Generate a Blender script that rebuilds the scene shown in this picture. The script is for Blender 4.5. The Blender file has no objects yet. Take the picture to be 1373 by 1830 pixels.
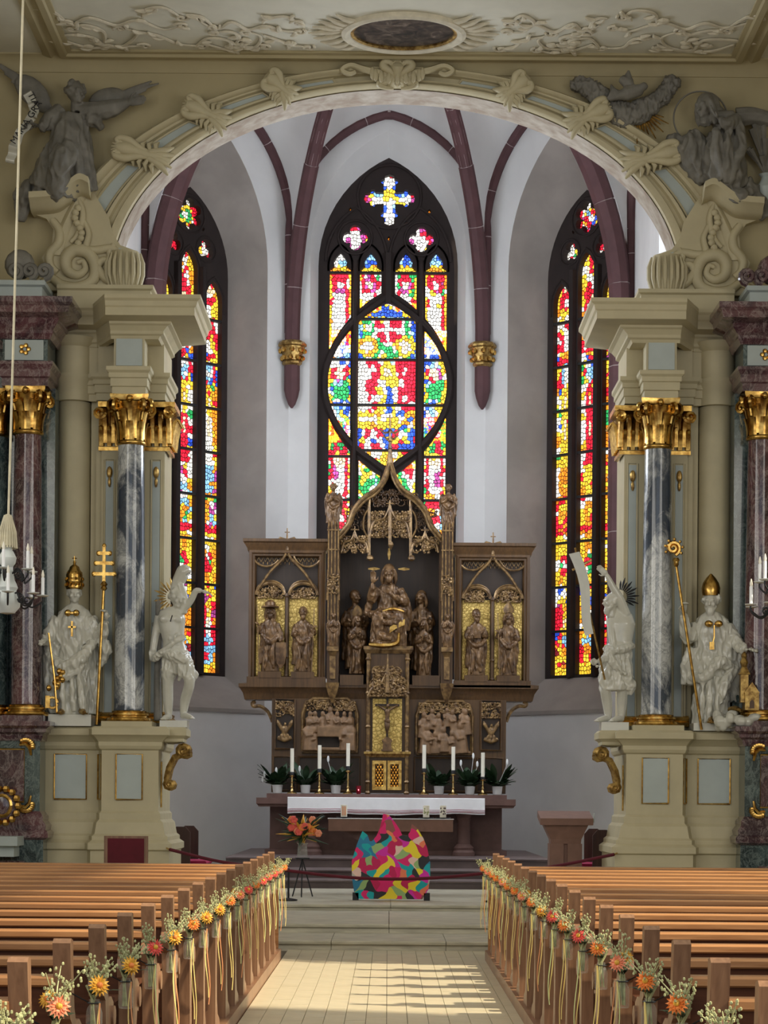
import bpy, math, random
from math import sin, cos, pi, sqrt, radians, atan2, hypot
from mathutils import Vector, Matrix
from mathutils.geometry import tessellate_polygon

# ---------------------------------------------------------------- camera, light, exposure
SC = bpy.context.scene
COL = SC.collection
F, XV, YV, HC, RHO = 3800.0, 694.0, 1435.0, 1.58, 0.0075     # focal length (px of a 1373 wide frame), vanishing point, eye height, roll
cd = bpy.data.cameras.new('camera')
cd.sensor_fit = 'HORIZONTAL'; cd.sensor_width = 36.0; cd.lens = 36.0 * F / 1373.0
cd.shift_x = (686.5 - XV) / 1373.0; cd.shift_y = (YV - 915.0) / 1373.0
cd.clip_start = 0.1; cd.clip_end = 300
cam = bpy.data.objects.new('camera', cd); COL.objects.link(cam)
cam.matrix_world = Matrix.Translation((0, 0, HC)) @ Matrix.Rotation(pi / 2, 4, 'X') @ Matrix.Rotation(RHO, 4, 'Z')
SC.camera = cam
SC.view_settings.view_transform = 'Standard'; SC.view_settings.look = 'None'
SC.view_settings.gamma = 1.0; SC.view_settings.use_curve_mapping = False
SC.view_settings.exposure = 0.55
SC.cycles.max_bounces = 7; SC.cycles.diffuse_bounces = 4; SC.cycles.glossy_bounces = 3
SC.cycles.transmission_bounces = 6; SC.cycles.transparent_max_bounces = 8
SC.cycles.sample_clamp_indirect = 4.0; SC.cycles.caustics_reflective = False; SC.cycles.caustics_refractive = False

world = bpy.data.worlds.new('sky'); SC.world = world; world.use_nodes = True
bg = world.node_tree.nodes['Background']
bg.inputs[0].default_value = (0.80, 0.88, 1.0, 1); bg.inputs[1].default_value = 0.7

def sun_lamp(d, energy, col, ang):
    l = bpy.data.lights.new('sun', 'SUN'); l.energy = energy; l.color = col; l.angle = radians(ang)
    o = bpy.data.objects.new('sun', l); COL.objects.link(o)
    o.rotation_euler = Vector(d).to_track_quat('-Z', 'Y').to_euler(); o.location = (-20, 8, 20)
def window_light(loc, d, sx, sy, energy, col):
    l = bpy.data.lights.new('daylight', 'AREA'); l.shape = 'RECTANGLE'; l.size = sx; l.size_y = sy
    l.energy = energy; l.color = col
    o = bpy.data.objects.new('daylight', l); COL.objects.link(o)
    o.location = loc; o.rotation_euler = Vector(d).to_track_quat('-Z', 'Z').to_euler()
sun_lamp((-0.74, 0.22, -0.62), 4.6, (1.0, 0.86, 0.64), 1.6)
COOL = (0.86, 0.92, 1.0)
NAVE_WIN = [2.0, 9.0, 16.0]                    # nave windows (centre along the nave), both sides
for yy in NAVE_WIN:
    for sx in (-1, 1):
        window_light((sx * 8.25, yy, 7.1), (-sx, 0, -0.25), 4.9, 6.2, 195, (1.0, 0.94, 0.82))
for sx in (-1, 1):                              # choir windows in the straight bay, out of sight beside the arch
    window_light((sx * 4.3, 33.4, 8.6), (-sx, 0.15, -0.12), 2.2, 8.0, 340, COOL)

def at(x, y, Y):
    """point of the picture at distance Y -> (X, Z)"""
    xx = x - RHO * (YV - y); yy = y - RHO * (x - XV)
    return (xx - XV) * Y / F, HC + (YV - yy) * Y / F
# ---------------------------------------------------------------- mesh helpers
class MB:
    def __init__(s): s.v = []; s.f = []
    def add(s, vs, fs):
        o = len(s.v); s.v += [tuple(p) for p in vs]; s.f += [tuple(i + o for i in f) for f in fs]; return s
    def merge(s, m, T=None):
        return s.add(m.v if T is None else [T @ Vector(p) for p in m.v], m.f)
    def box(s, x0, x1, y0, y1, z0, z1):
        return s.add([(x0,y0,z0),(x1,y0,z0),(x1,y1,z0),(x0,y1,z0),(x0,y0,z1),(x1,y0,z1),(x1,y1,z1),(x0,y1,z1)],
                     [(0,3,2,1),(4,5,6,7),(0,1,5,4),(1,2,6,5),(2,3,7,6),(3,0,4,7)])
    def loft(s, rings, capa=True, capb=True, closed=True):
        n = len(rings[0]); vs = [p for r in rings for p in r]; fs = []
        for i in range(len(rings) - 1):
            for j in range(n if closed else n - 1):
                k = (j + 1) % n
                fs.append((i*n+j, i*n+k, (i+1)*n+k, (i+1)*n+j))
        if closed and capa: fs.append(tuple(range(n))[::-1])
        if closed and capb: fs.append(tuple((len(rings)-1)*n + j for j in range(n)))
        return s.add(vs, fs)
    def tube(s, pts, r, n=6, cap=True, squash=None):
        P = [Vector(p) for p in pts]; m = len(P)
        R = [r] * m if not hasattr(r, '__len__') else list(r)
        if len(R) != m:
            q = R; R = []
            for i in range(m):
                t = i * (len(q) - 1) / max(1, m - 1); k = min(int(t), len(q) - 2); R.append(q[k] + (q[k+1] - q[k]) * (t - k))
        rings = []; up = None
        for i in range(m):
            t = (P[min(i+1, m-1)] - P[max(i-1, 0)])
            if t.length < 1e-9: t = Vector((0, 0, 1))
            t.normalize()
            if up is None:
                a = Vector((0, 0, 1)) if abs(t.z) < 0.9 else Vector((0, 1, 0)); up = (a - t * a.dot(t)).normalized()
            else:
                up = up - t * up.dot(t)
                up = up.normalized() if up.length > 1e-6 else t.orthogonal().normalized()
            b = t.cross(up)
            ring = []
            for j in range(n):
                w = (up * cos(2*pi*j/n) + b * sin(2*pi*j/n)) * R[i]
                if squash: w = Vector((w.x * squash[0], w.y * squash[1], w.z * squash[2]))
                ring.append(tuple(P[i] + w))
            rings.append(ring)
        return s.loft(rings, cap, cap)
    def lathe(s, prof, c=(0, 0, 0), n=16, a0=0.0, a1=2*pi, sy=1.0):
        full = abs(a1 - a0 - 2*pi) < 1e-6; k = n if full else n + 1
        rings = [[(c[0] + r*cos(a0 + (a1-a0)*j/n), c[1] + sy*r*sin(a0 + (a1-a0)*j/n), c[2] + z) for j in range(k)] for r, z in prof]
        return s.loft(rings, full, full, full)
    def ell(s, c, r, n=10, m=7, R=None):
        if not hasattr(r, '__len__'): r = (r, r, r)
        rings = []
        for i in range(m + 1):
            a = -pi/2 + pi * i / m; ca = max(cos(a), 0.02)
            ring = []
            for j in range(n):
                p = Vector((r[0]*ca*cos(2*pi*j/n), r[1]*ca*sin(2*pi*j/n), r[2]*sin(a)))
                if R is not None: p = R @ p
                ring.append((c[0]+p.x, c[1]+p.y, c[2]+p.z))
            rings.append(ring)
        return s.loft(rings)
    def mould(s, path, prof, closed=False, fn=None, caps=True):
        """profile (out, h) swept along a plan path; 'out' is to the right of the direction of travel"""
        fn = fn or (lambda x, y, h: (x, y, h)); n = len(path); rings = []
        for i in range(n):
            d = []
            if i > 0 or closed: d.append(Vector(path[i]) - Vector(path[i-1]))
            if i < n-1 or closed: d.append(Vector(path[(i+1) % n]) - Vector(path[i]))
            ns = [Vector((q.y, -q.x)).normalized() for q in d]
            if len(ns) == 2:
                m = ns[0] + ns[1]
                m = ns[0] if m.length < 1e-6 else m / max(0.35, m.dot(ns[0]))
            else: m = ns[0]
            rings.append([fn(path[i][0] + m.x*o, path[i][1] + m.y*o, h) for o, h in prof])
        if closed: rings.append(rings[0])
        k = len(prof); vs = [p for r in rings for p in r]; fs = []
        for i in range(len(rings) - 1):
            for j in range(k - 1): fs.append((i*k+j, i*k+j+1, (i+1)*k+j+1, (i+1)*k+j))
        if caps and not closed:
            fs.append(tuple(range(k))); fs.append(tuple((len(rings)-1)*k + j for j in range(k))[::-1])
        return s.add(vs, fs)
    def plate(s, outer, holes, fn, d0, d1, back=True, sides=True):
        """flat piece with holes; fn(u, d, z) -> xyz"""
        loops = [outer] + list(holes); pts = [p for l in loops for p in l]
        tris = tessellate_polygon([[Vector((p[0], p[1], 0)) for p in l] for l in loops])
        s.add([fn(p[0], d0, p[1]) for p in pts], [tuple(t) for t in tris])
        if back: s.add([fn(p[0], d1, p[1]) for p in pts], [tuple(t)[::-1] for t in tris])
        if sides:
            for l in loops:
                n = len(l)
                s.add([fn(p[0], d0, p[1]) for p in l] + [fn(p[0], d1, p[1]) for p in l],
                      [(i, (i+1) % n, n + (i+1) % n, n + i) for i in range(n)])
        return s
    def prism(s, poly, fn, d0, d1): return s.plate(poly, [], fn, d0, d1)
    def mirrored(s, xa=0.0):
        m = MB(); m.v = [(2*xa - p[0], p[1], p[2]) for p in s.v]; m.f = [f[::-1] for f in s.f]; return m

XZ = lambda u, d, z: (u, d, z)
def tag(o, label=None, cat=None, group=None, kind=None):
    if label: o['label'] = label
    if cat: o['category'] = cat
    if group: o['group'] = group
    if kind: o['kind'] = kind
    return o
import bmesh
def mesh_of(m, name, mat=None, smooth=35, recalc=True):
    me = bpy.data.meshes.new(name); me.from_pydata(m.v, [], m.f)
    if recalc and len(m.f) < 60000:
        b = bmesh.new(); b.from_mesh(me); bmesh.ops.recalc_face_normals(b, faces=b.faces[:]); b.to_mesh(me); b.free()
    if mat: me.materials.append(mat)
    if smooth:
        me.polygons.foreach_set('use_smooth', [True] * len(me.polygons))
        if smooth < 180: me.set_sharp_from_angle(angle=radians(smooth))
    me.update()
    return me
def link(name, me, parent=None, label=None, cat=None, group=None, kind=None):
    o = bpy.data.objects.new(name, me); COL.objects.link(o)
    if parent is not None:
        o.parent = parent
        L = parent.location if parent.parent is None else Vector((0, 0, 0))     # everything is modelled in place; only roots are moved
        if L.length > 0: o.matrix_parent_inverse = Matrix.Translation(-L)
    return tag(o, label, cat, group, kind)
def O(name, m, mat, parent=None, label=None, cat=None, group=None, kind=None, smooth=35, recalc=True):
    return link(name, mesh_of(m, name, mat, smooth, recalc), parent, label, cat, group, kind)
def T(name, loc, label, cat, group=None, kind=None):
    o = bpy.data.objects.new(name, None); COL.objects.link(o); o.location = loc; o.empty_display_size = 0.1
    return tag(o, label, cat, group, kind)
def dup(root, loc, rz=0.0, label=None, group=None, scale=None):
    r = root.copy(); COL.objects.link(r); r.location = loc; r.rotation_euler = (0, 0, rz)
    if scale: r.scale = (scale, scale, scale)
    if label: r['label'] = label
    if group: r['group'] = group
    for ch in list(root.children):
        c = ch.copy(); COL.objects.link(c); c.parent = r
        for g in ch.children:
            d = g.copy(); COL.objects.link(d); d.parent = c
    return r
def bez(p0, p1, p2, p3, n=8):
    out = []
    for i in range(n + 1):
        t = i / n; a = (1-t)**3; b = 3*t*(1-t)**2; c = 3*t*t*(1-t); d = t**3
        out.append(tuple(a*p0[k] + b*p1[k] + c*p2[k] + d*p3[k] for k in range(len(p0))))
    return out
def smoothpath(pts, n=5):
    """Catmull-Rom through the points"""
    P = [pts[0]] + list(pts) + [pts[-1]]; out = []
    for i in range(1, len(P) - 2):
        a, b, c, d = P[i-1], P[i], P[i+1], P[i+2]
        for j in range(n):
            t = j / n
            out.append(tuple(0.5*(2*b[k] + (c[k]-a[k])*t + (2*a[k]-5*b[k]+4*c[k]-d[k])*t*t + (3*b[k]-a[k]-3*c[k]+d[k])*t**3) for k in range(len(b))))
    out.append(tuple(pts[-1])); return out
def spiral(c, r0, r1, a0, turns, n=22):
    """flat spiral (u, z) around c from radius r0 to r1"""
    return [(c[0] + (r0+(r1-r0)*(i/n)**0.8)*cos(a0+turns*2*pi*i/n), c[1] + (r0+(r1-r0)*(i/n)**0.8)*sin(a0+turns*2*pi*i/n)) for i in range(n+1)]
def arch(w, z0, zs, rise, n=9):
    """pointed-arch outline (u, z): up the left side, over the apex, down the right side"""
    R = (rise*rise + w*w) / (2*w); L = []
    for i in range(n + 1):
        r = w * (1 - cos(pi/2 * i / n)); L.append((-w + r, zs + sqrt(max(0, R*R - (R-r)**2))))
    return [(-w, z0)] + L + [(-p[0], p[1]) for p in L[::-1][1:]] + [(w, z0)]
def circ(c, r, n=14, rz=None, a=0.0): return [(c[0] + r*cos(2*pi*i/n + a), c[1] + (rz or r)*sin(2*pi*i/n + a)) for i in range(n)]
def foil(c, r, k, n=10, a=0.0, q=0.62):
    """k-lobed foil outline"""
    out = []; m = k * n
    for i in range(m):
        t = 2*pi*i/m + a; lobe = abs(cos(k*(t-a)/2)); rr = r*(q + (1-q)*lobe**0.6)
        out.append((c[0] + rr*cos(t), c[1] + rr*sin(t)))
    return out

# ---------------------------------------------------------------- materials
def newmat(name):
    m = bpy.data.materials.new(name); m.use_nodes = True
    return m, m.node_tree, m.node_tree.nodes['Principled BSDF']
def mix(nt, c1, c2, fac):
    n = nt.nodes.new('ShaderNodeMix'); n.data_type = 'RGBA'
    for i, v in ((6, c1), (7, c2)):
        if hasattr(v, 'is_linked'): nt.links.new(v, n.inputs[i])
        else: n.inputs[i].default_value = (*v, 1)
    if hasattr(fac, 'is_linked'): nt.links.new(fac, n.inputs[0])
    else: n.inputs[0].default_value = fac
    return n.outputs[2]
def noise(nt, scale, detail=4, dist=0.0, sc=(1, 1, 1), rough=0.55):
    c = nt.nodes.new('ShaderNodeTexCoord'); mp = nt.nodes.new('ShaderNodeMapping'); mp.inputs['Scale'].default_value = sc
    nt.links.new(c.outputs['Object'], mp.inputs[0])
    n = nt.nodes.new('ShaderNodeTexNoise'); n.inputs['Scale'].default_value = scale; n.inputs['Detail'].default_value = detail
    n.inputs['Distortion'].default_value = dist; n.inputs['Roughness'].default_value = rough
    nt.links.new(mp.outputs[0], n.inputs['Vector']); return n.outputs[0]
def ramp(nt, src, stops):
    r = nt.nodes.new('ShaderNodeValToRGB'); nt.links.new(src, r.inputs[0]); e = r.color_ramp.elements
    while len(e) < len(stops): e.new(0.5)
    for i, (p, c) in enumerate(stops):
        e[i].position = p; e[i].color = (*c, 1) if hasattr(c, '__len__') else (c, c, c, 1)
    return r.outputs[0]
def bump(nt, bsdf, src, strength=0.2, dist=0.02):
    b = nt.nodes.new('ShaderNodeBump'); b.inputs['Strength'].default_value = strength; b.inputs['Distance'].default_value = dist
    nt.links.new(src, b.inputs['Height']); nt.links.new(b.outputs[0], bsdf.inputs['Normal'])
def pm(name, col, rough=0.6, metal=0.0, var=0.12, scale=6.0, bmp=0.0, sc=(1, 1, 1), coat=0.0, dark=None, spec=0.5):
    m, nt, b = newmat(name)
    n = noise(nt, scale, 5, 0.3, sc)
    c2 = dark or tuple(c * (1 - 2.2*var) for c in col)
    f = ramp(nt, n, [(0.35, 0.0), (0.68, 1.0)])
    nt.links.new(mix(nt, c2, col, f), b.inputs['Base Color'])
    b.inputs['Roughness'].default_value = rough; b.inputs['Metallic'].default_value = metal
    b.inputs['Coat Weight'].default_value = coat; b.inputs['Coat Roughness'].default_value = 0.08
    b.inputs['Specular IOR Level'].default_value = spec
    if bmp: bump(nt, b, n, bmp)
    return m
def marble(name, base, vein, cloud, scale=2.2, rough=0.12, sc=(1, 1, 0.7), amount=0.5):
    m, nt, b = newmat(name)
    c = ramp(nt, noise(nt, scale, 7, 0.9, sc, 0.62), [(0.5-0.07, 0.0), (0.5+0.06, 1.0)])
    v = ramp(nt, noise(nt, scale*1.9, 8, 1.6, sc, 0.66), [(0.46, 0.0), (0.497, amount), (0.503, amount), (0.54, 0.0)])
    v2 = ramp(nt, noise(nt, scale*4.6, 6, 2.2, sc, 0.6), [(0.47, 0.0), (0.5, amount*0.7), (0.53, 0.0)])
    col = mix(nt, base, cloud, c); col = mix(nt, col, vein, v); col = mix(nt, col, vein, v2)
    nt.links.new(col, b.inputs['Base Color']); b.inputs['Roughness'].default_value = rough
    b.inputs['Coat Weight'].default_value = 0.4; b.inputs['Coat Roughness'].default_value = 0.06
    return m
def wood(name, c1, c2, rough=0.4, axis=0, coat=0.0, scale=9):
    m, nt, b = newmat(name); sc = [1, 1, 1]; sc[axis] = 0.06
    g = noise(nt, scale*3, 6, 0.8, tuple(sc)); g2 = noise(nt, 1.7, 3, 0, tuple(0.35 if i == axis else 1 for i in range(3)))
    col = mix(nt, c1, c2, ramp(nt, g, [(0.32, 0.0), (0.7, 1.0)]))
    col = mix(nt, col, tuple(x*0.62 for x in c1), ramp(nt, g2, [(0.45, 0.0), (0.75, 0.6)]))
    nt.links.new(col, b.inputs['Base Color']); b.inputs['Roughness'].default_value = rough
    b.inputs['Coat Weight'].default_value = coat; b.inputs['Coat Roughness'].default_value = 0.18
    bump(nt, b, g, 0.12, 0.01); return m
def glow(name, col, strength):
    m, nt, b = newmat(name); b.inputs['Base Color'].default_value = (*col, 1)
    b.inputs['Emission Color'].default_value = (*col, 1); b.inputs['Emission Strength'].default_value = strength
    return m
M = {}
M['glowpane'] = glow('glowing_choir_pane', (0.86, 0.92, 1.0), 1.2)  # glowing panes added in the unseen choir windows, opaque to the sun
M['cream'] = pm('cream_stucco', (0.47, 0.40, 0.235), 0.75, var=0.05, scale=1.3, bmp=0.05)
M['trim'] = pm('pale_cream_trim', (0.57, 0.505, 0.33), 0.6, var=0.05, scale=3)
M['grey_panel'] = pm('grey_green_panel', (0.47, 0.53, 0.52), 0.5, var=0.04, scale=3)
M['ceiling'] = pm('ceiling_plaster', (0.76, 0.74, 0.63), 0.85, var=0.04, scale=2)
M['intrados'] = pm('stained_pale_intrados', (0.52, 0.47, 0.40), 0.8, scale=5, dark=(0.34, 0.27, 0.21))
M['stucco'] = pm('rosy_stucco_relief', (0.72, 0.66, 0.52), 0.8, var=0.08, scale=8)
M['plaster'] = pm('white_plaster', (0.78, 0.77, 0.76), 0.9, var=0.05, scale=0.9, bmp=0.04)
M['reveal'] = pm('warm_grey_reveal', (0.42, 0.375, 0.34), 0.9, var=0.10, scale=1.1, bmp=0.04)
M['rib'] = pm('purple_sandstone', (0.120, 0.052, 0.056), 0.75, var=0.12, scale=3, bmp=0.06)
M['joint'] = pm('pale_mortar', (0.6, 0.5, 0.48), 0.9)
M['tracery'] = pm('dark_tracery_stone', (0.026, 0.015, 0.013), 0.8, var=0.15, scale=4)
M['lead'] = pm('lead', (0.012, 0.011, 0.012), 0.6)
M['gold'] = pm('gilding', (0.80, 0.52, 0.15), 0.26, 1.0, scale=14, dark=(0.36, 0.19, 0.045))
M['oldgold'] = pm('dull_gilding', (0.62, 0.42, 0.14), 0.38, 0.9, var=0.18, scale=16, dark=(0.20, 0.11, 0.035))
M['porcelain'] = pm('white_glazed_stone', (0.70, 0.69, 0.61), 0.2, var=0.06, scale=4, coat=0.35)
M['greystone'] = pm('grey_relief_stone', (0.23, 0.218, 0.19), 0.65, var=0.16, scale=5)
M['purple'] = marble('purple_marble', (0.13, 0.055, 0.065), (0.55, 0.46, 0.44), (0.045, 0.022, 0.030), 1.6, amount=0.3)
M['green'] = marble('green_marble', (0.07, 0.105, 0.105), (0.38, 0.46, 0.44), (0.025, 0.042, 0.046), 2.2, amount=0.3)
M['bluegrey'] = marble('blue_grey_marble', (0.60, 0.62, 0.62), (0.04, 0.05, 0.075), (0.06, 0.078, 0.11), 1.9, amount=0.45, sc=(1, 1, 0.6))
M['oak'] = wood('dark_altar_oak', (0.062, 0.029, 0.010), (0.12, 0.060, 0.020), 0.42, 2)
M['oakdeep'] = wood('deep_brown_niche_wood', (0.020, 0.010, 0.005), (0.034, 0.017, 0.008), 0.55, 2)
M['carved'] = pm('carved_gilt_oak', (0.32, 0.195, 0.075), 0.36, 0.35, var=0.2, scale=12, dark=(0.085, 0.044, 0.018))
M['figure'] = pm('carved_limewood', (0.225, 0.125, 0.052), 0.36, 0.2, var=0.2, scale=9, dark=(0.065, 0.031, 0.012))
M['relief'] = pm('pale_brown_relief', (0.26, 0.148, 0.072), 0.5, var=0.18, scale=9)
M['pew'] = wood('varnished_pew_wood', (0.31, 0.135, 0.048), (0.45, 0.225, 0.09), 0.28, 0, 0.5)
M['pewdark'] = wood('dark_pew_wood_with_gap_shade', (0.075, 0.026, 0.012), (0.12, 0.045, 0.02), 0.4, 0)  # dark back wood; seats and fronts carry the shade between pews in its colour
M['pewend'] = wood('worn_pew_end_wood', (0.17, 0.085, 0.045), (0.30, 0.165, 0.09), 0.42, 2, 0.2)
M['tile'] = pm('beige_floor_tile', (0.66, 0.59, 0.42), 0.38, var=0.07, scale=5)
M['grout'] = pm('dark_grout', (0.16, 0.13, 0.09), 0.9)
M['travertine'] = pm('grey_travertine', (0.54, 0.50, 0.385), 0.5, var=0.14, scale=7, sc=(0.5, 1, 3))
M['darkstep'] = pm('dark_purple_step_stone', (0.17, 0.125, 0.12), 0.5, var=0.14, scale=3)
M['redstone'] = pm('red_brown_sandstone', (0.155, 0.082, 0.068), 0.65, var=0.12, scale=6)
M['lectern'] = pm('pink_brown_sandstone', (0.215, 0.112, 0.082), 0.65, var=0.08, scale=7)
M['linen'] = pm('white_linen', (0.84, 0.84, 0.86), 0.9, var=0.03)
M['redthread'] = pm('red_thread', (0.33, 0.05, 0.08), 0.9)
M['wax'] = pm('ivory_wax', (0.86, 0.82, 0.70), 0.45, var=0.03)
M['brass'] = pm('brass', (0.70, 0.50, 0.22), 0.25, 1.0, var=0.1)
M['iron'] = pm('black_iron', (0.025, 0.025, 0.028), 0.5, 0.4)
M['leaf'] = pm('dark_green_leaf', (0.022, 0.055, 0.022), 0.4, var=0.2)
M['leaf2'] = pm('pale_green_sprig', (0.50, 0.52, 0.26), 0.7, var=0.2, scale=30)
M['white'] = pm('white_ceramic', (0.82, 0.83, 0.84), 0.3, var=0.02)
M['whitewood'] = pm('white_painted_wood', (0.70, 0.75, 0.73), 0.35, var=0.05)
M['velvet'] = pm('dark_red_velvet', (0.115, 0.008, 0.018), 0.9, var=0.1)
M['crimson'] = pm('crimson_cushion', (0.40, 0.012, 0.075), 0.85, var=0.1)
M['darkwood'] = wood('dark_stall_wood', (0.045, 0.016, 0.012), (0.075, 0.03, 0.02), 0.45, 2)
M['orange'] = pm('orange_petal', (0.90, 0.26, 0.045), 0.6, var=0.12, scale=40)
M['coral'] = pm('coral_red_petal', (0.86, 0.12, 0.09), 0.6, var=0.12, scale=40)
M['salmon'] = pm('salmon_petal', (0.93, 0.32, 0.17), 0.6, var=0.12, scale=40)
M['amber'] = pm('amber_yellow_petal', (0.86, 0.46, 0.05), 0.6, var=0.14, scale=40)
M['ribbon'] = pm('yellow_ribbon', (0.80, 0.64, 0.22), 0.55, var=0.1)
M['ribbon2'] = pm('pale_green_ribbon', (0.62, 0.70, 0.30), 0.55, var=0.1)
M['ribbon3'] = pm('rust_ribbon', (0.66, 0.28, 0.12), 0.55, var=0.1)
M['rope'] = pm('cream_cord', (0.72, 0.66, 0.48), 0.8)
m_, nt_, b_ = newmat('jar_glass'); b_.inputs['Base Color'].default_value = (0.80, 0.88, 0.80, 1); b_.inputs['Roughness'].default_value = 0.04; b_.inputs['Specular IOR Level'].default_value = 0.8
lw_ = nt_.nodes.new('ShaderNodeLayerWeight'); lw_.inputs[0].default_value = 0.35
nt_.links.new(ramp(nt_, lw_.outputs['Facing'], [(0.0, 0.05), (0.6, 0.12), (0.9, 0.5), (1.0, 0.7)]), b_.inputs['Alpha']); M['glass'] = m_
m_, nt_, b_ = newmat('stained_glass')
a_ = nt_.nodes.new('ShaderNodeVertexColor'); a_.layer_name = 'Col'
nt_.links.new(a_.outputs[0], b_.inputs['Base Color']); nt_.links.new(a_.outputs[0], b_.inputs['Emission Color'])
b_.inputs['Emission Strength'].default_value = 0.95; b_.inputs['Roughness'].default_value = 0.3
M['stained'] = m_
m_, nt_, b_ = newmat('painted_colour')
a_ = nt_.nodes.new('ShaderNodeVertexColor'); a_.layer_name = 'Col'
nt_.links.new(a_.outputs[0], b_.inputs['Base Color']); b_.inputs['Roughness'].default_value = 0.55; M['painted'] = m_
def colour_mesh(name, polys, mat):
    """polys: list of (list of xyz, rgb); one mesh with a colour per face"""
    vs = []; fs = []; cs = []
    for p, c in polys:
        o = len(vs); vs += p; fs.append(tuple(range(o, o + len(p)))); cs += [(*c, 1.0)] * len(p)
    me = bpy.data.meshes.new(name); me.from_pydata(vs, [], fs); me.materials.append(mat)
    ca = me.color_attributes.new('Col', 'FLOAT_COLOR', 'CORNER')
    ca.data.foreach_set('color', [x for c in cs for x in c]); me.update(); return me
def clip(poly, a, b, c):
    """keep the part of a convex polygon where a*x + b*y <= c"""
    out = []; n = len(poly)
    for i in range(n):
        p, q = poly[i], poly[(i+1) % n]; dp = a*p[0] + b*p[1] - c; dq = a*q[0] + b*q[1] - c
        if dp <= 0: out.append(p)
        if (dp < 0 < dq) or (dq < 0 < dp):
            t = dp / (dp - dq); out.append((p[0] + (q[0]-p[0])*t, p[1] + (q[1]-p[1])*t))
    return out
def mosaic(x0, x1, z0, z1, cell, rng, asp=1.25):
    """jittered Voronoi pieces of a rectangle: list of (centre, polygon)"""
    nx = max(2, round((x1-x0)/cell)); nz = max(2, round((z1-z0)/(cell*asp))); dx = (x1-x0)/nx; dz = (z1-z0)/nz; S = {}
    for i in range(nx):
        for j in range(nz): S[i, j] = (x0 + (i+0.5+rng.uniform(-.36, .36))*dx, z0 + (j+0.5+rng.uniform(-.36, .36))*dz)
    res = []
    for (i, j), s in S.items():
        poly = [(x0, z0), (x1, z0), (x1, z1), (x0, z1)]
        for a in range(-2, 3):
            for b in range(-2, 3):
                q = S.get((i+a, j+b))
                if q is None or q == s: continue
                A, B = q[0]-s[0], q[1]-s[1]
                poly = clip(poly, A, B, (q[0]**2 + q[1]**2 - s[0]**2 - s[1]**2)/2)
                if not poly: break
            if not poly: break
        if len(poly) > 2: res.append((s, poly))
    return res
# ---------------------------------------------------------------- the setting
RNG = random.Random(7)
XA, YA, YE = 0.05, 28.6, 41.0            # arch axis, nave end wall, apse end wall
XP = -0.08                               # apse axis
ZCEIL = 11.57
S = 'structure'
# floor: grout bed with long staggered tiles in the aisle
fl = O('floor', MB().box(-8.6, 8.6, -4, 22.8, -0.3, -0.014), M['grout'], kind=S, label='beige tiled church floor of the central aisle')
TW, TL = 0.152, 0.62
tile_me = mesh_of(MB().box(-TW/2+.002, TW/2-.002, 0, TL-.005, -0.02, 0.0), 'tile', M['tile'], 0)
for i in range(14):
    x = -7*TW + TW*(i+0.5); y = 14.3 + TL*((i*0.37) % 1.0) - TL
    while y < 22.79:
        if y + TL > 22.8:
            me = mesh_of(MB().box(-TW/2+.002, TW/2-.002, 0, 22.8-y-.004, -0.02, 0.0), 'tile', M['tile'], 0)
        else: me = tile_me
        o = link('tile', me, fl); o.location = (x, y, RNG.uniform(-0.0012, 0.0)); y += TL
# travertine steps, each of slabs
def step(n, y0, y1, z0, z1, xs, mat, label, nose=0.03, name='floor_step', th=0.04):
    r = T(name, (0, y0, z0), label, 'step', kind=S)
    for a, b in zip(xs[:-1], xs[1:]):
        O('riser_slab', MB().box(a+.003, b-.003, y0, y0+.05, z0, z1-th-.004), mat, r)
        m = MB(); m.mould([(a+.003, y0), (b-.003, y0)], [(-(y1-y0), z1-th), (nose-.006, z1-th), (nose, z1-th+.01), (nose, z1-.01), (nose-.01, z1), (-(y1-y0), z1)])
        O('tread_slab', m, mat, r)
step(1, 22.8, 24.2, -.02, .10, [-8.4, -3.0, -.60, .63, 3.2, 8.4], M['travertine'], 'lowest travertine step across the aisle end')
step(2, 24.2, 27.2, .09, .20, [-8.4, -2.6, 0.02, 2.7, 8.4], M['travertine'], 'middle travertine step with deep pitted tread')
step(3, 27.2, 42.2, .19, .28, [-8.4, -2.6, 0.04, 2.7, 8.4], M['travertine'], 'top travertine step carrying the flame panel')
for k, (y0, z0, z1) in enumerate(((32.2, .28, .41), (33.0, .41, .54), (34.1, .54, .70))):
    step(4+k, y0, 41.0 if k == 2 else (33.0, 34.1)[k] + .3, z0, z1, [-2.6, 0.0, 2.6], M['darkstep'],
         'dark stone altar step, %s of the flight' % ('lowest', 'middle', 'topmost')[k], name='altar_step')
O('floor_bed', MB().box(-8.5, 8.5, 22.85, 42.3, -.3, .055).box(-8.5, 8.5, 24.25, 42.3, .05, .155).box(-8.5, 8.5, 27.25, 42.3, .15, .235), M['travertine'], kind=S, label='stone bed under the chancel steps')
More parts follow.
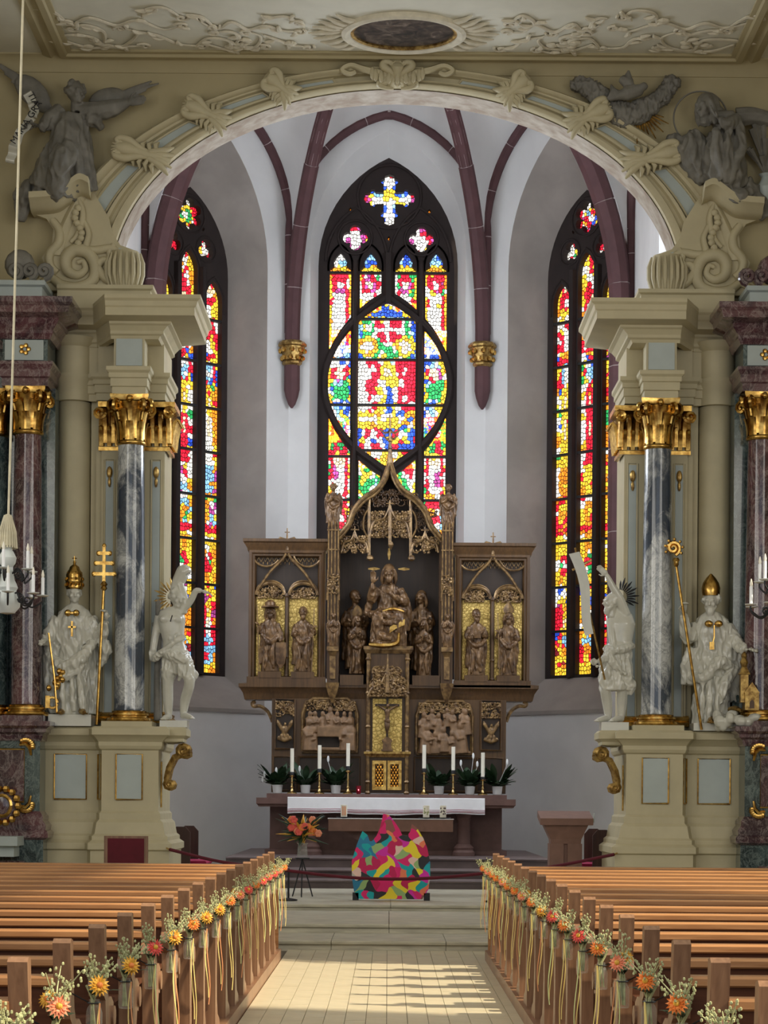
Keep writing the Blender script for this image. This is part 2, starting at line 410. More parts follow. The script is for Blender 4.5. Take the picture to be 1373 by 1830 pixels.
# nave end wall with the arch opening
def ellp(a, b, zc, t0, t1, n): return [(XA + a*cos(t), zc + b*sin(t)) for t in (t0 + (t1-t0)*i/n for i in range(n+1))]
AI, BI, ZI = 3.83, 2.59, 8.60
t_end = 0.06
inner = [(XA-3.12, 0.15), (XA-3.12, 8.1), (XA-3.33, 8.1), (XA-3.33, 8.42), (XA-3.6, 8.42)] + ellp(AI, BI, ZI, pi-t_end, t_end, 44) + [(XA+3.6, 8.42), (XA+3.33, 8.42), (XA+3.33, 8.1), (XA+3.12, 8.1), (XA+3.12, 0.15)]
outer = [(-8.6, 0.15), (-8.6, 11.9), (8.6, 11.9), (8.6, 0.15)] + inner[::-1]
w = MB().plate(outer, [], XZ, YA, YA+0.64)
O('wall_arch', w, M['cream'], kind=S, label='cream nave end wall pierced by the wide chancel arch')
ia = ellp(AI-.012, BI-.012, ZI, pi-t_end, t_end, 44)
O('trim_3', MB().loft([[(x, YA+.02, z), (x, YA+.62, z)] for x, z in ia], closed=False), M['intrados'], kind=S, label='stained pale soffit lining of the chancel arch')
# nave side walls with window openings, ceiling
for sx, nm in ((-1, 'left'), (1, 'right')):
    hol = [[(c-2.55, 3.8), (c-2.55, 10.4), (c+2.55, 10.4), (c+2.55, 3.8)] for c in NAVE_WIN]
    O('wall_'+nm, MB().plate([(-4, -.1), (-4, 11.9), (28.7, 11.9), (28.7, -.1)], hol, lambda u, d, z: (d, u, z), sx*8.4, sx*8.9), M['cream'], kind=S,
      label='cream nave side wall with tall windows, %s side' % nm)
O('ceiling', MB().box(-8.6, 8.6, -4, YA+.1, ZCEIL, ZCEIL+.3), M['ceiling'], kind=S, label='pale nave ceiling with stucco scrollwork')
# ceiling frame moulding and cove along the end wall
cpath = [(-4.35, 14), (-4.35, YA-.28), (4.55, YA-.28), (4.55, 14)]
O('trim_1', MB().mould(cpath, [(-.34, ZCEIL+.01), (-.34, ZCEIL-.03), (-.24, ZCEIL-.05), (-.20, ZCEIL-.03), (-.14, ZCEIL-.03), (-.10, ZCEIL-.075), (-.02, ZCEIL-.075), (.0, ZCEIL-.04), (.06, ZCEIL-.03), (.06, ZCEIL+.01)]), M['cream'], kind=S, label='moulded frame running round the ceiling panel')
O('trim_2', MB().mould([(-8.5, YA), (8.5, YA)], [(0, ZCEIL-.20), (.02, ZCEIL-.20), (.03, ZCEIL-.17), (.06, ZCEIL-.10), (.13, ZCEIL-.04), (.2, ZCEIL-.02), (.2, ZCEIL+.01), (0, ZCEIL+.01)]), M['cream'], kind=S, label='plaster cove between end wall and ceiling')
# ---------------------------------------------------------------- apse
A_, B_ = 1.90, 2.55
pA = {s: Vector((XP + s*A_, YE)) for s in (-1, 1)}
pB = {s: Vector((XP + s*(A_+B_), YE-B_)) for s in (-1, 1)}
pC = {s: Vector((XP + s*(A_+B_), YA+.64)) for s in (-1, 1)}
K = Vector((XP, 36.6, 15.9))
ZV = 16.6
def wallfn(P0, P1):
    c = (P0+P1)/2; t = (P1-P0).normalized(); n = Vector((-t.y, t.x))       # n outward for a left-to-right path seen from inside
    return (lambda u, d, z: (c.x + t.x*u + n.x*d, c.y + t.y*u + n.y*d, z)), (P1-P0).length/2
def apse_wall(name, P0, P1, out, inn, depth, label, rev, zlow):
    fn, h = wallfn(P0, P1)
    O(name, MB().plate([(-h, 0), (-h, ZV), (h, ZV), (h, 0)], [out], fn, 0, 0.02, back=False, sides=False), M['plaster'], kind=S, label=label)
    n = len(out); m = MB()
    m.add([fn(p[0], 0, p[1]) for p in out] + [fn(p[0], depth, p[1]) for p in inn], [(i, (i+1) % n, n+(i+1) % n, n+i) for i in range(n)])
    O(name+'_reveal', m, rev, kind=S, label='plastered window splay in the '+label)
    return fn
co, ci = arch(1.50, 3.8, 12.25, 2.30, 11), arch(1.36, 4.0, 12.05, 2.12, 11)
so, si = arch(1.24, 3.3, 11.75, 2.5, 11), arch(0.95, 3.98, 11.65, 1.56, 11)
fnC = apse_wall('wall_apse', pA[-1], pA[1], co, ci, 0.5, 'white end wall of the apse behind the altarpiece', M['plaster'], 0)
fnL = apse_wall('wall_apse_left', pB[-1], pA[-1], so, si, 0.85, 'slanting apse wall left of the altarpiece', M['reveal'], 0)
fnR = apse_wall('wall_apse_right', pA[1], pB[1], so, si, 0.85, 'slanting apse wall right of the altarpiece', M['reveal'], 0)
for s, nm in ((-1, 'left'), (1, 'right')):
    P0, P1 = (pC[s], pB[s]) if s < 0 else (pB[s], pC[s])
    fn, h = wallfn(P0, P1)
    O('wall_choir_'+nm, MB().plate([(-h, 0), (-h, ZV), (h, ZV), (h, 0)], [[(u-1.2, 4.4), (u-1.2, 12.7), (u+1.2, 12.7), (u+1.2, 4.4)] for u in (-.2*s*-1,)], fn, 0, .4), M['plaster'], kind=S, label='white straight choir wall with tall window, %s side' % nm)
for s, nm in ((-1, 'left'), (1, 'right')):                    # choir window openings closed by added glowing panes and plate, to keep sun out
    P0, P1 = (pC[s], pB[s]) if s < 0 else (pB[s], pC[s]); fn, h = wallfn(P0, P1); u0 = .2*s
    wd = T('window_%d' % (4 if s < 0 else 5), fn(u0, .3, 4.4), 'tall choir window filled with added sun-blocking panes, %s side' % nm, 'window', kind=S)
    for i in range(3):
        for j in range(8): O('pane', MB().prism([(u0-1.2+.8*i+.02, 4.42+1.035*j), (u0-1.2+.8*i+.02, 5.43+1.035*j), (u0-.42+.8*i, 5.43+1.035*j), (u0-.42+.8*i, 4.42+1.035*j)], fn, .28, .30), M['glowpane'], wd, smooth=0)
    O('sun_blocking_plate', MB().plate([(u0-1.25, 4.35), (u0-1.25, 12.75), (u0+1.25, 12.75), (u0+1.25, 4.35)], [], fn, .31, .33), M['lead'], wd, smooth=0)
# vault ribs
def ribcurve(P, zs=10.5, n=22):
    L = hypot(K.x-P.x, K.y-P.y); R = (L*L + (K.z-zs)**2) / (2*L); out = []
    for i in range(n+1):
        r = L*(1-cos(pi/2*i/n)); out.append(Vector((P.x + (K.x-P.x)*r/L, P.y + (K.y-P.y)*r/L, zs + sqrt(max(0, R*R-(R-r)**2)))))
    return out
def formeret(P0, P1, zs=12.5, rise=2.36, inset=.05, n=16):
    fn, h = wallfn(P0, P1); a = arch(h, zs, zs, rise, n)[1:-1]
    low = [Vector(fn(e*h, -inset, 10.6)) for e in (-1, 1)] if inset > .01 else None
    a = [Vector(fn(p[0], -inset, p[1])) for p in a]
    return [low[0]] + a + [low[1]] if low else a
def rib_obj(name, pts, r, label, seg, parent=None):
    """a stone rib: pale mortar core and separate voussoirs"""
    root = T(name, tuple(pts[0]), label, 'rib', kind=S)
    d = [0]
    for a, b in zip(pts[:-1], pts[1:]): d.append(d[-1] + (b-a).length)
    def P(s):
        for i in range(len(d)-1):
            if s <= d[i+1]: return pts[i].lerp(pts[i+1], (s-d[i])/max(1e-6, d[i+1]-d[i]))
        return pts[-1]
    O('mortar', MB().tube(pts, r*0.93, 8), M['joint'], root)
    k = max(1, round(d[-1]/seg)); L = d[-1]/k
    for i in range(k):
        n = 5; O('voussoir', MB().tube([P(i*L + .009 + (L-.018)*j/n) for j in range(n+1)], r, 8), M['rib'], root, smooth=30)
ribA = {s: ribcurve(pA[s]) for s in (-1, 1)}; ribB = {s: ribcurve(pB[s]) for s in (-1, 1)}
side = {-1: 'left', 1: 'right'}
for s in (-1, 1):
    q = [Vector((p.x - s*.07, p.y - .14, p.z)) for p in ribA[s]]
    rib_obj('vault_rib', [Vector((q[0].x, q[0].y, 10.3))] + q, .145, 'purple sandstone vault rib rising from the gilded corbel %s of the centre window' % side[s], 1.15)
    q = [Vector((p.x - s*.25, p.y - .12, p.z)) for p in ribB[s]]
    rib_obj('vault_rib', [Vector((q[0].x, q[0].y, 5.0)), Vector((q[0].x, q[0].y, 8.0))] + q, .20, 'broad purple sandstone vault rib beyond the %s slanting window' % side[s], 1.5)
rib_obj('wall_rib', formeret(pA[-1], pA[1]), .10, 'pointed sandstone wall rib over the centre window', .95)
for s in (-1, 1):
    P0, P1 = (pB[s], pA[s]) if s < 0 else (pA[s], pB[s])
    rib_obj('wall_rib', formeret(P0, P1), .10, 'pointed sandstone wall rib over the %s slanting window' % side[s], .95)
    P0, P1 = (pC[s], pB[s]) if s < 0 else (pB[s], pC[s])
    rib_obj('wall_rib', formeret(P0, P1, 11.6, 3.3), .10, 'sandstone wall rib of the straight choir bay, %s side' % side[s], 1.4)
# vault cells: each half cell spans from a wall rib to a vault rib
def half_cell(m, wallpts, ribpts, n=16):
    def res(pts):
        d = [0]
        for a, b in zip(pts[:-1], pts[1:]): d.append(d[-1]+(b-a).length)
        out = []
        for i in range(n+1):
            s = d[-1]*i/n; k = 0
            while k < len(d)-2 and d[k+1] < s: k += 1
            out.append(pts[k].lerp(pts[k+1], (s-d[k])/max(1e-6, d[k+1]-d[k])))
        return out
    a, b = res(wallpts), res(ribpts); rings = []
    for i in range(n+1):
        rings.append([tuple(a[i].lerp(b[i], j/8) + Vector((0, 0, 0.25*sin(pi*j/8)*(i/n)*.6))) for j in range(9)])
    m.loft(rings, closed=False)
def cell(name, P0, P1, r0, r1, zs, rise, label):
    f = formeret(P0, P1, zs, rise, 0.0); k = len(f)//2; m = MB()
    lo0, lo1 = Vector((P0.x, P0.y, 10.5)), Vector((P1.x, P1.y, 10.5))
    half_cell(m, [lo0] + f[:k+1], r0); half_cell(m, [lo1] + f[k:][::-1], r1)
    O(name, m, M['plaster'], kind=S, label=label, smooth=180)
cell('vault_cell', pA[-1], pA[1], ribA[-1], ribA[1], 12.5, 2.36, 'white vault cell above the centre window')
for s in (-1, 1):
    if s < 0: cell('vault_cell', pB[s], pA[s], ribB[s], ribA[s], 12.5, 2.36, 'white vault cell above the left slanting window')
    else: cell('vault_cell', pA[s], pB[s], ribA[s], ribB[s], 12.5, 2.36, 'white vault cell above the right slanting window')
    ribC = ribcurve(pC[s])
    if s < 0: cell('vault_cell', pC[s], pB[s], ribC, ribB[s], 11.6, 3.3, 'white vault cell of the straight choir bay, left side')
    else: cell('vault_cell', pB[s], pC[s], ribB[s], ribC, 11.6, 3.3, 'white vault cell of the straight choir bay, right side')
O('vault_cell', MB().add([(-6, YA+.6, 11.8), (6, YA+.6, 11.8), (6, YA+.6, 17), (-6, YA+.6, 17)], [(0, 1, 2, 3)]).box(-6, 6, YA+.5, 42.4, ZV, ZV+.3), M['plaster'], kind=S, label='vault roof shell over the choir')
# gilded corbels under the ribs beside the centre window
for s in (-1, 1):
    x, y = pA[s].x - s*.07, pA[s].y - .16
    r = T('rib_corbel', (x, y, 9.2), 'octagonal sandstone corbel with gilded leaf capital, %s of the centre window' % side[s], 'corbel', kind=S)
    O('shaft', MB().lathe([(.02, 9.15), (.07, 9.22), (.12, 9.36), (.15, 9.5), (.15, 9.98)], (x, y, 0), 8), M['rib'], r)
    O('capital', MB().lathe([(.15, 9.96), (.19, 9.99), (.19, 10.03), (.16, 10.06), (.20, 10.2), (.25, 10.32)], (x, y, 0), 8), M['oldgold'], r)
    lf = MB()
    for k in range(8):
        a = 2*pi*k/8
        for dz, q in ((10.1, .2), (10.24, .235)): lf.ell((x + q*cos(a+dz), y + q*sin(a+dz), dz), (.05, .05, .055), 6, 4)
    O('leaf_carving', lf, M['gold'], r)
    O('abacus', MB().lathe([(.24, 10.31), (.28, 10.33), (.28, 10.37), (.24, 10.42)], (x, y, 0), 8), M['oldgold'], r)
# ---------------------------------------------------------------- stained glass windows
R_, Y_, G_, B2, W_, O2, P_, LB, SK, DG = (.85, .015, .04), (1.0, .60, .04), (.03, .38, .10), (.03, .09, .62), (1.0, .96, .86), (.95, .28, .02), (.42, .06, .26), (.25, .52, .80), (1.0, .72, .42), (.25, .02, .03)
def pick(rng, *cw):
    t = sum(w for _, w in cw); r = rng.random()*t
    for c, w in cw:
        r -= w
        if r <= 0: return c
    return cw[-1][0]
def pane(win, fn, d, x0, x1, z0, z1, paint, rng, cell=.062, gain=1.0, back=True):
    polys = []; sd = rng.randrange(10**6)
    for (cx, cz), poly in mosaic(x0, x1, z0, z1, cell, rng):
        c = paint(cx, cz, random.Random(int(cx*9.5+90)*7919 + int(cz*7.2)*104729 + sd)); k = gain*rng.uniform(.6, 1.25)
        mx = sum(p[0] for p in poly)/len(poly); mz = sum(p[1] for p in poly)/len(poly)
        q = []
        for p in poly:
            L = hypot(p[0]-mx, p[1]-mz); f = max(.4, 1-.0085/max(L, .004)); q.append(fn(mx+(p[0]-mx)*f, d, mz+(p[1]-mz)*f))
        polys.append((q, tuple(v*k for v in c)))
    me = colour_mesh('pane', polys, M['stained'])
    return link('pane', me, win)
def saint(u, v, bg, robe, under, halo, hair=O2):
    """u -1..1, v 0..1 (feet to above the head)"""
    if hypot(u, (v-.86)*2.6) < .20: return SK if v < .89 else hair
    if hypot(u, (v-.86)*2.6) < .46: return halo
    if v < .80 and abs(u) < .28 + (.80-v)*.55 and v > .04:
        if v < .22: return under
        if abs(u) < .16 and .48 < v < .66: return SK
        return robe
    return bg
def side_paint(seed, gold, figs):
    def f(i):
        def p(u, z, rng):
            v = (z-3.98)/8.9
            bgm = pick(rng, (Y_, 5 if gold else 2.6), (O2, 2.2 if gold else 1), (W_, 1.6), (R_, 1.6), (B2, .4 if gold else 1.4), (G_, .6), (P_, .4))
            if v < .03: return pick(rng, (Y_, 3), (O2, 1))
            if v < .07: return pick(rng, (LB if not gold else Y_, 2), (R_, 1), (O2, 2), (DG, 1))
            if v < .16: return saint(u*1.3 + (.3 if i == 1 else -.2), (v-.07)/.09, R_ if i != 1 else O2, Y_ if gold else W_, LB, Y_) if rng.random() > .3 else bgm
            if v < .20: return pick(rng, (R_, 2), (Y_, 2), (W_, 1), (P_, 1)) if abs(u - (v-.18)*30) < .5 else pick(rng, (Y_, 2), (B2, 1), (W_, 1))
            if v < .31:
                if hypot(u, (v-.245)*26) < .55: return pick(rng, (R_, 3), (W_, 1), (G_, .7))
                return pick(rng, (Y_, 5), (O2, 2), (W_, 1))
            if v < .325: return pick(rng, (R_, 3), (O2, 1))
            if v < .41:
                return pick(rng, (LB, 2), (W_, 2), (O2, 2), (G_, 1), (Y_, 2), (P_, 1)) if not gold else pick(rng, (Y_, 4), (O2, 3), (R_, 2), (W_, 1))
            if v < .63:
                t = (v-.41)/.22; rb, un, bgc, ha = figs[i]
                c = saint(u, t, bgc, rb, un, ha)
                return bgm if (c == bgc and rng.random() < .45) else c
            if v < .70:
                q = hypot(u, (v-.655)*22)
                return pick(rng, (LB, 2), (W_, 2), (B2, 1)) if q < .5 else (pick(rng, (R_, 2), (Y_, 1)) if q < .8 else bgm)
            if v < .80: return pick(rng, (R_, 3), (W_, 1.4)) if abs(u) < .62 and i == 1 else pick(rng, (Y_, 2), (W_, 2), (R_, 1), (O2, 1))
            if v < .92:
                if abs(u) < .7-(v-.80)*5: return pick(rng, (R_, 2), (W_, 1), (SK, .6))
                return pick(rng, (Y_, 5), (O2, 1.4), (W_, .6))
            if v < .96: return pick(rng, (B2, 3), (LB, 1), (Y_, 2)) if abs(u) > .35 else Y_
            return pick(rng, (Y_, 3), (W_, 1), (LB, 1))
        return p
    return f
def lozenge(c, r): return [(c[0]-r*.8, c[1]), (c[0], c[1]+r), (c[0]+r*.8, c[1]), (c[0], c[1]-r)]
def side_window(n, fn, figs, gold, label, seed):
    rng = random.Random(seed)
    fw = fn; fn = lambda u, d, z: fw(u, d+.27, z)             # glazing sits deep in the wall
    win = T('window_%d' % n, fn(0, .58, 3.98), label, 'window', kind=S)
    outl = arch(1.0, 3.95, 11.65, 1.66, 13)
    lw = .205; cx = [-.61, 0, .61]; tops = [11.55, 12.05, 11.55]
    holes = []
    for c, t in zip(cx, tops):
        h = arch(lw, 4.05, t-.38, .38, 6); holes.append([(c+p[0], p[1]) for p in h])
    rose = foil((0, 12.72), .30, 6, 8, pi/2, .6); tl = foil((-.40, 12.12), .19, 3, 10, pi/2, .55); tr = foil((.40, 12.12), .19, 3, 10, pi/2, .55)
    small = [lozenge((-.33, 12.5), .05), lozenge((.33, 12.5), .05)]
    O('tracery', MB().plate(outl, holes + [rose, tl, tr] + small, fn, .56, .72), M['tracery'], win, smooth=0)
    for x in (-.305, .305): O('mullion', MB().mould([(x, 4.0), (x, 11.75)], [(-.075, .56), (-.05, .47), (0, .44), (.05, .47), (.075, .56)], fn=lambda a, b, h: (fn(a, h, b)), caps=False).loft([[fn(x+e, dd, z) for e, dd in ((-.075, .56), (-.04, .46), (.04, .46), (.075, .56))] for z in (4.0, 11.75)]), M['tracery'], win, smooth=0)
    rr = MB()
    rr.tube([fn(p[0], .55, p[1]) for p in circ((0, 12.72), .36, 24)] + [fn(.36, .55, 12.72)], .022, 5)
    for x in (-.40, .40): rr.tube([fn(p[0], .55, p[1]) for p in circ((x, 12.12), .245, 18)] + [fn(x+.245, .55, 12.12)], .02, 5)
    for c, t in zip(cx, tops): rr.tube([fn(c+p[0], .55, p[1]) for p in arch(lw+.05, t-.6, t-.36, .44, 6)], .02, 5)
    O('tracery_moulding', rr, M['tracery'], win)
    bars = [4.05 + .845*k for k in range(10)]
    P = side_paint(seed, gold, figs)
    for i, (c, t) in enumerate(zip(cx, tops)):
        pf = P(i)
        zs = [b for b in bars if b < t-.5] + [t+.02]
        for z0, z1 in zip(zs[:-1], zs[1:]):
            pane(win, fn, .69, c-lw-.01, c+lw+.01, z0, z1, lambda x, z, r: pf((x-c)/lw, z, r), rng)
        for b in zs[1:-1]: O('saddle_bar', MB().loft([[fn(c+e*(lw+.01), dd, b+zz) for dd, zz in ((.57, -.022), (.57, .022), (.66, .022), (.66, -.022))] for e in (-1, 1)]), M['lead'], win, smooth=0)
    def rosep(x, z, r):
        q = hypot(x, z-12.72)
        if q < .07: return W_
        if q < .165: return pick(r, (G_, 2), (Y_, 2)) if not gold else pick(r, (B2, 1.6), (LB, 1), (O2, 1), (R_, .6))
        if q < .19: return Y_
        return pick(r, (R_, 2), (W_, 1.4), (P_, .6))
    pane(win, fn, .69, -.31, .31, 12.41, 13.03, rosep, rng, .05)
    for x0 in (-.40, .40): pane(win, fn, .69, x0-.2, x0+.2, 11.93, 12.33, lambda x, z, r: pick(r, (Y_, 2), (G_, .5), (W_, 1)) if hypot(x-x0, z-12.12) < .09 else pick(r, (R_, 2), (W_, 1.2)), rng, .05)
    for x0 in (-.33, .33): pane(win, fn, .69, x0-.05, x0+.05, 12.44, 12.56, lambda x, z, r: O2, rng, .05)
    O('lead_backing', MB().plate(arch(.99, 3.97, 11.65, 1.64, 11), [], fn, .712, .73), M['lead'], win)
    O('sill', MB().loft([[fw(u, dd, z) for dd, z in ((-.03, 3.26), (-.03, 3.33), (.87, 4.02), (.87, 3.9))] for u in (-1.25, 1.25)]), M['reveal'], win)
side_window(1, fnL, [(O2, W_, G_, W_), (R_, W_, W_, Y_), (W_, LB, O2, Y_)], False, 'left slanting stained glass window with three lancets and a rose', 11)
side_window(3, fnR, [(Y_, O2, W_, Y_), (R_, Y_, W_, R_), (Y_, W_, O2, R_)], True, 'right slanting stained glass window in gold and red', 23)

def centre_window():
    rng = random.Random(5); fn = fnC
    win = T('window_2', fn(0, .5, 4.0), 'centre stained glass window with coronation scene in an oval mandorla', 'window', kind=S)
    def q(x, y):
        X, Z = at(x, y, YE+.6); return X-XP-.015, Z
    def uz(x): return (x-691)*(YE+.6)/F
    sc = (YE+.6)/F
    zof = lambda y: HC + (YV-y)*sc
    L = [(587, 625), (641, 679), (704, 742), (758, 796)]; L = [(uz(a), uz(b)) for a, b in L]
    zm = zof(688); hh, hw = 147*sc, 107*sc
    def mw(z):
        t = abs(z-zm)/hh; return 0 if t >= 1 else hw*(1-t*t)**.8
    band = .10
    def mw_out(z):
        t = abs(z-zm)/(hh+.22); return 0 if t >= 1 else (hw+band)*(1-t*t)**.8
    def mz_out(u, up):
        """height of the outer mandorla edge above/below its centre at offset u"""
        k = min(1, abs(u)/(hw+band)); return zm + (1 if up else -1)*(hh+.22)*sqrt(max(0, 1-k**1.25))
    holes = []; rects = []
    # upper lights, their feet cut by the mandorla
    top = zof(487)
    for a, b in L:
        c = (a+b)/2; w = (b-a)/2
        hd = [(c-w, top), (c-w*.95, top+.05), (c-w*.55, top+.10), (c-w*.62, top+.20), (c-w*.3, top+.30), (c, top+.37), (c+w*.3, top+.30), (c+w*.62, top+.20), (c+w*.55, top+.10), (c+w*.95, top+.05), (c+w, top)]
        n = 6; ft = [(a+(b-a)*i/n, mz_out(a+(b-a)*i/n, True)) for i in range(n+1)][::-1]
        holes.append(hd + ft); rects.append(('angel', a, b, min(p[1] for p in ft), top+.38))
    # the mandorla: side pieces and the wide middle
    ML = (uz(587.5), uz(625)); MC = (uz(638), uz(741)); MR = (uz(757), uz(796))
    def between(a, b):
        n = 40; P = []
        zz = [zm-hh+2*hh*i/n for i in range(n+1)]
        if a < 0 < b:
            P = [(max(a, -mw(z)), z) for z in zz] + [(min(b, mw(z)), z) for z in zz[::-1]][1:-1]
        else:
            s = -1 if b < 0 else 1; e = b if s < 0 else a
            zz = [z for z in zz if mw(z) > abs(e)]; P = [(s*mw(z), z) for z in zz] + [(e, zz[-1]+.02), (e, zz[0]-.02)]
        return P
    for a, b in (ML, MC, MR):
        P = between(a, b); holes.append(P); rects.append(('mandorla', a-.02, b+.02, min(p[1] for p in P), max(p[1] for p in P)))
    # lower lights under the mandorla
    zb = 4.1
    for i, (a, b) in enumerate(L):
        n = 6; tp = [(a+(b-a)*k/n, mz_out(a+(b-a)*k/n, False)) for k in range(n+1)]
        holes.append([(a, zb)] + tp + [(b, zb)]); rects.append(('low', a, b, zb, max(p[1] for p in tp)))
    # tracery heads
    qf = [((632-691)*sc, zof(427)), ((750-691)*sc, zof(429))]
    for c in qf: holes.append(foil(c, .245, 4, 8, pi/2, .55))
    cc = (uz(692.5), zof(356)); r1 = .17
    cross = []
    for k in range(4):
        a = pi/2*k; ux, uy = cos(a), sin(a); vx, vy = -uy, ux; Lk = .53 if k == 3 else (.46 if k == 1 else .50)
        for e, o in ((.11, -.11), (.27, -.12), (.30, -.17), (.36, -.16), (.38, -.09), (Lk-.03, -.09), (Lk, 0), (Lk-.03, .09), (.38, .09), (.36, .16), (.30, .17), (.27, .12)):
            cross.append((cc[0]+ux*e+vx*o, cc[1]+uy*e+vy*o))
    holes.append(cross)
    for x, y in ((623, 377), (764, 379), (692, 428)): holes.append(lozenge((uz(x), zof(y)), .045))
    O('tracery', MB().plate(arch(1.40, 4.0, 12.05, 2.18, 13), holes, fn, .52, .70), M['tracery'], win, smooth=0)
    # proud mullions, mandorla ring and tracery ribs
    for a, b, z0, z1 in ((625, 641, zb, zof(470)), (742, 758, zb, zof(470)), (679, 704, zof(545), zof(455)), (679, 704, zb, zof(838))):
        u0, u1 = uz(a)+.02, uz(b)-.02; e = (u1-u0)*.3
        O('mullion', MB().loft([[fn(u, dd, z) for u, dd in ((u0, .53), (u0+e, .42), (u1-e, .42), (u1, .53))] for z in (z0, z1)]), M['tracery'], win, smooth=0)
    ring = [(mw(z)+.055, z) for z in [zm-hh+2*hh*i/30 for i in range(31)]]
    ring[0] = (0, zm-hh-.10); ring[-1] = (0, zm+hh+.10)
    mm = MB()
    for s in (-1, 1): mm.tube([fn(s*p[0], .49, p[1]) for p in ring], .065, 6)
    O('mandorla_ring', mm, M['tracery'], win)
    rr = MB(); 
    for c in qf: rr.tube([fn(p[0], .51, p[1]) for p in circ(c, .33, 22)+[(c[0]+.33, c[1])]], .025, 5)
    rr.tube([fn(p[0], .51, p[1]) for p in circ((cc[0], cc[1]+.02), .62, 26)+[(cc[0]+.62, cc[1]+.02)]], .028, 5)
    for s in (-1, 1):
        c0 = s*.62; rr.tube([fn(c0+p[0], .51, p[1]) for p in arch(.60, zof(470), zof(470), 1.05, 9)], .03, 5)
        for a, b in L: rr.tube([fn((a+b)/2+p[0], .51, p[1]) for p in arch(.235, top, top+.1, .42, 7)], .022, 5)
    O('tracery_moulding', rr, M['tracery'], win)
    # glass
    def angel(c, w, zl, zh):
        def p(x, z, r):
            u = (x-c)/w; v = (z-zl)/(zh-zl)
            if z > top-.02: return pick(r, (Y_, 3), (O2, 1)) if z < top+.14 else pick(r, (LB, 2), (W_, 1.5), (B2, 1))
            if abs(u) > .84: return pick(r, (Y_, 2), (O2, 1), (W_, 1))
            if hypot(u+.05, (z-(top-.24))*4.2) < .34: return SK if r.random() < .5 else W_
            if hypot(u, (z-(top-.20))*3.4) < .62: return P_ if r.random() < .6 else R_
            if abs(u+.1) < .42 + (top-z)*.25: return W_ if r.random() < .85 else Y_
            return pick(r, (R_, 4), (G_, 1), (W_, .6))
        return p
    def mand(x, z, r):
        y = YV-(z-HC)/sc; X = x/sc                      # in px around the axis
        if hw-abs(x) < 0: return Y_
        if mw(z)-abs(x) < .07: return pick(r, (Y_, 3), (O2, 2), (W_, 1))
        if abs(X) > 60:                                  # side pieces: kneeling angels
            if 655 < y < 715:
                s = abs(X)-85
                if hypot(s, y-668) < 9: return SK
                if hypot(s, y-664) < 17: return R_ if r.random() < .7 else P_
                if abs(s) < 14 and y > 672: return G_ if r.random() < .8 else LB
                return pick(r, (Y_, 3), (O2, 1), (B2, 1))
            return pick(r, (W_, 3), (B2, 3), (LB, 1), (Y_, .4))
        if y < 572: return pick(r, (B2, 4), (LB, 1), (W_, .9), (Y_, .6))
        if hypot(X, y-585) < 26:
            if abs(y-585-abs(X)*.25) < 5 or abs(X) < 4: return W_
            return R_
        if y < 643:
            for cx_ in (-36, 32):
                d = hypot(X-cx_, y-618)
                if d < 11: return W_ if r.random() < .7 else SK
                if d < 19: return Y_ if r.random() < .6 else O2
            if abs(X) > 44: return pick(r, (B2, 3), (LB, 1))
            if abs(X) < 14: return pick(r, (G_, 3), (W_, 1), (Y_, .6))
            return pick(r, (G_, 2), (W_, 2), (Y_, 1))
        if y < 735:
            d = hypot(X-1, y-664)
            if d < 8: return SK
            if d < 16: return Y_
            if abs(X-1) < 20 and y > 672:
                if abs(X-4) < 6 and y > 690: return B2
                return W_ if r.random() < .6 else Y_
            if abs(X) < 14: return W_ if r.random() < .6 else LB
            if X > 16: return R_ if r.random() < .86 else W_
            if X < -36: return W_
            return pick(r, (R_, 2.4), (W_, 1))
        if y < 765: return pick(r, (Y_, 4), (O2, 1.5), (W_, 1.6), (B2, .8 if X > 0 else .1))
        if y < 806: return pick(r, (B2, 2), (W_, 2), (R_, 1), (Y_, .6), (G_, .3))
        return pick(r, (O2, 2), (Y_, 2), (R_, 1.4), (W_, 1.5))
    def low(c, w, zl, zh, inner):
        def p(x, z, r):
            u = (x-c)/w; y = YV-(z-HC)/sc
            if abs(u) > .86: return pick(r, (W_, 1), (Y_, 1), (G_, .6))
            if inner: return pick(r, (Y_, 4), (G_, 2), (R_, 1.2), (W_, 1.4), (LB, .6))
            if y < 815: return pick(r, (R_, 2), (G_, 1), (Y_, 1))
            if hypot(u, (y-822)/24) < .5: return SK if y > 820 else Y_
            if y < 880 and abs(u) < .6: return W_ if r.random() < .8 else P_
            if y < 880: return R_
            return pick(r, (R_, 2), (W_, 2), (O2, 1.5), (LB, .8))
        return p
    for kind, a, b, zl, zh in rects:
        if kind == 'angel':
            pf = angel((a+b)/2, (b-a)/2, zl, zh); zs = [zl-.02, top-.02, zh]
        elif kind == 'mandorla':
            pf = mand; zs = [zl-.02] + [zof(y) for y in (805.5, 724.5, 643.6, 571) if zl+.08 < zof(y) < zh-.08] + [zh+.02]
        else:
            pf = low((a+b)/2, (b-a)/2, zl, zh, abs(a+b) < 1.1); zs = [zl]
            while zs[-1]+1.3 < zh: zs.append(zs[-1]+.85)
            zs.append(zh+.02)
        for z0, z1 in zip(zs[:-1], zs[1:]): pane(win, fn, .67, a-.01, b+.01, z0, z1, pf, rng, .058, 1.45)
        for z in zs[1:-1]: O('saddle_bar', MB().loft([[fn(e, dd, z+zz) for dd, zz in ((.53, -.022), (.53, .022), (.64, .022), (.64, -.022))] for e in (a-.01, b+.01)]), M['lead'], win, smooth=0)
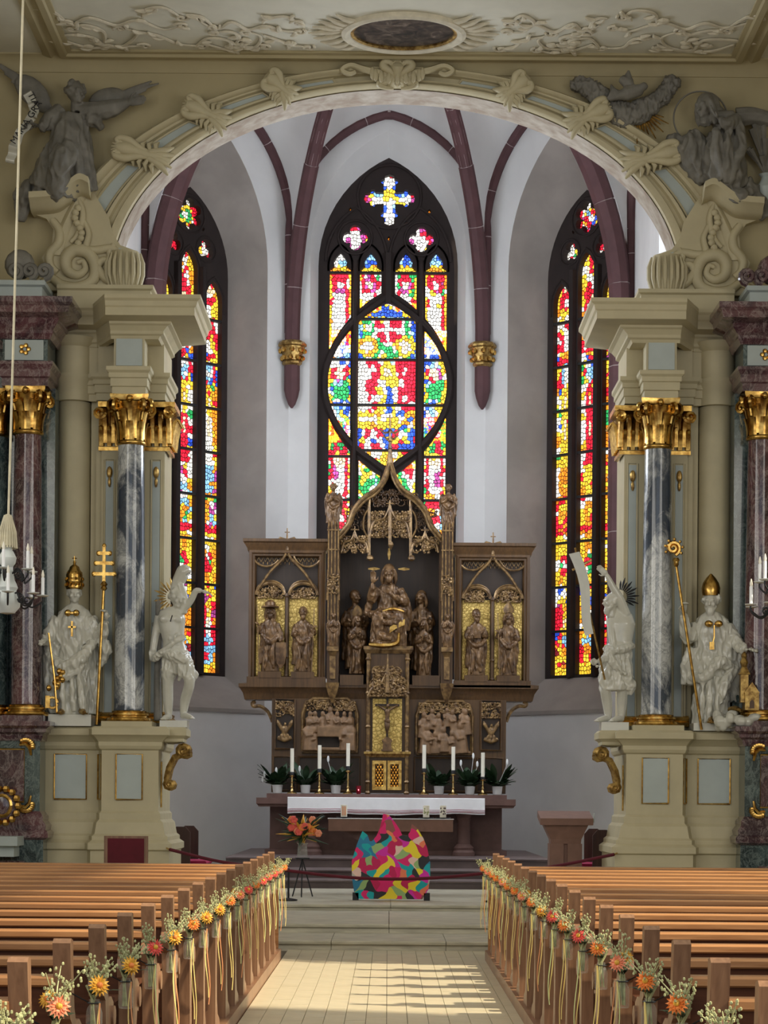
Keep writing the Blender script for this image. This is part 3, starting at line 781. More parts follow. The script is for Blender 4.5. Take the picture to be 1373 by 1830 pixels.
    for c in qf: pane(win, fn, .67, c[0]-.25, c[0]+.25, c[1]-.25, c[1]+.25, lambda x, z, r: W_ if hypot(x-c[0], z-c[1]+.03) < .12 else pick(r, (W_, 3), (R_, 1.6), (Y_, 1), (P_, .6)), rng, .055, 1.5)
    def crossp(x, z, r):
        d = max(abs(x-cc[0]), abs(z-cc[1]))
        if d > .40: return pick(r, (R_, 2), (P_, 2), (W_, .5)) if z > cc[1]-.2 else W_
        if min(abs(x-cc[0]), abs(z-cc[1])) > .09: return pick(r, (B2, 2), (LB, 1))
        return pick(r, (W_, 4), (Y_, 2))
    pane(win, fn, .67, cc[0]-.54, cc[0]+.54, cc[1]-.56, cc[1]+.52, crossp, rng, .06, 1.5)
    for x, y in ((623, 377), (764, 379), (692, 428)): pane(win, fn, .67, uz(x)-.05, uz(x)+.05, zof(y)-.05, zof(y)+.05, lambda a, b, r: O2, rng, .06)
    O('lead_backing', MB().plate(arch(1.39, 4.0, 12.05, 2.17, 11), [], fn, .69, .71), M['lead'], win)
centre_window()
# ---------------------------------------------------------------- archivolt of the chancel arch
def arcpt(t, f):
    a = AI + (4.66-AI)*f; b = BI + (2.86-BI)*f; zc = ZI + (8.58-ZI)*f
    return XA + a*cos(t), zc + b*sin(t)
def arc_sweep(t0, t1, n, prof):
    rings = []
    for i in range(n+1):
        t = t0 + (t1-t0)*i/n; rings.append([(arcpt(t, f)[0], YA-d, arcpt(t, f)[1]) for f, d in prof])
    return MB().loft(rings, True, True)
arch_t = T('arch_moulding', (XA, YA, 8.5), 'cream moulded archivolt with grey panels round the chancel arch', 'arch moulding', kind=S)
O('band', arc_sweep(.10, pi-.10, 60, [(0, -.02), (0, .10), (.08, .13), (.13, .13), (.16, .07), (.22, .07), (.25, .12), (.31, .13), (.35, .03), (.66, .03), (.70, .12), (.76, .13), (.80, .19), (.90, .21), (.97, .17), (1.0, .10), (1.0, -.02)]), M['trim'], arch_t, smooth=50)
def find_t(x, y):
    X, Z = at(x, y, YA); return min((hypot(arcpt(t, .5)[0]-X, arcpt(t, .5)[1]-Z), t) for t in [i*pi/400 for i in range(401)])[1]
tl = [find_t(x, y) for x, y in ((1170, 281), (1055, 201), (919, 156))]; tc = [t for t in tl] + [pi/2-.19, pi/2+.19] + [pi - t for t in tl[::-1]]
edges = [.13] + tl + [pi/2-.17] ; edges2 = [pi/2+.17] + [pi-t for t in tl[::-1]] + [pi-.13]
for E in (edges, edges2):
    for a, b in zip(E[:-1], E[1:]):
        g = .050 if b-a > .25 else .03
        O('grey_panel', arc_sweep(a+g, b-g, 8, [(.38, .02), (.38, .045), (.64, .045), (.64, .02)]), M['grey_panel'], arch_t, smooth=0)
        O('panel_bead', MB().tube([(arcpt(t, f)[0], YA-.05, arcpt(t, f)[1]) for t, f in [(a+g+(b-a-2*g)*k/8, .375) for k in range(9)] + [(b-g-(b-a-2*g)*k/8, .645) for k in range(9)] + [(a+g, .375)]], .018, 5), M['trim'], arch_t)
def cartouche(t, w, big=False):
    """scroll ornament straddling the archivolt at angle t"""
    m = MB(); ci_, co_ = Vector(arcpt(t, 0.0)), Vector(arcpt(t, 1.0)); r = (co_-ci_); L = r.length; r.normalize(); s = Vector((r.y, -r.x))
    def P(a, b, d): q = ci_ + r*a*L + s*b; return (q.x, YA-d, q.y)
    k = 1.5 if big else 1.0
    m.tube([P(a, 0, d) for a, d in ((-.04, .12), (.15, .17), (.35, .19), (.6, .22), (.85, .25), (1.02, .26))], [.03, .07, .06, .07, .10, .06], 8)
    RR = Matrix(((s.x, 0, r.x), (0, 1, 0), (s.y, 0, r.y)))
    m.ell(P(.93, 0, .20), (.15*k, .06, .10), 12, 7, RR)
    for sg in (-1, 1):
        m.tube([P(a, sg*b*k, d) for a, b, d in smoothpath([(.38, .03, .2), (.58, .06, .24), (.80, .12, .26), (.98, .125, .26), (1.04, .085, .27), (.98, .055, .28)], 4)], [.03, .045, .055, .05, .04, .03], 7)
        m.tube([P(a, sg*b*k, d) for a, b, d in smoothpath([(.45, .03, .19), (.28, .06, .2), (.10, .11, .18), (-.06, .19, .13)], 4)], [.035, .05, .05, .015], 7)
        m.tube([P(a, sg*b*k, d) for a, b, d in smoothpath([(.35, .03, .19), (.15, .04, .2), (-.10, .09, .14)], 4)], [.03, .045, .015], 7)
        for j in range(4): a = .62-.13*j; m.tube([P(a, sg*.03, .2), P(a+.06, sg*(.10+.015*j)*k, .2), P(a+.02, sg*(.17+.015*j)*k, .14)], [.025, .04, .012], 5)
        if big:
            m.tube([P(a, sg*b, d) for a, b, d in smoothpath([(.55, .2, .2), (.75, .45, .2), (.95, .62, .2), (.7, .74, .2), (.5, .64, .2), (.62, .56, .2)], 4)], [.05, .045, .03], 6)
            m.tube([P(a, sg*b, d) for a, b, d in smoothpath([(.3, .1, .2), (.05, .25, .17), (-.15, .18, .16), (-.2, .05, .15)], 4)], [.05, .04, .02], 6)
    for j in range(7):
        a = (j-3)*.33; m.tube([P(.86, .02*(j-3), .26), P(.96+.05*cos(a), .09*sin(a)*k, .28), P(1.02+.10*cos(a), .15*sin(a)*k, .24)], [.018, .03, .012], 5)
    if big:
        for j in range(9): m.ell(P(.55-.3*cos((j-4)*.34), .34*sin((j-4)*.34), .24), (.035, .03, .09), 6, 4)
    O('scroll_cartouche' if not big else 'crown_cartouche', m, M['trim'], arch_t, smooth=60)
for t in tl + [pi-t for t in tl]: cartouche(t, .2)
cartouche(pi/2, .5, True)
# ---------------------------------------------------------------- scroll consoles at the arch feet
def px_poly(pts, Y): return [at(x, y, Y) for x, y in pts]
foot = px_poly([(60, 372), (60, 384), (84, 393), (97, 412), (94, 438), (76, 462), (84, 486), (64, 505), (62, 521), (252, 521), (252, 470), (243, 450), (216, 440), (202, 420), (196, 392), (168, 345), (150, 333), (124, 352), (88, 360), (58, 362)], YA-.1)
def scrolls(m, Y, S):
    for pts, r in S: m.tube([(x, Y(i/max(1, len(pts)-1)) if callable(Y) else Y, z) for i, (x, z) in enumerate(px_poly(smoothpath(pts, 5), YA-.1))], r, 7)
def console(mir, label):
    f = (lambda m: m.mirrored(XA)) if mir else (lambda m: m)
    r = T('arch_console', (XA + (3.9 if mir else -3.9), YA-.2, 8.4), label, 'console', kind=S)
    O('back_plate', f(MB().prism(foot, XZ, YA-.16, YA+.02)), M['trim'], r, smooth=0)
    m = MB(); yy = YA-.18
    scrolls(m, yy, [([(246, 516), (236, 500), (228, 492), (212, 500), (200, 505), (186, 495), (176, 480), (186, 468), (200, 474), (198, 486), (190, 486)], [.05, .06, .07, .05, .03]),
                    ([(66, 516), (92, 500), (112, 512), (140, 516), (166, 505), (172, 480), (160, 456), (136, 450), (120, 464), (122, 486), (140, 494), (154, 484), (150, 470), (140, 472)], [.04, .07, .08, .09, .08, .05, .03]),
                    ([(95, 396), (108, 416), (106, 438), (90, 458), (92, 478), (104, 490)], [.05, .07, .06, .05]),
                    ([(150, 395), (160, 420), (156, 446), (176, 450), (198, 446), (214, 452)], [.03, .05, .06, .03]),
                    ([(205, 440), (196, 455), (206, 466), (216, 458), (210, 452)], [.04, .035, .02]),
                    ([(140, 352), (150, 385), (142, 420), (128, 436)], [.03, .05, .03])])
    for i in range(9): x, z = px_poly([(140-6*sin(i*.9), 372+i*9)], YA-.2)[0]; m.ell((x, YA-.22, z), (.05, .04, .05), 6, 4)
    O('scrollwork', f(m), M['trim'], r, smooth=60)
    m = MB(); x0, z0 = at(224, 482, YA-.15)
    O('leaf_roll', f(MB().lathe([(.0, -.32), (.20, -.30), (.25, -.12), (.24, .08), (.18, .24), (.0, .28)], (x0, YA-.12, z0), 14)), M['trim'], r)
    for k in range(9):
        a = -pi*.95 + k*.32; m.tube([(x0+q*cos(a), YA-.12+q*sin(a), z0+dz) for q, dz in ((.22, -.26), (.27, -.1), (.27, .06), (.23, .2))], [.012, .03, .03, .012], 5)
    O('leaf_carving', f(m), M['trim'], r)
    pth = px_poly(smoothpath([(165, 338), (148, 332), (128, 345), (104, 360), (60, 364)], 5), YA-.1)
    rings = []
    for i, (x, z) in enumerate(pth): rings.append([(x, YA-.04, z+.02), (x, YA-.5, z+.05), (x, YA-.5, z-.03), (x, YA-.42, z-.07), (x, YA-.38, z-.13), (x, YA-.28, z-.17), (x, YA-.04, z-.17)])
    O('bracket_cornice', f(MB().loft(rings)), M['trim'], r, smooth=50)
    O('grey_inlay', f(MB().prism(px_poly([(214, 446), (236, 452), (242, 466), (222, 476), (206, 470), (204, 456)], YA-.1), XZ, YA-.19, YA-.1)), M['grey_panel'], r)
    O('impost_block', f(MB().mould([(XA-4.5, YA-.35), (XA-3.26, YA-.35), (XA-3.26, YA+.64)], [(-.3, 8.08), (.0, 8.08), (0, 8.36), (.04, 8.38), (.04, 8.43), (-.3, 8.43)])), M['trim'], r, smooth=0)
console(False, 'scrolled stucco console at the arch foot under the angel relief')
console(True, 'scrolled stucco console at the arch foot under the kneeling figure relief')
# ---------------------------------------------------------------- Corinthian capital
def leafs(m, c, n, r0, z0, h, lean, wid, a0=0.0, arcs=None):
    for k in range(n):
        a = a0 + 2*pi*k/n
        if arcs and not (arcs[0] <= (a % (2*pi)) <= arcs[1]): continue
        ca, sa = cos(a), sin(a); rings = []
        for t in (0, .25, .5, .75, .92, 1.0):
            rr = r0 + lean*t**3 + (.02 if t < 1 else .035); z = z0 + h*(t if t < .93 else .90)
            w = wid*(1-.25*t) if t < .95 else wid*.35
            rings.append([(c[0]+rr*ca-sa*w*e - (abs(e)*.012)*ca, c[1]+rr*sa+ca*w*e-(abs(e)*.012)*sa, z) for e in (-1, -.5, 0, .5, 1)])
        m.loft(rings, closed=False)
def capital(c, z0, z1, r, n=8):
    m = MB(); h = z1-z0
    m.lathe([(r*1.02, z0-.02), (r*1.14, z0), (r*1.14, z0+.03), (r, z0+.045), (r*.98, z0+.3*h), (r*1.1, z0+.7*h), (r*1.35, z0+.86*h)], (c[0], c[1], 0), 18)
    leafs(m, c, n, r*1.0, z0+.04, h*.42, .05, r*.34); leafs(m, c, n, r*1.0, z0+.06, h*.66, .08, r*.34, pi/n)
    for k in range(4):
        a = pi/4 + k*pi/2; q = r*1.62
        for s in (-1, 1):
            b = a + s*.16; ctr = (q*.98, z0+.76*h); pts = [(r*1.05, z0+.5*h), (r*1.25, z0+.74*h)] + spiral(ctr, .085, .02, pi*.6, -1.5, 14)
            m.tube([(c[0]+u*cos(b), c[1]+u*sin(b), z) for u, z in pts], [.018, .028, .03, .028, .024, .02], 5)
    for k in range(4): m.ell((c[0]+r*1.42*cos(k*pi/2), c[1]+r*1.42*sin(k*pi/2), z0+.9*h), (.045, .045, .05), 6, 5)
    q = r*1.5; ab = []
    for k in range(4):
        a = pi/4 + k*pi/2; b = a + pi/2
        p0 = Vector((cos(a), sin(a)))*q*1.28; p1 = Vector((cos(b), sin(b)))*q*1.28
        for t in (0, .25, .5, .75): v = p0.lerp(p1, t); v *= 1-.14*sin(pi*t); ab.append((c[0]+v.x, c[1]+v.y))
    m.loft([[(x, y, z1-.075) for x, y in ab], [(c[0]+(x-c[0])*1.06, c[1]+(y-c[1])*1.06, z1-.03) for x, y in ab], [(c[0]+(x-c[0])*1.06, c[1]+(y-c[1])*1.06, z1) for x, y in ab]])
    return m
def base_rings(c, z0, r): return MB().lathe([(r*1.45, z0), (r*1.5, z0+.02), (r*1.45, z0+.05), (r*1.22, z0+.06), (r*1.2, z0+.075), (r*1.32, z0+.085), (r*1.32, z0+.11), (r*1.1, z0+.12), (r*1.12, z0+.14), (r, z0+.15)], (c[0], c[1], 0), 24)
def shaft(c, z0, z1, r):
    return MB().lathe([(r*1.03, z0), (r, z0+.03)] + [(r*(1-.13*(t**1.8)), z0+.03+(z1-z0-.03)*t) for t in (.2, .4, .6, .8, 1.0)], (c[0], c[1], 0), 28)
def lerp_mould(A, B, prof):
    """stepped moulding between a body path and an outer path"""
    rings = [[(a[0]+(b[0]-a[0])*f, a[1]+(b[1]-a[1])*f, z) for f, z in prof] for a, b in zip(A, B)]
    return MB().loft([list(x) for x in rings], True, True)
def frame_rect(m, x0, x1, z0, z1, y, r=.012):
    m.tube([(x0, y, z0), (x1, y, z0), (x1, y, z1), (x0, y, z1), (x0, y, z0)], r, 5)
def pier(mir, nm):
    f = (lambda m: m.mirrored(XA)) if mir else (lambda m: m)
    u = lambda x: XA + x
    pd = T('pedestal', (XA + (3.8 if mir else -3.8), 28.0, .28), 'cream stepped pedestal with grey gilt-edged panels, %s of the chancel arch' % nm, 'pedestal')
    PP = [(u(-4.56), 27.95), (u(-3.86), 27.95), (u(-3.79), 27.72), (u(-3.05), 27.72), (u(-3.05), 29.2)]
    O('body', f(MB().mould(PP, [(-.3, .28), (.16, .28), (.16, .93), (.20, .95), (.20, 1.03), (.14, 1.07), (.14, 1.12), (.10, 1.15), (.07, 1.30), (.03, 1.34), (.03, 1.42), (0, 1.45), (0, 2.24), (.03, 2.26), (.05, 2.30), (.05, 2.35), (.11, 2.42), (.15, 2.44), (.15, 2.52), (.11, 2.55), (-.3, 2.55)])), M['trim'], pd, smooth=25)
    O('top_slab', f(MB().box(u(-4.56), u(-3.7), 27.9, 28.62, 2.45, 2.55).box(u(-3.82), u(-2.95), 27.68, 29.2, 2.45, 2.552)), M['trim'], pd, smooth=0)
    for x0, x1, y in ((u(-4.44), u(-4.02), 27.95), (u(-3.60), u(-3.26), 27.72)):
        O('grey_panel', f(MB().box(x0, x1, y-.012, y+.02, 1.60, 2.19)), M['grey_panel'], pd, smooth=0)
        g = MB(); frame_rect(g, x0, x1, 1.60, 2.19, y-.012); O('gilt_frame', f(g), M['gold'], pd)
    for x0, x1 in ((u(-3.885), u(-3.80)),):
        g = MB(); g.tube([(x0+.02, 27.92, 1.6), (x1, 27.76, 1.6), (x1, 27.76, 2.19), (x0+.02, 27.92, 2.19), (x0+.02, 27.92, 1.6)], .012, 5); O('gilt_frame', f(g), M['gold'], pd)
    # bracket for the figure beside the arch
    br = T('figure_bracket', (XA + (2.85 if mir else -2.85), 28.0, 2.4), 'cream bracket on a gilded scroll, at the arch side of the %s pedestal' % nm, 'bracket', kind=S)
    O('shelf', f(MB().mould([(u(-2.98), 27.76), (u(-2.72), 27.76), (u(-2.72), 28.3), (u(-2.98), 28.3)], [(-.12, 2.34), (-.06, 2.36), (.0, 2.42), (.03, 2.44), (.03, 2.52), (0, 2.55), (-.12, 2.55)]).box(u(-2.98), u(-2.74), 27.78, 28.28, 2.36, 2.548)), M['trim'], br, smooth=25)
    m = MB(); pts = [(u(x), z) for x, z in [(-2.70, 2.24)]]
    sp = [(u(-2.74)+a, z) for a, z in spiral((0, 2.25), .03, .085, pi, 1.5, 14)] + [(u(-2.86), 2.16), (u(-2.93), 2.02), (u(-2.96), 1.88)] + [(u(-2.92)+a, z) for a, z in spiral((0, 1.80), .06, .02, pi*.7, 1.3, 10)]
    for y in (27.88, 28.02, 28.16): m.tube([(x, y, z) for x, z in sp], .042, 6)
    O('gilded_scroll', f(m), M['oldgold'], br)
    g = MB().tube([(u(-3.04), 28.0, 1.5), (u(-3.04), 28.0, 2.1)], .012, 5); O('gilt_bead', f(g), M['gold'], br)
    # shafts behind: half column, pilaster with panel
    ps = T('pier', (XA + (3.8 if mir else -3.8), 28.5, 2.55), 'cream pier with half column and panelled pilaster, %s of the chancel arch' % nm, 'pier', kind=S)
    O('half_column', f(MB().lathe([(.27, 2.55), (.27, 2.66), (.24, 2.70), (.235, 2.8), (.225, 6.85), (.23, 6.9)], (u(-4.30), 28.50, 0), 20)), M['trim'], ps)
    O('strips', f(MB().mould([(u(-4.06), 28.6), (u(-4.06), 28.44), (u(-3.98), 28.44), (u(-3.98), 28.36), (u(-3.90), 28.36), (u(-3.90), 28.30), (u(-3.06), 28.30), (u(-3.06), 29.2)], [(-.02, 2.55), (0, 2.55), (0, 6.9), (-.02, 6.9)])), M['trim'], ps, smooth=0)
    for x0, x1 in ((-3.84, -3.74), (-3.22, -3.12)):
        O('grey_panel', f(MB().box(u(x0), u(x1), 28.29, 28.32, 2.75, 6.1)), M['grey_panel'], ps, smooth=0)
        g = MB(); frame_rect(g, u(x0)-.015, u(x1)+.015, 2.74, 6.12, 28.295, .016); O('panel_moulding', f(g), M['trim'], ps)
        O('gilt_drop', f(MB().ell((u((x0+x1)/2), 28.27, 5.95), (.04, .03, .08), 6, 5).ell((u((x0+x1)/2), 28.27, 5.82), (.022, .02, .07), 6, 5)), M['oldgold'], ps)
    # pilaster capitals
    m = MB(); z0, z1 = 6.26, 6.88
    m.mould([(u(-3.94), 28.31), (u(-3.02), 28.31), (u(-3.02), 28.9)], [(-.02, z0-.02), (.03, z0-.02), (.03, z0+.03), (0, z0+.04), (.02, z0+.5), (.07, z1-.07), (.10, z1-.07), (.10, z1), (-.02, z1)])
    for k in range(9):
        x = u(-3.90 + .105*k)
        for hz, hh in ((z0+.04, .24), (z0+.08, .38)): m.tube([(x + (.05 if hh > .3 else 0), 28.29-d, hz+t*hh) for t, d in ((0, 0), (.5, .02), (.85, .05), (1, .09), (.93, .11))], [.045, .045, .035, .02], 5)
    for k in range(5): m.tube([(u(-2.99)+d, 28.36+.12*k, z0+.05+t*.36) for t, d in ((0, 0), (.5, .02), (.85, .05), (1, .09), (.93, .12))], [.045, .045, .035, .02], 5)
    for x, s in ((-3.92, -1), (-3.70, 1), (-3.28, -1), (-3.0, 1)): m.tube([(u(x)+a, 28.20, z) for a, z in spiral((0, z1-.15), .085, .02, 0, 1.5*s, 14)], .028, 5)
    O('gilded_capital', f(m), M['gold'], ps, smooth=60)
    g = MB().mould([(u(-3.94), 28.31), (u(-3.02), 28.31), (u(-3.02), 28.9)], [(-.02, 2.62), (.08, 2.62), (.09, 2.67), (.05, 2.70), (.06, 2.74), (0, 2.77)]); O('gilded_base', f(g), M['gold'], ps)
    # marble column
    c = (u(-3.47), 28.0); cl = T('marble_column', (f(MB().box(c[0], c[0], 0, 0, 0, 0)).v[0][0], 28.0, 2.55), 'blue grey veined marble column with gilded capital, %s of the chancel arch' % nm, 'column')
    O('plinth', f(MB().box(c[0]-.33, c[0]+.33, 27.70, 28.3, 2.552, 2.62)), M['trim'], cl, smooth=0)
    O('base', f(base_rings(c, 2.62, .205)), M['gold'], cl)
    O('shaft', f(shaft(c, 2.77, 6.28, .20)), M['bluegrey'], cl)
    O('capital', f(capital(c, 6.27, 6.90, .175)), M['gold'], cl, smooth=60)
    # entablature
    en = T('entablature', (XA + (3.6 if mir else -3.6), 28.2, 6.9), 'cream projecting entablature over the %s marble column' % nm, 'entablature', kind=S)
    E = [(u(-4.50), 28.32), (u(-3.97), 28.32), (u(-3.97), 28.24), (u(-3.70), 28.24), (u(-3.70), 27.78), (u(-3.26), 27.78), (u(-3.26), 28.2), (u(-3.05), 28.2), (u(-3.05), 29.22)]
    O('architrave', f(MB().mould(E, [(-.3, 6.90), (0, 6.90), (0, 6.99), (.02, 7.0), (.02, 7.10), (.04, 7.11), (.04, 7.17), (.07, 7.20), (.07, 7.25), (-.3, 7.25)])), M['trim'], en, smooth=20)
    O('frieze', f(MB().mould(E, [(-.3, 7.25), (-.02, 7.25), (-.02, 7.64), (-.3, 7.64)])), M['trim'], en, smooth=0)
    O('grey_panel', f(MB().box(u(-3.65), u(-3.31), 27.78, 27.83, 7.27, 7.62)), M['grey_panel'], en, smooth=0)
    O('half_round', f(MB().lathe([(.26, 6.9), (.26, 7.1), (.30, 7.2), (.30, 7.25), (.25, 7.26), (.25, 7.62), (.3, 7.66), (.34, 7.74)], (u(-4.30), 28.45, 0), 18)), M['trim'], en)
    A = [(u(-4.50), 28.32), (u(-3.97), 28.32), (u(-3.72), 27.80), (u(-3.10), 27.80), (u(-3.10), 29.22)]
    B = [(u(-4.50), 28.0), (u(-3.99), 28.0), (u(-3.76), 27.42), (u(-2.52), 27.42), (u(-2.52), 29.22)]
    O('cornice', f(lerp_mould(A, B, [(-.5, 7.62), (.0, 7.62), (.04, 7.66), (.12, 7.68), (.12, 7.72), (.22, 7.78), (.30, 7.80), (.30, 7.83), (.86, 7.86), (.86, 7.96), (.90, 7.98), (.93, 8.04), (1.0, 8.07), (1.0, 8.12), (-.5, 8.13)])), M['trim'], en, smooth=20)
pier(False, 'left'); pier(True, 'right')
# ---------------------------------------------------------------- dark marble side altars at the edges of the picture
def side_altar(mir, nm):
    f = (lambda m: m.mirrored(XA)) if mir else (lambda m: m); u = lambda x: XA + x
    r = T('side_altar', (XA + (6.3 if mir else -6.3), 27.6, .2), 'dark purple and green marble side altar with gilded capitals, beside the %s pedestal' % nm, 'side altar')
    P = [(u(-8.3), 27.5), (u(-4.56), 27.5), (u(-4.56), 28.14)]
    def part(n, mat, prof, path=P): O(n, f(MB().mould(path, prof)), M[mat], r, smooth=25)
    part('plinth', 'green', [(-.3, .205), (.06, .205), (.06, 1.08), (-.3, 1.08)])
    part('base_moulding', 'purple', [(-.3, 1.07), (.07, 1.07), (.13, 1.10), (.13, 1.17), (.09, 1.20), (.10, 1.26), (.05, 1.32), (.05, 1.38), (.0, 1.44), (-.3, 1.44)])
    part('die', 'green', [(-.3, 1.43), (0, 1.43), (0, 2.36), (-.3, 2.36)])
    part('pedestal_cornice', 'purple', [(-.3, 2.35), (.02, 2.35), (.04, 2.40), (.04, 2.43), (.09, 2.46), (.09, 2.50), (.15, 2.54), (.15, 2.60), (-.4, 2.60)])
    O('purple_panel', f(MB().box(u(-6.2), u(-4.76), 27.48, 27.52, 1.56, 2.24)), M['purple'], r, smooth=0)
    g = MB(); frame_rect(g, u(-6.2), u(-4.76), 1.56, 2.24, 27.485, .014); O('gilt_frame', f(g), M['gold'], r)
    for z, s in ((2.26, 1), (1.54, -1)):
        g = MB()
        for k in range(8): a = -.6 + k*.33; g.ell((u(-4.74)+.09*sin(a), 27.47, z+s*.02+s*.08*cos(a)), (.035, .03, .035), 6, 4)
        g.tube([(u(-4.82)+a, 27.47, z+s*b) for a, b in ((0, .04), (.08, .05), (.13, 0), (.15, -.1))], [.02, .03, .015], 5)
        O('gilt_corner_scroll', f(g), M['gold'], r)
    O('purple_block', f(MB().box(u(-5.6), u(-4.72), 27.3, 27.52, .205, .8)), M['purple'], r, smooth=0)
    for (x, rad, mt) in ((-4.79, .20, 'purple'), (-5.28, .21, 'green')):
        c = (u(x), 27.78) if mt == 'purple' else (u(x), 27.95)
        O('column_plinth', f(MB().box(c[0]-.27, c[0]+.27, c[1]-.27, c[1]+.27, 2.58, 2.68)), M['purple'], r, smooth=0)
        O('gilded_base', f(base_rings(c, 2.68, rad)), M['gold'], r)
        O('column_shaft', f(shaft(c, 2.83, 6.36, rad)), M[mt], r)
        O('gilded_capital', f(capital(c, 6.36, 6.95, rad*.9)), M['gold'], r, smooth=60)
    O('green_pilaster', f(MB().box(u(-4.72), u(-4.47), 27.98, 28.3, 2.6, 7.0)), M['green'], r, smooth=0)
    O('back_slab', f(MB().box(u(-8.3), u(-4.70), 28.1, 28.5, 2.55, 7.8)), M['green'], r, smooth=0)
    Q = [(u(-5.10), 28.2), (u(-5.10), 27.55), (u(-4.50), 27.55), (u(-4.50), 28.2)]
    part('architrave', 'purple', [(-.25, 6.95), (0, 6.95), (0, 7.05), (.03, 7.07), (.03, 7.16), (.07, 7.22), (.07, 7.26), (-.25, 7.26)], Q)
    part('frieze', 'green', [(-.25, 7.25), (-.01, 7.25), (-.01, 7.56), (-.25, 7.56)], Q)
    O('frieze_panel', f(MB().box(u(-5.06), u(-4.56), 27.53, 27.58, 7.28, 7.54)), M['grey_panel'], r, smooth=0)
    g = MB()
    for k in range(5): g.ell((u(-4.80)+.05*cos(2*pi*k/5), 27.52, 7.42+.05*sin(2*pi*k/5)), (.032, .02, .032), 6, 4)
    O('gilt_rosette', f(g), M['gold'], r)
    part('cornice', 'purple', [(-.25, 7.55), (.03, 7.55), (.07, 7.62), (.07, 7.66), (.14, 7.74), (.16, 7.80), (.30, 7.84), (.32, 7.92), (.36, 7.96), (.36, 8.03), (-.25, 8.05)], Q)
    O('wall_cornice', f(MB().box(u(-8.3), u(-5.1), 27.9, 28.4, 7.5, 8.0)), M['purple'], r, smooth=0)
    O('attic_block', f(MB().mould([(u(-5.3), 28.4), (u(-5.3), 27.75), (u(-4.62), 27.75), (u(-4.62), 28.4)], [(-.2, 8.05), (0, 8.05), (0, 8.28), (.04, 8.3), (.04, 8.36), (-.2, 8.37)])), M['grey_panel'], r, smooth=0)
    m = MB()
    for k in range(3):
        cx_ = u(-4.98 + .19*k); m.tube([(cx_+a, 27.8, z) for a, z in spiral((0, 8.5), .11, .02, -pi/2, 1.6, 16)], .04, 6)
    m.ell((u(-4.95), 27.95, 8.62), (.2, .14, .2), 10, 7)
    O('attic_scroll', f(m), M['purple' if mir else 'greystone'], r)
    if not mir:
        O('mensa_edge', MB().box(-6.8, -4.69, 26.9, 27.4, 1.0, 1.12).box(-6.6, -4.75, 27.0, 27.4, .86, 1.0), M['grey_panel'], r, smooth=0)
        g = MB(); cx_, cz = at(8, 1440, 27.2)
        for k in range(14): a = 2*pi*k/14; g.ell((cx_-.03+.20*cos(a), 27.2, cz+.22*sin(a)), (.05, .05, .05), 6, 4)
        g.tube([(cx_-.03+.11*cos(2*pi*k/16), 27.2, cz+.13*sin(2*pi*k/16)) for k in range(17)], .03, 6)
        O('gilt_cartouche', g, M['gold'], r)
        O('cartouche_field', MB().ell((cx_-.03, 27.22, cz), (.17, .05, .2), 14, 8), M['purple'], r)
side_altar(False, 'left'); side_altar(True, 'right')
# ---------------------------------------------------------------- ceiling stucco and oval painting
ov = T('ceiling_painting', (.09, 27.5, ZCEIL), 'dark oval ceiling painting in a gilded stucco frame', 'painting')
oc = (at(722, 55, 27.5)[0], 27.52)
def oval(a, b, n=40): return [(oc[0]+a*cos(2*pi*i/n), oc[1]+b*sin(2*pi*i/n)) for i in range(n)]
m_, nt_, b_ = newmat('dark_oval_picture')
nn = noise(nt_, 5.5, 6, 1.2); nt_.links.new(ramp(nt_, nn, [(.35, (.012, .010, .010)), (.5, (.05, .034, .028)), (.62, (.10, .075, .06)), (.72, (.20, .16, .13))]), b_.inputs['Base Color']); b_.inputs['Roughness'].default_value = .5
O('canvas', MB().loft([[(x, y, ZCEIL-.012) for x, y in oval(.72, .60)], [(x, y, ZCEIL) for x, y in oval(.72, .60)]]), m_, ov)
O('gilded_rim', MB().mould(oval(.70, .585)[::-1], [(0.05, ZCEIL), (.05, ZCEIL-.035), (.02, ZCEIL-.05), (-.02, ZCEIL-.035), (-.02, ZCEIL)], True), M['oldgold'], ov)
O('stucco_frame', MB().mould(oval(.76, .635)[::-1], [(-.05, ZCEIL), (-.05, ZCEIL-.06), (-.0, ZCEIL-.08), (.06, ZCEIL-.06), (.09, ZCEIL)][::-1], True), M['stucco'], ov)
m = MB()
for s in (-1, 1):
    for k in range(9):
        a = (k-4)*.17; x0 = oc[0]+s*(.80*cos(a)); y0 = oc[1]+.66*sin(a)
        m.tube([(x0+s*t*(.44-.05*abs(k-4)), y0+t*.22*(k-4)/4+.05*sin(t*3+k), ZCEIL-.02-.015*sin(pi*t)) for t in (0, .3, .6, .85, 1)], [.02, .04, .036, .022, .008], 6)
O('leaf_sprays', m, M['stucco'], ov)
st = random.Random(3)
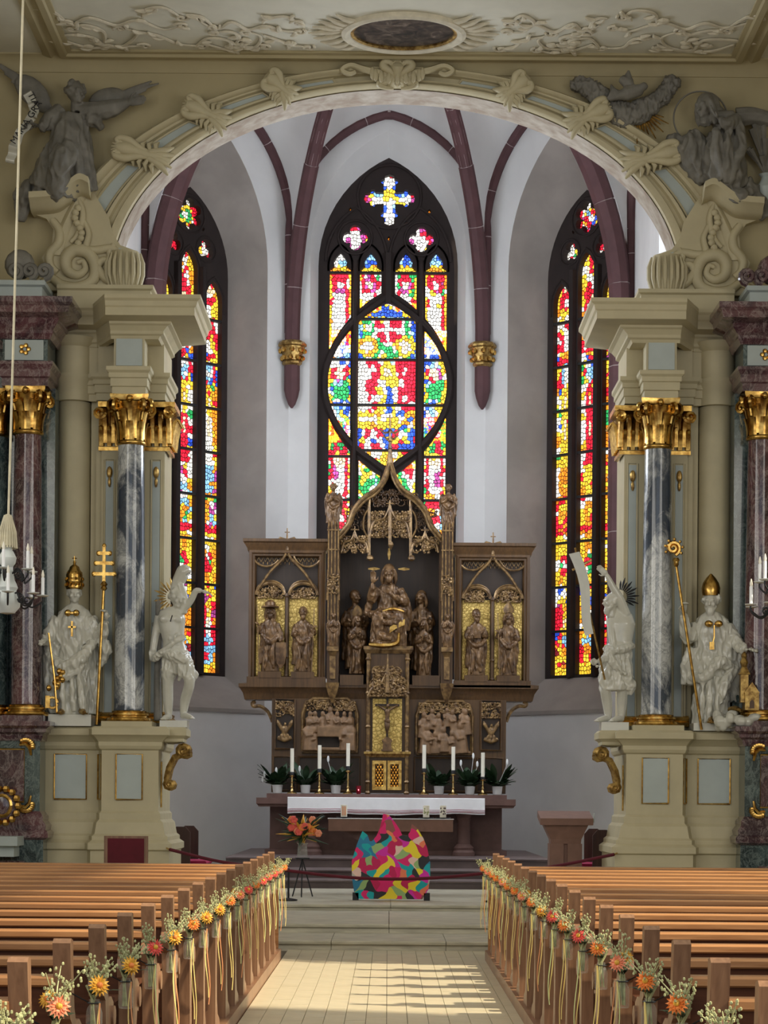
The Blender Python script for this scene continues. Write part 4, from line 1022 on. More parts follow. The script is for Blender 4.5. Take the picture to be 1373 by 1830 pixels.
def stucco_scroll(x0, y0, w, d, seed, sx, label):
    rg = random.Random(seed); m = MB(); z = ZCEIL-.018
    P = lambda a, b: (x0 + sx*a*w, y0 - b*d, z)
    curves = [[(0, .1), (.12, .35), (.3, .3), (.36, .1), (.52, .12), (.6, .4), (.5, .55)], [(.05, .8), (.2, .62), (.36, .75), (.5, .6), (.66, .72), (.8, .5), (.95, .55)],
              [(.1, .2), (.25, .05), (.45, .02), (.62, .08)], [(.36, .1), (.42, .38), (.3, .55), (.2, .5)], [(.6, .4), (.75, .3), (.86, .12), (1.0, .1)], [(.0, .95), (.12, .9), (.2, .62)], [(.66, .72), (.7, .9), (.85, .95), (.92, .8)]]
    for c in curves:
        c = [(a+rg.uniform(-.03, .03), b+rg.uniform(-.05, .05)) for a, b in c]
        m.tube([P(a, b) for a, b in smoothpath(c, 6)], [.018, .03, .032, .026, .014], 6, squash=(1, 1, .55))
        e = c[-1]; m.tube([(P(*e)[0]+a, P(*e)[1]+b, z) for a, b in spiral((0, 0), .10, .02, rg.uniform(0, 6), 1.2*sx, 12)], .02, 5)
        for k in range(4):
            sp_ = smoothpath(c, 6); q = sp_[rg.randrange(2, len(sp_)-1)]
            p = P(*q); a = rg.uniform(0, 6.28)
            m.tube([(p[0]+t*.17*cos(a+t*.8), p[1]+t*.17*sin(a+t*.8), z-.006) for t in (0, .4, .8, 1)], [.012, .034, .026, .008], 5)
    for k in range(6):
        p = P(rg.uniform(.25, .5), rg.uniform(.02, .3)); m.ell((p[0], p[1], z), (.075, .05, .03), 7, 5)
    o = O('stucco_scrollwork', m, M['stucco'], None, label, 'stucco'); return o
stucco_scroll(at(75, 60, 27.6)[0], 28.2, 2.0, 1.5, 1, 1, 'raised rocaille scrollwork on the ceiling above the angel relief')
stucco_scroll(at(1350, 60, 27.6)[0], 28.2, 2.0, 1.5, 2, -1, 'raised rocaille scrollwork on the ceiling above the kneeling figure relief')
stucco_scroll(at(345, 60, 27.6)[0], 28.2, 1.45, 1.3, 4, 1, 'raised scroll and trellis stucco left of the oval ceiling painting')
stucco_scroll(at(1080, 60, 27.6)[0], 28.2, 1.35, 1.3, 5, -1, 'raised scroll and trellis stucco right of the oval ceiling painting')
# ---------------------------------------------------------------- sculpture: closed lumps fused by a voxel remesh into one surface
from mathutils import noise as mnoise
import numpy as np
def sculpt(name, m, voxel, mat, parent=None, it=2, drape=None, maxy=None, **kw):
    """drape = (z0, z1, size, amplitude): carve sharp hanging folds between two heights"""
    me = mesh_of(m, name, None, 0, True); o = bpy.data.objects.new('tmp', me); COL.objects.link(o)
    r = o.modifiers.new('r', 'REMESH'); r.mode = 'VOXEL'; r.voxel_size = voxel; r.adaptivity = 0
    if it: q = o.modifiers.new('s', 'SMOOTH'); q.factor = .5; q.iterations = it
    dg = bpy.context.evaluated_depsgraph_get(); dg.update()
    me2 = bpy.data.meshes.new_from_object(o.evaluated_get(dg)); bpy.data.objects.remove(o); bpy.data.meshes.remove(me)
    if drape:
        z0, z1, sz, amp = drape; nv = len(me2.vertices)
        co = np.empty(nv*3, 'f'); me2.vertices.foreach_get('co', co); co = co.reshape(-1, 3)
        no = np.empty(nv*3, 'f'); me2.vertex_normals.foreach_get('vector', no); no = no.reshape(-1, 3)
        for i_ in range(nv):
            t_ = (co[i_, 2]-z0)/(z1-z0)
            if 0 < t_ < 1:
                p_ = Vector(co[i_])/sz; w_ = 1-abs(mnoise.noise(Vector((p_.x*1.5+.5*p_.z*.3, p_.y*1.5, p_.z*.55)))*2.2); w2 = mnoise.noise(Vector((p_.x*3, p_.y*3, p_.z*1.2)))
                co[i_] += no[i_]*(amp*(w_*1.2-.5+.5*w2)*min(1, t_*8, (1-t_)*8))
        me2.vertices.foreach_set('co', co.ravel())
    if maxy is not None:
        co = np.empty(len(me2.vertices)*3, 'f'); me2.vertices.foreach_get('co', co); co[1::3] = np.minimum(co[1::3], maxy); me2.vertices.foreach_set('co', co)
    me2.name = name; me2.materials.clear(); me2.materials.append(mat); me2.polygons.foreach_set('use_smooth', [True]*len(me2.polygons)); me2.update()
    return link(name, me2, parent, **kw)
def ring(cx, cy, z, rx, ry, amp=0.0, n=9, ph=0.0, N=44):
    out = []
    for j in range(N):
        a = 2*pi*j/N; k = 1 + amp*(.6*sin(n*a+ph) + .4*sin((2*n-5)*a + 1.7*ph + 1))
        out.append((cx + rx*k*cos(a), cy + ry*k*sin(a), z))
    return out
def robe(m, rings): m.loft([ring(*r) for r in rings])
def Rm(yaw=0, tilt=0, roll=0): return Matrix.Rotation(yaw, 3, 'Z') @ Matrix.Rotation(roll, 3, 'Y') @ Matrix.Rotation(tilt, 3, 'X')
def head(m, c, h, yaw=0, tilt=0, roll=0, hair='short', beard=True, neck=True):
    R = Rm(yaw, tilt, roll); c = Vector(c)
    def E(p, r, n=12, k=8): q = c + R @ (Vector(p)*h); m.ell(tuple(q), tuple(x*h for x in r), n, k, R)
    E((0, 0, .04), (.34, .42, .44)); E((0, -.14, -.24), (.26, .26, .26)); E((0, -.30, .06), (.22, .14, .2))
    m.tube([tuple(c + R @ (Vector(p)*h)) for p in ((0, -.40, .12), (0, -.47, -.02), (0, -.54, -.12), (0, -.42, -.15))], [.05*h, .06*h, .08*h, .05*h], 6)
    for s in (-1, 1):
        E((s*.15, -.385, .12), (.12, .06, .045), 8, 5); E((s*.17, -.31, -.12), (.11, .12, .12), 8, 5); E((s*.36, .02, -.04), (.05, .09, .12), 8, 5)
        E((s*.13, -.37, .03), (.06, .045, .04), 8, 5)
    E((0, -.37, -.25), (.11, .07, .035), 8, 5); E((0, -.33, -.38), (.12, .1, .09), 8, 5)
    if neck: m.tube([tuple(c + R @ Vector((0, .05*h, -.2*h))), tuple(c + Vector((0, .06*h, -.8*h)))], [.2*h, .25*h], 10)
    if hair in ('short', 'long', 'curly'): E((0, .1, .12), (.40, .42, .44))
    if hair == 'long':
        for s in (-1, 1): m.tube([tuple(c + R @ (Vector(p)*h)) for p in ((s*.30, -.05, .2), (s*.40, .02, -.15), (s*.42, .05, -.5), (s*.40, .0, -.8))], [.12*h, .15*h, .15*h, .06*h], 7)
    if hair == 'curly':
        rg = random.Random(4)
        for k in range(34):
            a = rg.uniform(-.6, pi+.6); b = rg.uniform(-.3, 1.3); E((.44*cos(a)*cos(b), .1+.42*sin(a)*cos(b), .12+.44*sin(b)), (.11, .11, .11), 6, 5)
    if beard:
        E((0, -.30, -.48), (.20, .16, .26)); m.tube([tuple(c + R @ (Vector(p)*h)) for p in ((-.26, -.1, -.2), (-.12, -.3, -.48), (.12, -.3, -.48), (.26, -.1, -.2))], .1*h, 6)
def hand(m, p, d, nrm, s=1.0, curl=.5, thumb=1):
    """palm at p, fingers along d, palm facing nrm"""
    d = Vector(d).normalized(); n = Vector(nrm); n = (n - d*n.dot(d)).normalized(); w = d.cross(n); p = Vector(p); L = .085*s
    R = Matrix((w, d, n)).transposed()
    m.ell(tuple(p + d*L*.5), (.042*s, .055*s, .022*s), 8, 6, R)
    for i, (o, ln) in enumerate(((-.032, .85), (-.011, 1.0), (.011, .95), (.031, .75))):
        a = p + d*L + w*o*s; q = [a]; ang = 0
        for k, f in enumerate((.42, .32, .26)):
            ang += curl*(.6+.3*k); q.append(q[-1] + (d*cos(ang) + n*sin(ang))*.085*s*ln*f)
        m.tube([tuple(a - d*.02*s)] + [tuple(x) for x in q], [.0115*s, .0115*s, .010*s, .009*s, .008*s], 6)
    a = p + d*L*.3 + w*thumb*-.035*s
    m.tube([tuple(a), tuple(a + (d*.6 - w*thumb*.8)*.035*s + n*.01*s), tuple(a + (d*.9 - w*thumb*.5 + n*curl)*.065*s)], [.014*s, .012*s, .009*s], 6)
def limb(m, pts, r, n=9): m.tube(smoothpath(pts, 4), r, n)
def foot(m, p, yaw, s=1.0):
    R = Rm(yaw); p = Vector(p)
    m.tube([tuple(p + R @ (Vector(q)*s)) for q in ((0, .05, .045), (0, -.03, .05), (0, -.10, .035), (0, -.17, .022))], [.035*s, .042*s, .038*s, .022*s], 8)
    for k in range(5): m.ell(tuple(p + R @ (Vector((-.03+.016*k, -.185+abs(k-1)*.006, .014))*s)), (.010*s, .022*s, .011*s), 6, 4, R)
def place(m, loc, s=1.0, mir=False):
    q = MB(); q.v = [((-p[0] if mir else p[0])*s+loc[0], p[1]*s+loc[1], p[2]*s+loc[2]) for p in m.v]; q.f = [f[::-1] for f in m.f] if mir else list(m.f); return q
def drape_tube(m, pts, r, n=8): m.tube(smoothpath(pts, 5), r, n)

# ---- bishop with triple cross (left pedestal)
def pope():
    L = (at(131, 1275, 27.95)[0], 27.98, 2.555)
    t = T('bishop_statue', L, 'white glazed statue of a crowned bishop holding a gold triple-cross staff', 'statue')
    b = MB().box(-.30, .26, -.22, .2, 0, .15); O('plinth', place(b, L), M['porcelain'], t, smooth=0)
    m = MB(); z = .15
    robe(m, [(-.02, 0, z, .20, .17, .16, 9, 0), (-.02, 0, z+.3, .20, .16, .15, 9, .5), (0, 0, z+.62, .19, .15, .12, 9, 1.1), (.0, 0, z+.95, .17, .14, .06, 8, 1.4), (.0, .0, z+1.2, .19, .13, .03, 8, 1.6), (.0, .02, z+1.36, .17, .11, 0, 8, 0), (0, .03, z+1.44, .09, .09, 0, 8, 0)])
    robe(m, [(.02, .03, z+.92, .30, .15, .06, 7, 0), (.0, .02, z+1.04, .285, .165, .06, 7, .4), (.0, .01, z+1.2, .255, .16, .04, 7, .9), (0, .02, z+1.36, .20, .13, .02, 7, 1), (0, .03, z+1.45, .10, .10, 0, 7, 1)])   # cape
    # cloak falling at the back and over the left side
    robe(m, [(-.26, .07, z+.02, .13, .12, .15, 6, .2), (-.30, .05, z+.4, .15, .13, .16, 6, .6), (-.30, .04, z+.8, .15, .12, .12, 6, 1.2), (-.24, .05, z+1.1, .13, .1, .08, 6, 1.5)])
    robe(m, [(.0, .12, z+.02, .26, .09, .12, 9, .2), (.02, .12, z+.6, .28, .09, .12, 9, .9), (.02, .1, z+1.2, .27, .08, .06, 9, 1.5)])
    drape_tube(m, [(-.34, -.05, z+.8), (-.1, -.19, z+.62), (.12, -.20, z+.74), (.28, -.10, z+.98)], [.05, .08, .08, .05])
    drape_tube(m, [(-.30, -.1, z+.62), (-.1, -.19, z+.5), (.06, -.19, z+.58), (.2, -.12, z+.8)], [.03, .06, .06, .03])
    for x, a in ((-.12, .2), (.0, .23), (.10, .22)): drape_tube(m, [(x, -.19, z+.58), (x*1.1+.01, -.20, z+.3), (x*1.2+.03, -.19, z+.04)], [.02, .032, .03])
    limb(m, [(-.21, .0, z+1.27), (-.34, -.05, z+1.02), (-.36, -.18, z+.97)], [.085, .085, .07]); hand(m, (-.36, -.19, z+.97), (-.1, -1, -.2), (0, 0, -1), 1.1, .4, 1)
    limb(m, [(.2, 0, z+1.27), (.35, -.04, z+1.02), (.42, -.12, z+1.22)], [.085, .085, .06]); hand(m, (.42, -.13, z+1.25), (.0, -.25, 1), (-.3, -1, 0), 1.15, 1.0, -1)
    drape_tube(m, [(.35, 0, z+1.0), (.42, .0, z+.85), (.34, .0, z+.65)], [.07, .08, .03])
    head(m, (0, -.02, z+1.60), .26, .25, .12, 0, 'short', False)
    sculpt('body', place(m, L), .0115, M['porcelain'], t, 1, (L[2]+.15, L[2]+1.62, .11, .022))
    g = MB().lathe([(.10, -.02), (.115, .0), (.115, .03), (.10, .04), (.115, .06), (.12, .10), (.11, .12), (.108, .15), (.112, .17), (.09, .22), (.075, .24), (.06, .28), (.02, .31), (.015, .33)], (0, -.02, z+1.67), 16)
    for k in range(3):
        for j in range(10): a = 2*pi*j/10; rr = (.118, .113, .09)[k]; g.ell((rr*cos(a), -.02+rr*sin(a), z+1.71+.075*k), (.016, .016, .026), 5, 4)
    g.ell((0, -.02, z+2.01), (.022, .022, .022), 8, 5); g.tube([(0, -.02, z+2.02), (0, -.02, z+2.09)], .008, 5).tube([(-.03, -.02, z+2.06), (.03, -.02, z+2.06)], .008, 5)
    O('tiara', place(g, L), M['gold'], t)
    sx = .40; g = MB().tube([(sx-.07, -.19, .02), (sx+.01, -.19, z+1.7)], .019, 8)
    X = sx+.012
    g.lathe([(.02, -.06), (.045, -.03), (.03, 0), (.05, .02), (.03, .05), (.018, .07)], (X, -.19, z+1.68), 10)
    g.box(X-.02, X+.02, -.205, -.175, z+1.72, z+2.20)
    for dz, wd in ((1.84, .135), (1.98, .11), (2.11, .075)):
        g.box(X-wd, X+wd, -.207, -.173, z+dz-.022, z+dz+.022)
        for s in (-1, 1): g.ell((X+s*wd, -.19, z+dz), (.032, .02, .036), 7, 5)
    g.ell((X, -.19, z+2.21), (.03, .02, .032), 7, 5)
    O('triple_cross_staff', place(g, L), M['gold'], t)
    g = MB()
    for x in (-.06, .05): g.ell((x, -.175, z+1.33), (.045, .03, .045), 8, 6)
    g.tube([(-.03, -.17, z+1.33), (.02, -.17, z+1.33)], .02, 6); g.box(-.012, .012, -.21, -.185, z+1.02, z+1.22).box(-.05, .05, -.21, -.185, z+1.13, z+1.155)
    O('clasp', place(g, L), M['gold'], t)
    g = MB().tube([(-.30, -.24, z+1.06), (-.22, -.26, z+.5), (-.18, -.26, z+.02)], .014, 6)
    rg = random.Random(2)
    for k in range(9): g.ell((-.24+rg.uniform(-.06, .14), -.25, z+.42+rg.uniform(-.1, .14)), (.035, .02, .045), 6, 4)
    g.tube([(-.24+.07*cos(a*.5), -.25, z+.15+.07*sin(a*.5)) for a in range(13)], .02, 5).box(-.33, -.27, -.27, -.23, z+.08, z+.24)
    O('gold_keys', place(g, L), M['gold'], t)
    g = MB(); foot(g, (.12, -.12, z-.005), .35, 1.1); O('shoe', place(g, L), M['oldgold'], t)
    g = MB(); foot(g, (-.12, -.12, z-.005), -.1, 1.05); O('shoe', place(g, L), M['oldgold'], t)
pope()
# ---- bishop with crosier and model church (right pedestal)
def bishop():
    L = (at(1272, 1300, 27.95)[0], 27.98, 2.555)
    t = T('bishop_statue', L, 'white glazed statue of a mitred bishop with gold crosier and model church', 'statue')
    b = MB().box(-.26, .34, -.2, .2, 0, .10); O('plinth', place(b, L), M['porcelain'], t, smooth=0)
    rk = MB(); rg = random.Random(9)
    for k in range(26): rk.ell((rg.uniform(.02, .50), rg.uniform(-.5, .0), .05+rg.uniform(0, .17)), (rg.uniform(.06, .1), .08, rg.uniform(.05, .09)), 6, 4)
    sculpt('rock', place(rk, L), .016, M['porcelain'], t, 0)
    m = MB(); z = .10
    robe(m, [(-.02, 0, z, .22, .16, .17, 9, .3), (-.0, 0, z+.35, .22, .17, .16, 9, .8), (.02, 0, z+.7, .20, .16, .10, 9, 1.3), (.02, 0, z+.95, .18, .14, .06, 8, 1.4), (.02, .0, z+1.22, .18, .12, .03, 8, 1.6), (.0, .02, z+1.38, .16, .11, 0, 8, 0), (0, .03, z+1.46, .09, .09, 0, 8, 0)])
    robe(m, [(.12, .08, z+.30, .28, .12, .12, 8, 0), (.10, .06, z+.65, .30, .16, .10, 8, .4), (.08, .04, z+.95, .30, .18, .06, 7, .6), (.03, .02, z+1.2, .27, .17, .04, 7, .9), (0, .02, z+1.38, .20, .13, .02, 7, 1), (0, .03, z+1.47, .10, .10, 0, 7, 1)])
    drape_tube(m, [(-.28, -.06, z+.62), (-.12, -.18, z+.60), (.08, -.2, z+.80), (.26, -.1, z+.70)], [.05, .07, .08, .05])
    drape_tube(m, [(.30, -.08, z+.74), (.14, -.2, z+.5), (.10, -.2, z+.25)], [.06, .07, .03])
    robe(m, [(-.26, .05, z+.52, .12, .10, .14, 6, .2), (-.27, .03, z+.75, .13, .11, .12, 6, .6), (-.22, .02, z+1.0, .10, .10, .08, 6, 1)])
    for x in (-.14, -.05, .05): drape_tube(m, [(x, -.18, z+.62), (x*1.1, -.20, z+.3), (x*1.2, -.19, z+.03)], [.02, .035, .03])
    limb(m, [(-.19, .0, z+1.28), (-.32, -.08, z+1.12), (-.40, -.16, z+1.42)], [.09, .09, .055]); hand(m, (-.405, -.17, z+1.44), (.1, -.2, 1), (.4, -1, 0), 1.2, .9, 1)
    limb(m, [(.19, 0, z+1.28), (.32, -.10, z+1.05), (.37, -.33, z+.95)], [.085, .08, .06]); hand(m, (.375, -.34, z+.95), (.7, -.7, 0), (0, 0, -1), 1.2, .25, -1)
    drape_tube(m, [(.3, 0, z+1.15), (.40, .0, z+.9), (.36, .04, z+.6)], [.07, .07, .03])
    head(m, (-.02, -.03, z+1.60), .26, -.3, .12, 0, 'curly', True)
    sculpt('body', place(m, L), .0115, M['porcelain'], t, 1, (L[2]+.10, L[2]+1.58, .11, .022))
    g = MB(); N = 16; rr = []
    for k, (w, d, h) in enumerate(((.11, .11, 0), (.12, .115, .04), (.125, .11, .10), (.105, .085, .17), (.06, .045, .24), (.012, .01, .29))): rr.append([(-.02 + w*cos(2*pi*j/N), -.02 + d*sin(2*pi*j/N), z+1.68+h) for j in range(N)])
    g.loft(rr); O('mitre', place(g, L), M['gold'], t)
    g = MB(); x0, x1 = -.16, -.54; P = lambda q: (x0+(x1-x0)*q, -.235, .01+2.34*q)
    g.tube([P(0), P(.93)], .018, 8); g.lathe([(.02, -.03), (.035, 0), (.035, .04), (.05, .06), (.03, .09)], P(.92), 10)
    c = P(1.0); g.tube([(c[0]-.01+a, -.235, c[2]+b) for a, b in spiral((.0, .03), .10, .015, -pi*.4, 1.7, 22)], [.026, .028, .024, .016], 6)
    for k in range(7): a = -.6+k*.7; g.ell((c[0]+.115*cos(a), -.235, c[2]+.03+.115*sin(a)), (.022, .018, .022), 5, 4)
    O('crosier', place(g, L), M['gold'], t)
    g = MB()
    for x in (-.07, .06): g.ell((x, -.19, z+1.30), (.055, .03, .045), 8, 6)
    g.tube([(0, -.19, z+1.28), (.0, -.2, z+1.12), (-.03, -.2, z+1.0)], .012, 5); g.box(-.06, .0, -.21, -.19, z+.96, z+1.06)
    O('clasp', place(g, L), M['gold'], t)
    g = MB(); cx, cy, cz = .40, -.46, .26
    g.box(cx-.05, cx+.13, cy-.1, cy+.12, cz, cz+.22).prism([(cx-.06, cz+.22), (cx+.04, cz+.36), (cx+.14, cz+.22)], XZ, cy-.1, cy+.12)
    g.box(cx-.10, cx+.0, cy-.05, cy+.06, cz+.1, cz+.46).loft([[(cx-.12, cy-.07, cz+.46), (cx+.02, cy-.07, cz+.46), (cx+.02, cy+.08, cz+.46), (cx-.12, cy+.08, cz+.46)], [(cx-.08, cy-.03, cz+.56), (cx-.02, cy-.03, cz+.56), (cx-.02, cy+.04, cz+.56), (cx-.08, cy+.04, cz+.56)]])
    g.lathe([(.035, .56), (.055, .62), (.03, .67), (.04, .70), (.03, .73), (.005, .76)], (cx-.05, cy, cz), 10)
    O('model_church', place(g, L), M['oldgold'], t, smooth=30)
    d = MB().plate(arch(.03, 0, .07, .04, 5), [], lambda u, dd, zz: (cx+.04+u, cy-.1-dd, cz+.02+zz), .0, .006); O('church_door', place(d, L), M['oak'], t)
    for s, (x, yw) in enumerate(((-.02, -.2), (.26, .5))):
        g = MB(); foot(g, (x, -.14, z-.01 + (.14 if s else 0)), yw, 1.15); O('shoe', place(g, L), M['oldgold'], t)
bishop()
# ---- young saint bound to a tree (bracket left of the arch)
def rays(c, r0, r1, n, a0, a1, tilt):
    g = MB()
    for k in range(n):
        a = a0 + (a1-a0)*k/(n-1); rr = r1*(1 if k % 2 else .82)
        d = Vector((cos(a), tilt*cos(a), sin(a))); p = Vector(c)
        g.tube([tuple(p+d*r0), tuple(p+d*rr*.75), tuple(p+d*rr)], [.008, .016, .004], 5, squash=(1, .5, 1))
    return g
def nude():
    L = (at(313, 1300, 28.0)[0], 28.02, 2.552)
    t = T('saint_statue', L, 'white glazed statue of a bare young saint with one arm raised overhead', 'statue')
    O('plinth', place(MB().box(-.19, .17, -.15, .15, 0, .09), L), M['porcelain'], t, smooth=0)
    m = MB(); z = .09
    # standing leg, bent leg
    limb(m, [(-.06, 0, z+.88), (-.08, -.03, z+.68), (-.10, -.02, z+.48), (-.10, .02, z+.27), (-.09, .02, z+.06)], [.115, .105, .075, .072, .045]); foot(m, (-.09, .0, z), -.3, 1.05)
    limb(m, [(.07, .0, z+.86), (.15, -.10, z+.70), (.20, -.15, z+.50), (.13, .0, z+.28), (.10, .04, z+.08)], [.11, .10, .072, .07, .042]); foot(m, (.12, .0, z+.015), .7, 1.05)
    robe(m, [(-.0, 0, z+.80, .15, .12, 0, 6, 0), (-.01, 0, z+.92, .165, .12, 0, 6, 0), (-.03, 0, z+1.04, .14, .105, 0, 6, 0), (-.05, 0, z+1.18, .16, .12, .02, 5, 0), (-.06, .0, z+1.34, .185, .125, .02, 5, .5), (-.06, .01, z+1.44, .16, .10, 0, 5, 0), (-.05, .02, z+1.50, .07, .07, 0, 5, 0)])
    for s in (-1, 1): m.ell((-.06+s*.075, -.095, z+1.33), (.075, .035, .055), 8, 6)
    for k in range(3):
        for s in (-1, 1): m.ell((-.02+s*.04, -.098, z+1.0+.07*k), (.035, .02, .03), 6, 5)
    # loincloth
    robe(m, [(.02, -.01, z+.62, .13, .11, .2, 7, .3), (.02, -.01, z+.74, .175, .14, .16, 7, .6), (.0, 0, z+.86, .18, .14, .10, 7, .9), (-.01, 0, z+.93, .165, .125, .05, 7, 1)]); drape_tube(m, [(-.17, -.02, z+.90), (-.05, -.14, z+.86), (.10, -.16, z+.80), (.20, -.05, z+.72)], [.05, .07, .085, .05]); drape_tube(m, [(.05, -.13, z+.82), (.10, -.15, z+.68), (.05, -.12, z+.52)], [.06, .06, .02]); drape_tube(m, [(.18, -.05, z+.76), (.24, -.06, z+.6), (.19, -.03, z+.45)], [.05, .06, .02])
    # raised arm: elbow above the head, forearm hanging out to the right
    limb(m, [(.08, .0, z+1.42), (.10, -.02, z+1.62), (.04, -.01, z+1.82)], [.07, .062, .05]); limb(m, [(.08, 0, z+1.46), (.20, -.06, z+1.58), (.27, -.12, z+1.70), (.34, -.14, z+1.70)], [.06, .045, .042, .03]); hand(m, (.35, -.15, z+1.70), (1, -.1, -.3), (0, 0, -1), 1.05, .35, 1)
    drape_tube(m, [(-.05, .04, z+1.66), (.02, .02, z+1.82), (.10, .0, z+1.97), (.14, 0, z+1.93)], [.05, .085, .10, .07])
    # other arm bent behind, hand on the hip
    limb(m, [(-.22, .03, z+1.38), (-.28, .05, z+1.10), (-.30, .0, z+.83), (-.17, -.10, z+.90), (-.02, -.15, z+1.02)], [.065, .055, .045, .042, .03]); hand(m, (-.01, -.15, z+1.03), (.9, -.1, .5), (0, 1, 0), 1.05, .3, -1)
    head(m, (.02, -.03, z+1.60), .24, .5, .15, .1, 'curly', False)
    sculpt('body', place(m, L), .0105, M['porcelain'], t, 1, (L[2]+.62, L[2]+1.03, .09, .02))
    m = MB(); m.tube([(-.24, .1, z), (-.25, .11, z+.6), (-.23, .1, z+1.1), (-.25, .1, z+1.62)], [.06, .05, .055, .04], 8); m.tube([(-.24, .1, z+1.1), (-.32, .08, z+1.3)], [.03, .02], 6)
    sculpt('tree_stump', place(m, L), .016, M['greystone'], t, 0)
    O('halo', place(rays((-.05, .1, z+1.64), .10, .26, 15, .9, pi+1.6, .15), L), M['oldgold'], t)
    O('arrow', place(MB().tube([(-.06, -.13, z+1.30), (-.02, -.3, z+1.36)], .008, 5), L), M['iron'], t)
nude()
# ---- bearded hermit in a goatskin with banner staff (bracket right of the arch)
def baptist():
    L = (at(1099, 1308, 28.0)[0], 28.02, 2.552)
    t = T('saint_statue', L, 'white glazed statue of a saint in a short skirt pointing upwards, banner staff in hand', 'statue')
    O('plinth', place(MB().box(-.19, .17, -.15, .15, 0, .11), L), M['porcelain'], t, smooth=0)
    m = MB(); z = .11
    limb(m, [(-.07, 0, z+.85), (-.11, -.06, z+.68), (-.14, -.07, z+.48), (-.10, .02, z+.27), (-.08, .03, z+.06)], [.11, .105, .075, .072, .045]); foot(m, (-.11, .0, z), -.9, 1.05)
    limb(m, [(.08, .0, z+.85), (.09, -.02, z+.66), (.10, -.02, z+.46), (.10, .03, z+.26), (.09, .03, z+.06)], [.115, .105, .075, .072, .045]); foot(m, (.07, .0, z), -.8, 1.05)
    robe(m, [(.02, 0, z+.42, .20, .16, .22, 8, 0), (.02, 0, z+.60, .20, .16, .16, 8, .3), (.02, 0, z+.80, .185, .145, .10, 8, .5), (.04, 0, z+.95, .17, .13, .08, 8, .7), (.06, 0, z+1.04, .165, .125, .05, 8, .7)])
    robe(m, [(.06, 0, z+.95, .15, .12, 0, 6, 0), (.08, 0, z+1.12, .155, .12, .02, 5, 0), (.09, .0, z+1.30, .175, .13, .02, 5, .5), (.07, .01, z+1.43, .15, .10, 0, 5, 0), (.04, .02, z+1.50, .07, .07, 0, 5, 0)])
    drape_tube(m, [(-.14, -.08, z+.98), (.0, -.15, z+.94), (.18, -.10, z+1.0), (.22, .02, z+1.02)], [.05, .05, .05, .04]); drape_tube(m, [(-.12, -.09, z+.96), (-.04, -.16, z+.78), (.12, -.15, z+.62)], [.05, .05, .03]); drape_tube(m, [(.16, -.1, z+.6), (.21, -.06, z+.48), (.2, -.05, z+.36)], [.05, .06, .02])
    # raised arm, lowered arm
    limb(m, [(.13, -.03, z+1.42), (.05, -.08, z+1.62), (-.05, -.10, z+1.78), (-.13, -.12, z+1.93)], [.075, .058, .05, .03]); hand(m, (-.13, -.12, z+1.94), (-.75, -.1, .6), (0, -1, 0), 1.05, .25, 1)
    limb(m, [(-.06, -.02, z+1.36), (-.05, -.08, z+1.12), (-.04, -.10, z+.98), (-.12, -.16, z+.86), (-.20, -.2, z+.80)], [.07, .055, .05, .042, .03]); hand(m, (-.20, -.2, z+.80), (-1, -.2, -.1), (0, -1, 0), 1.05, .5, 1)
    head(m, (-.06, -.06, z+1.58), .24, -1.15, .0, 0, 'short', True)
    sculpt('body', place(m, L), .0105, M['porcelain'], t, 1, (L[2]+.5, L[2]+1.16, .09, .02))
    x0, x1 = -.16, -.56; P = lambda q: (x0+(x1-x0)*q, -.24, z+.55+1.72*q)
    g = MB().tube([P(0), P(.25), P(1)], .014, 6); c = P(.86); g.tube([(c[0]-.09, -.24, c[2]-.05), (c[0]+.16, -.24, c[2]+.08)], .016, 6); O('cross_staff', place(g, L), M['oldgold'], t)
    rings = []
    for k in range(9):
        q = k/8; cx, cy, cz = P(.96-.62*q); w = .075*(1-.2*q); off = .045*sin(q*5)
        a = Vector((.93, 0, .25)); rings.append([(cx-.03+off-w*.9, -.26, cz-w*.2), (cx-.03+off+w*.9, -.28, cz+w*.2), (cx-.03+off+w*.9, -.265, cz+w*.2), (cx-.03+off-w*.9, -.245, cz-w*.2)])
    O('banner', place(MB().loft(rings), L), M['porcelain'], t, smooth=60)
    O('halo', place(rays((.06, .08, z+1.66), .10, .27, 11, -.5, 1.5, .2), L), M['iron'], t)
baptist()
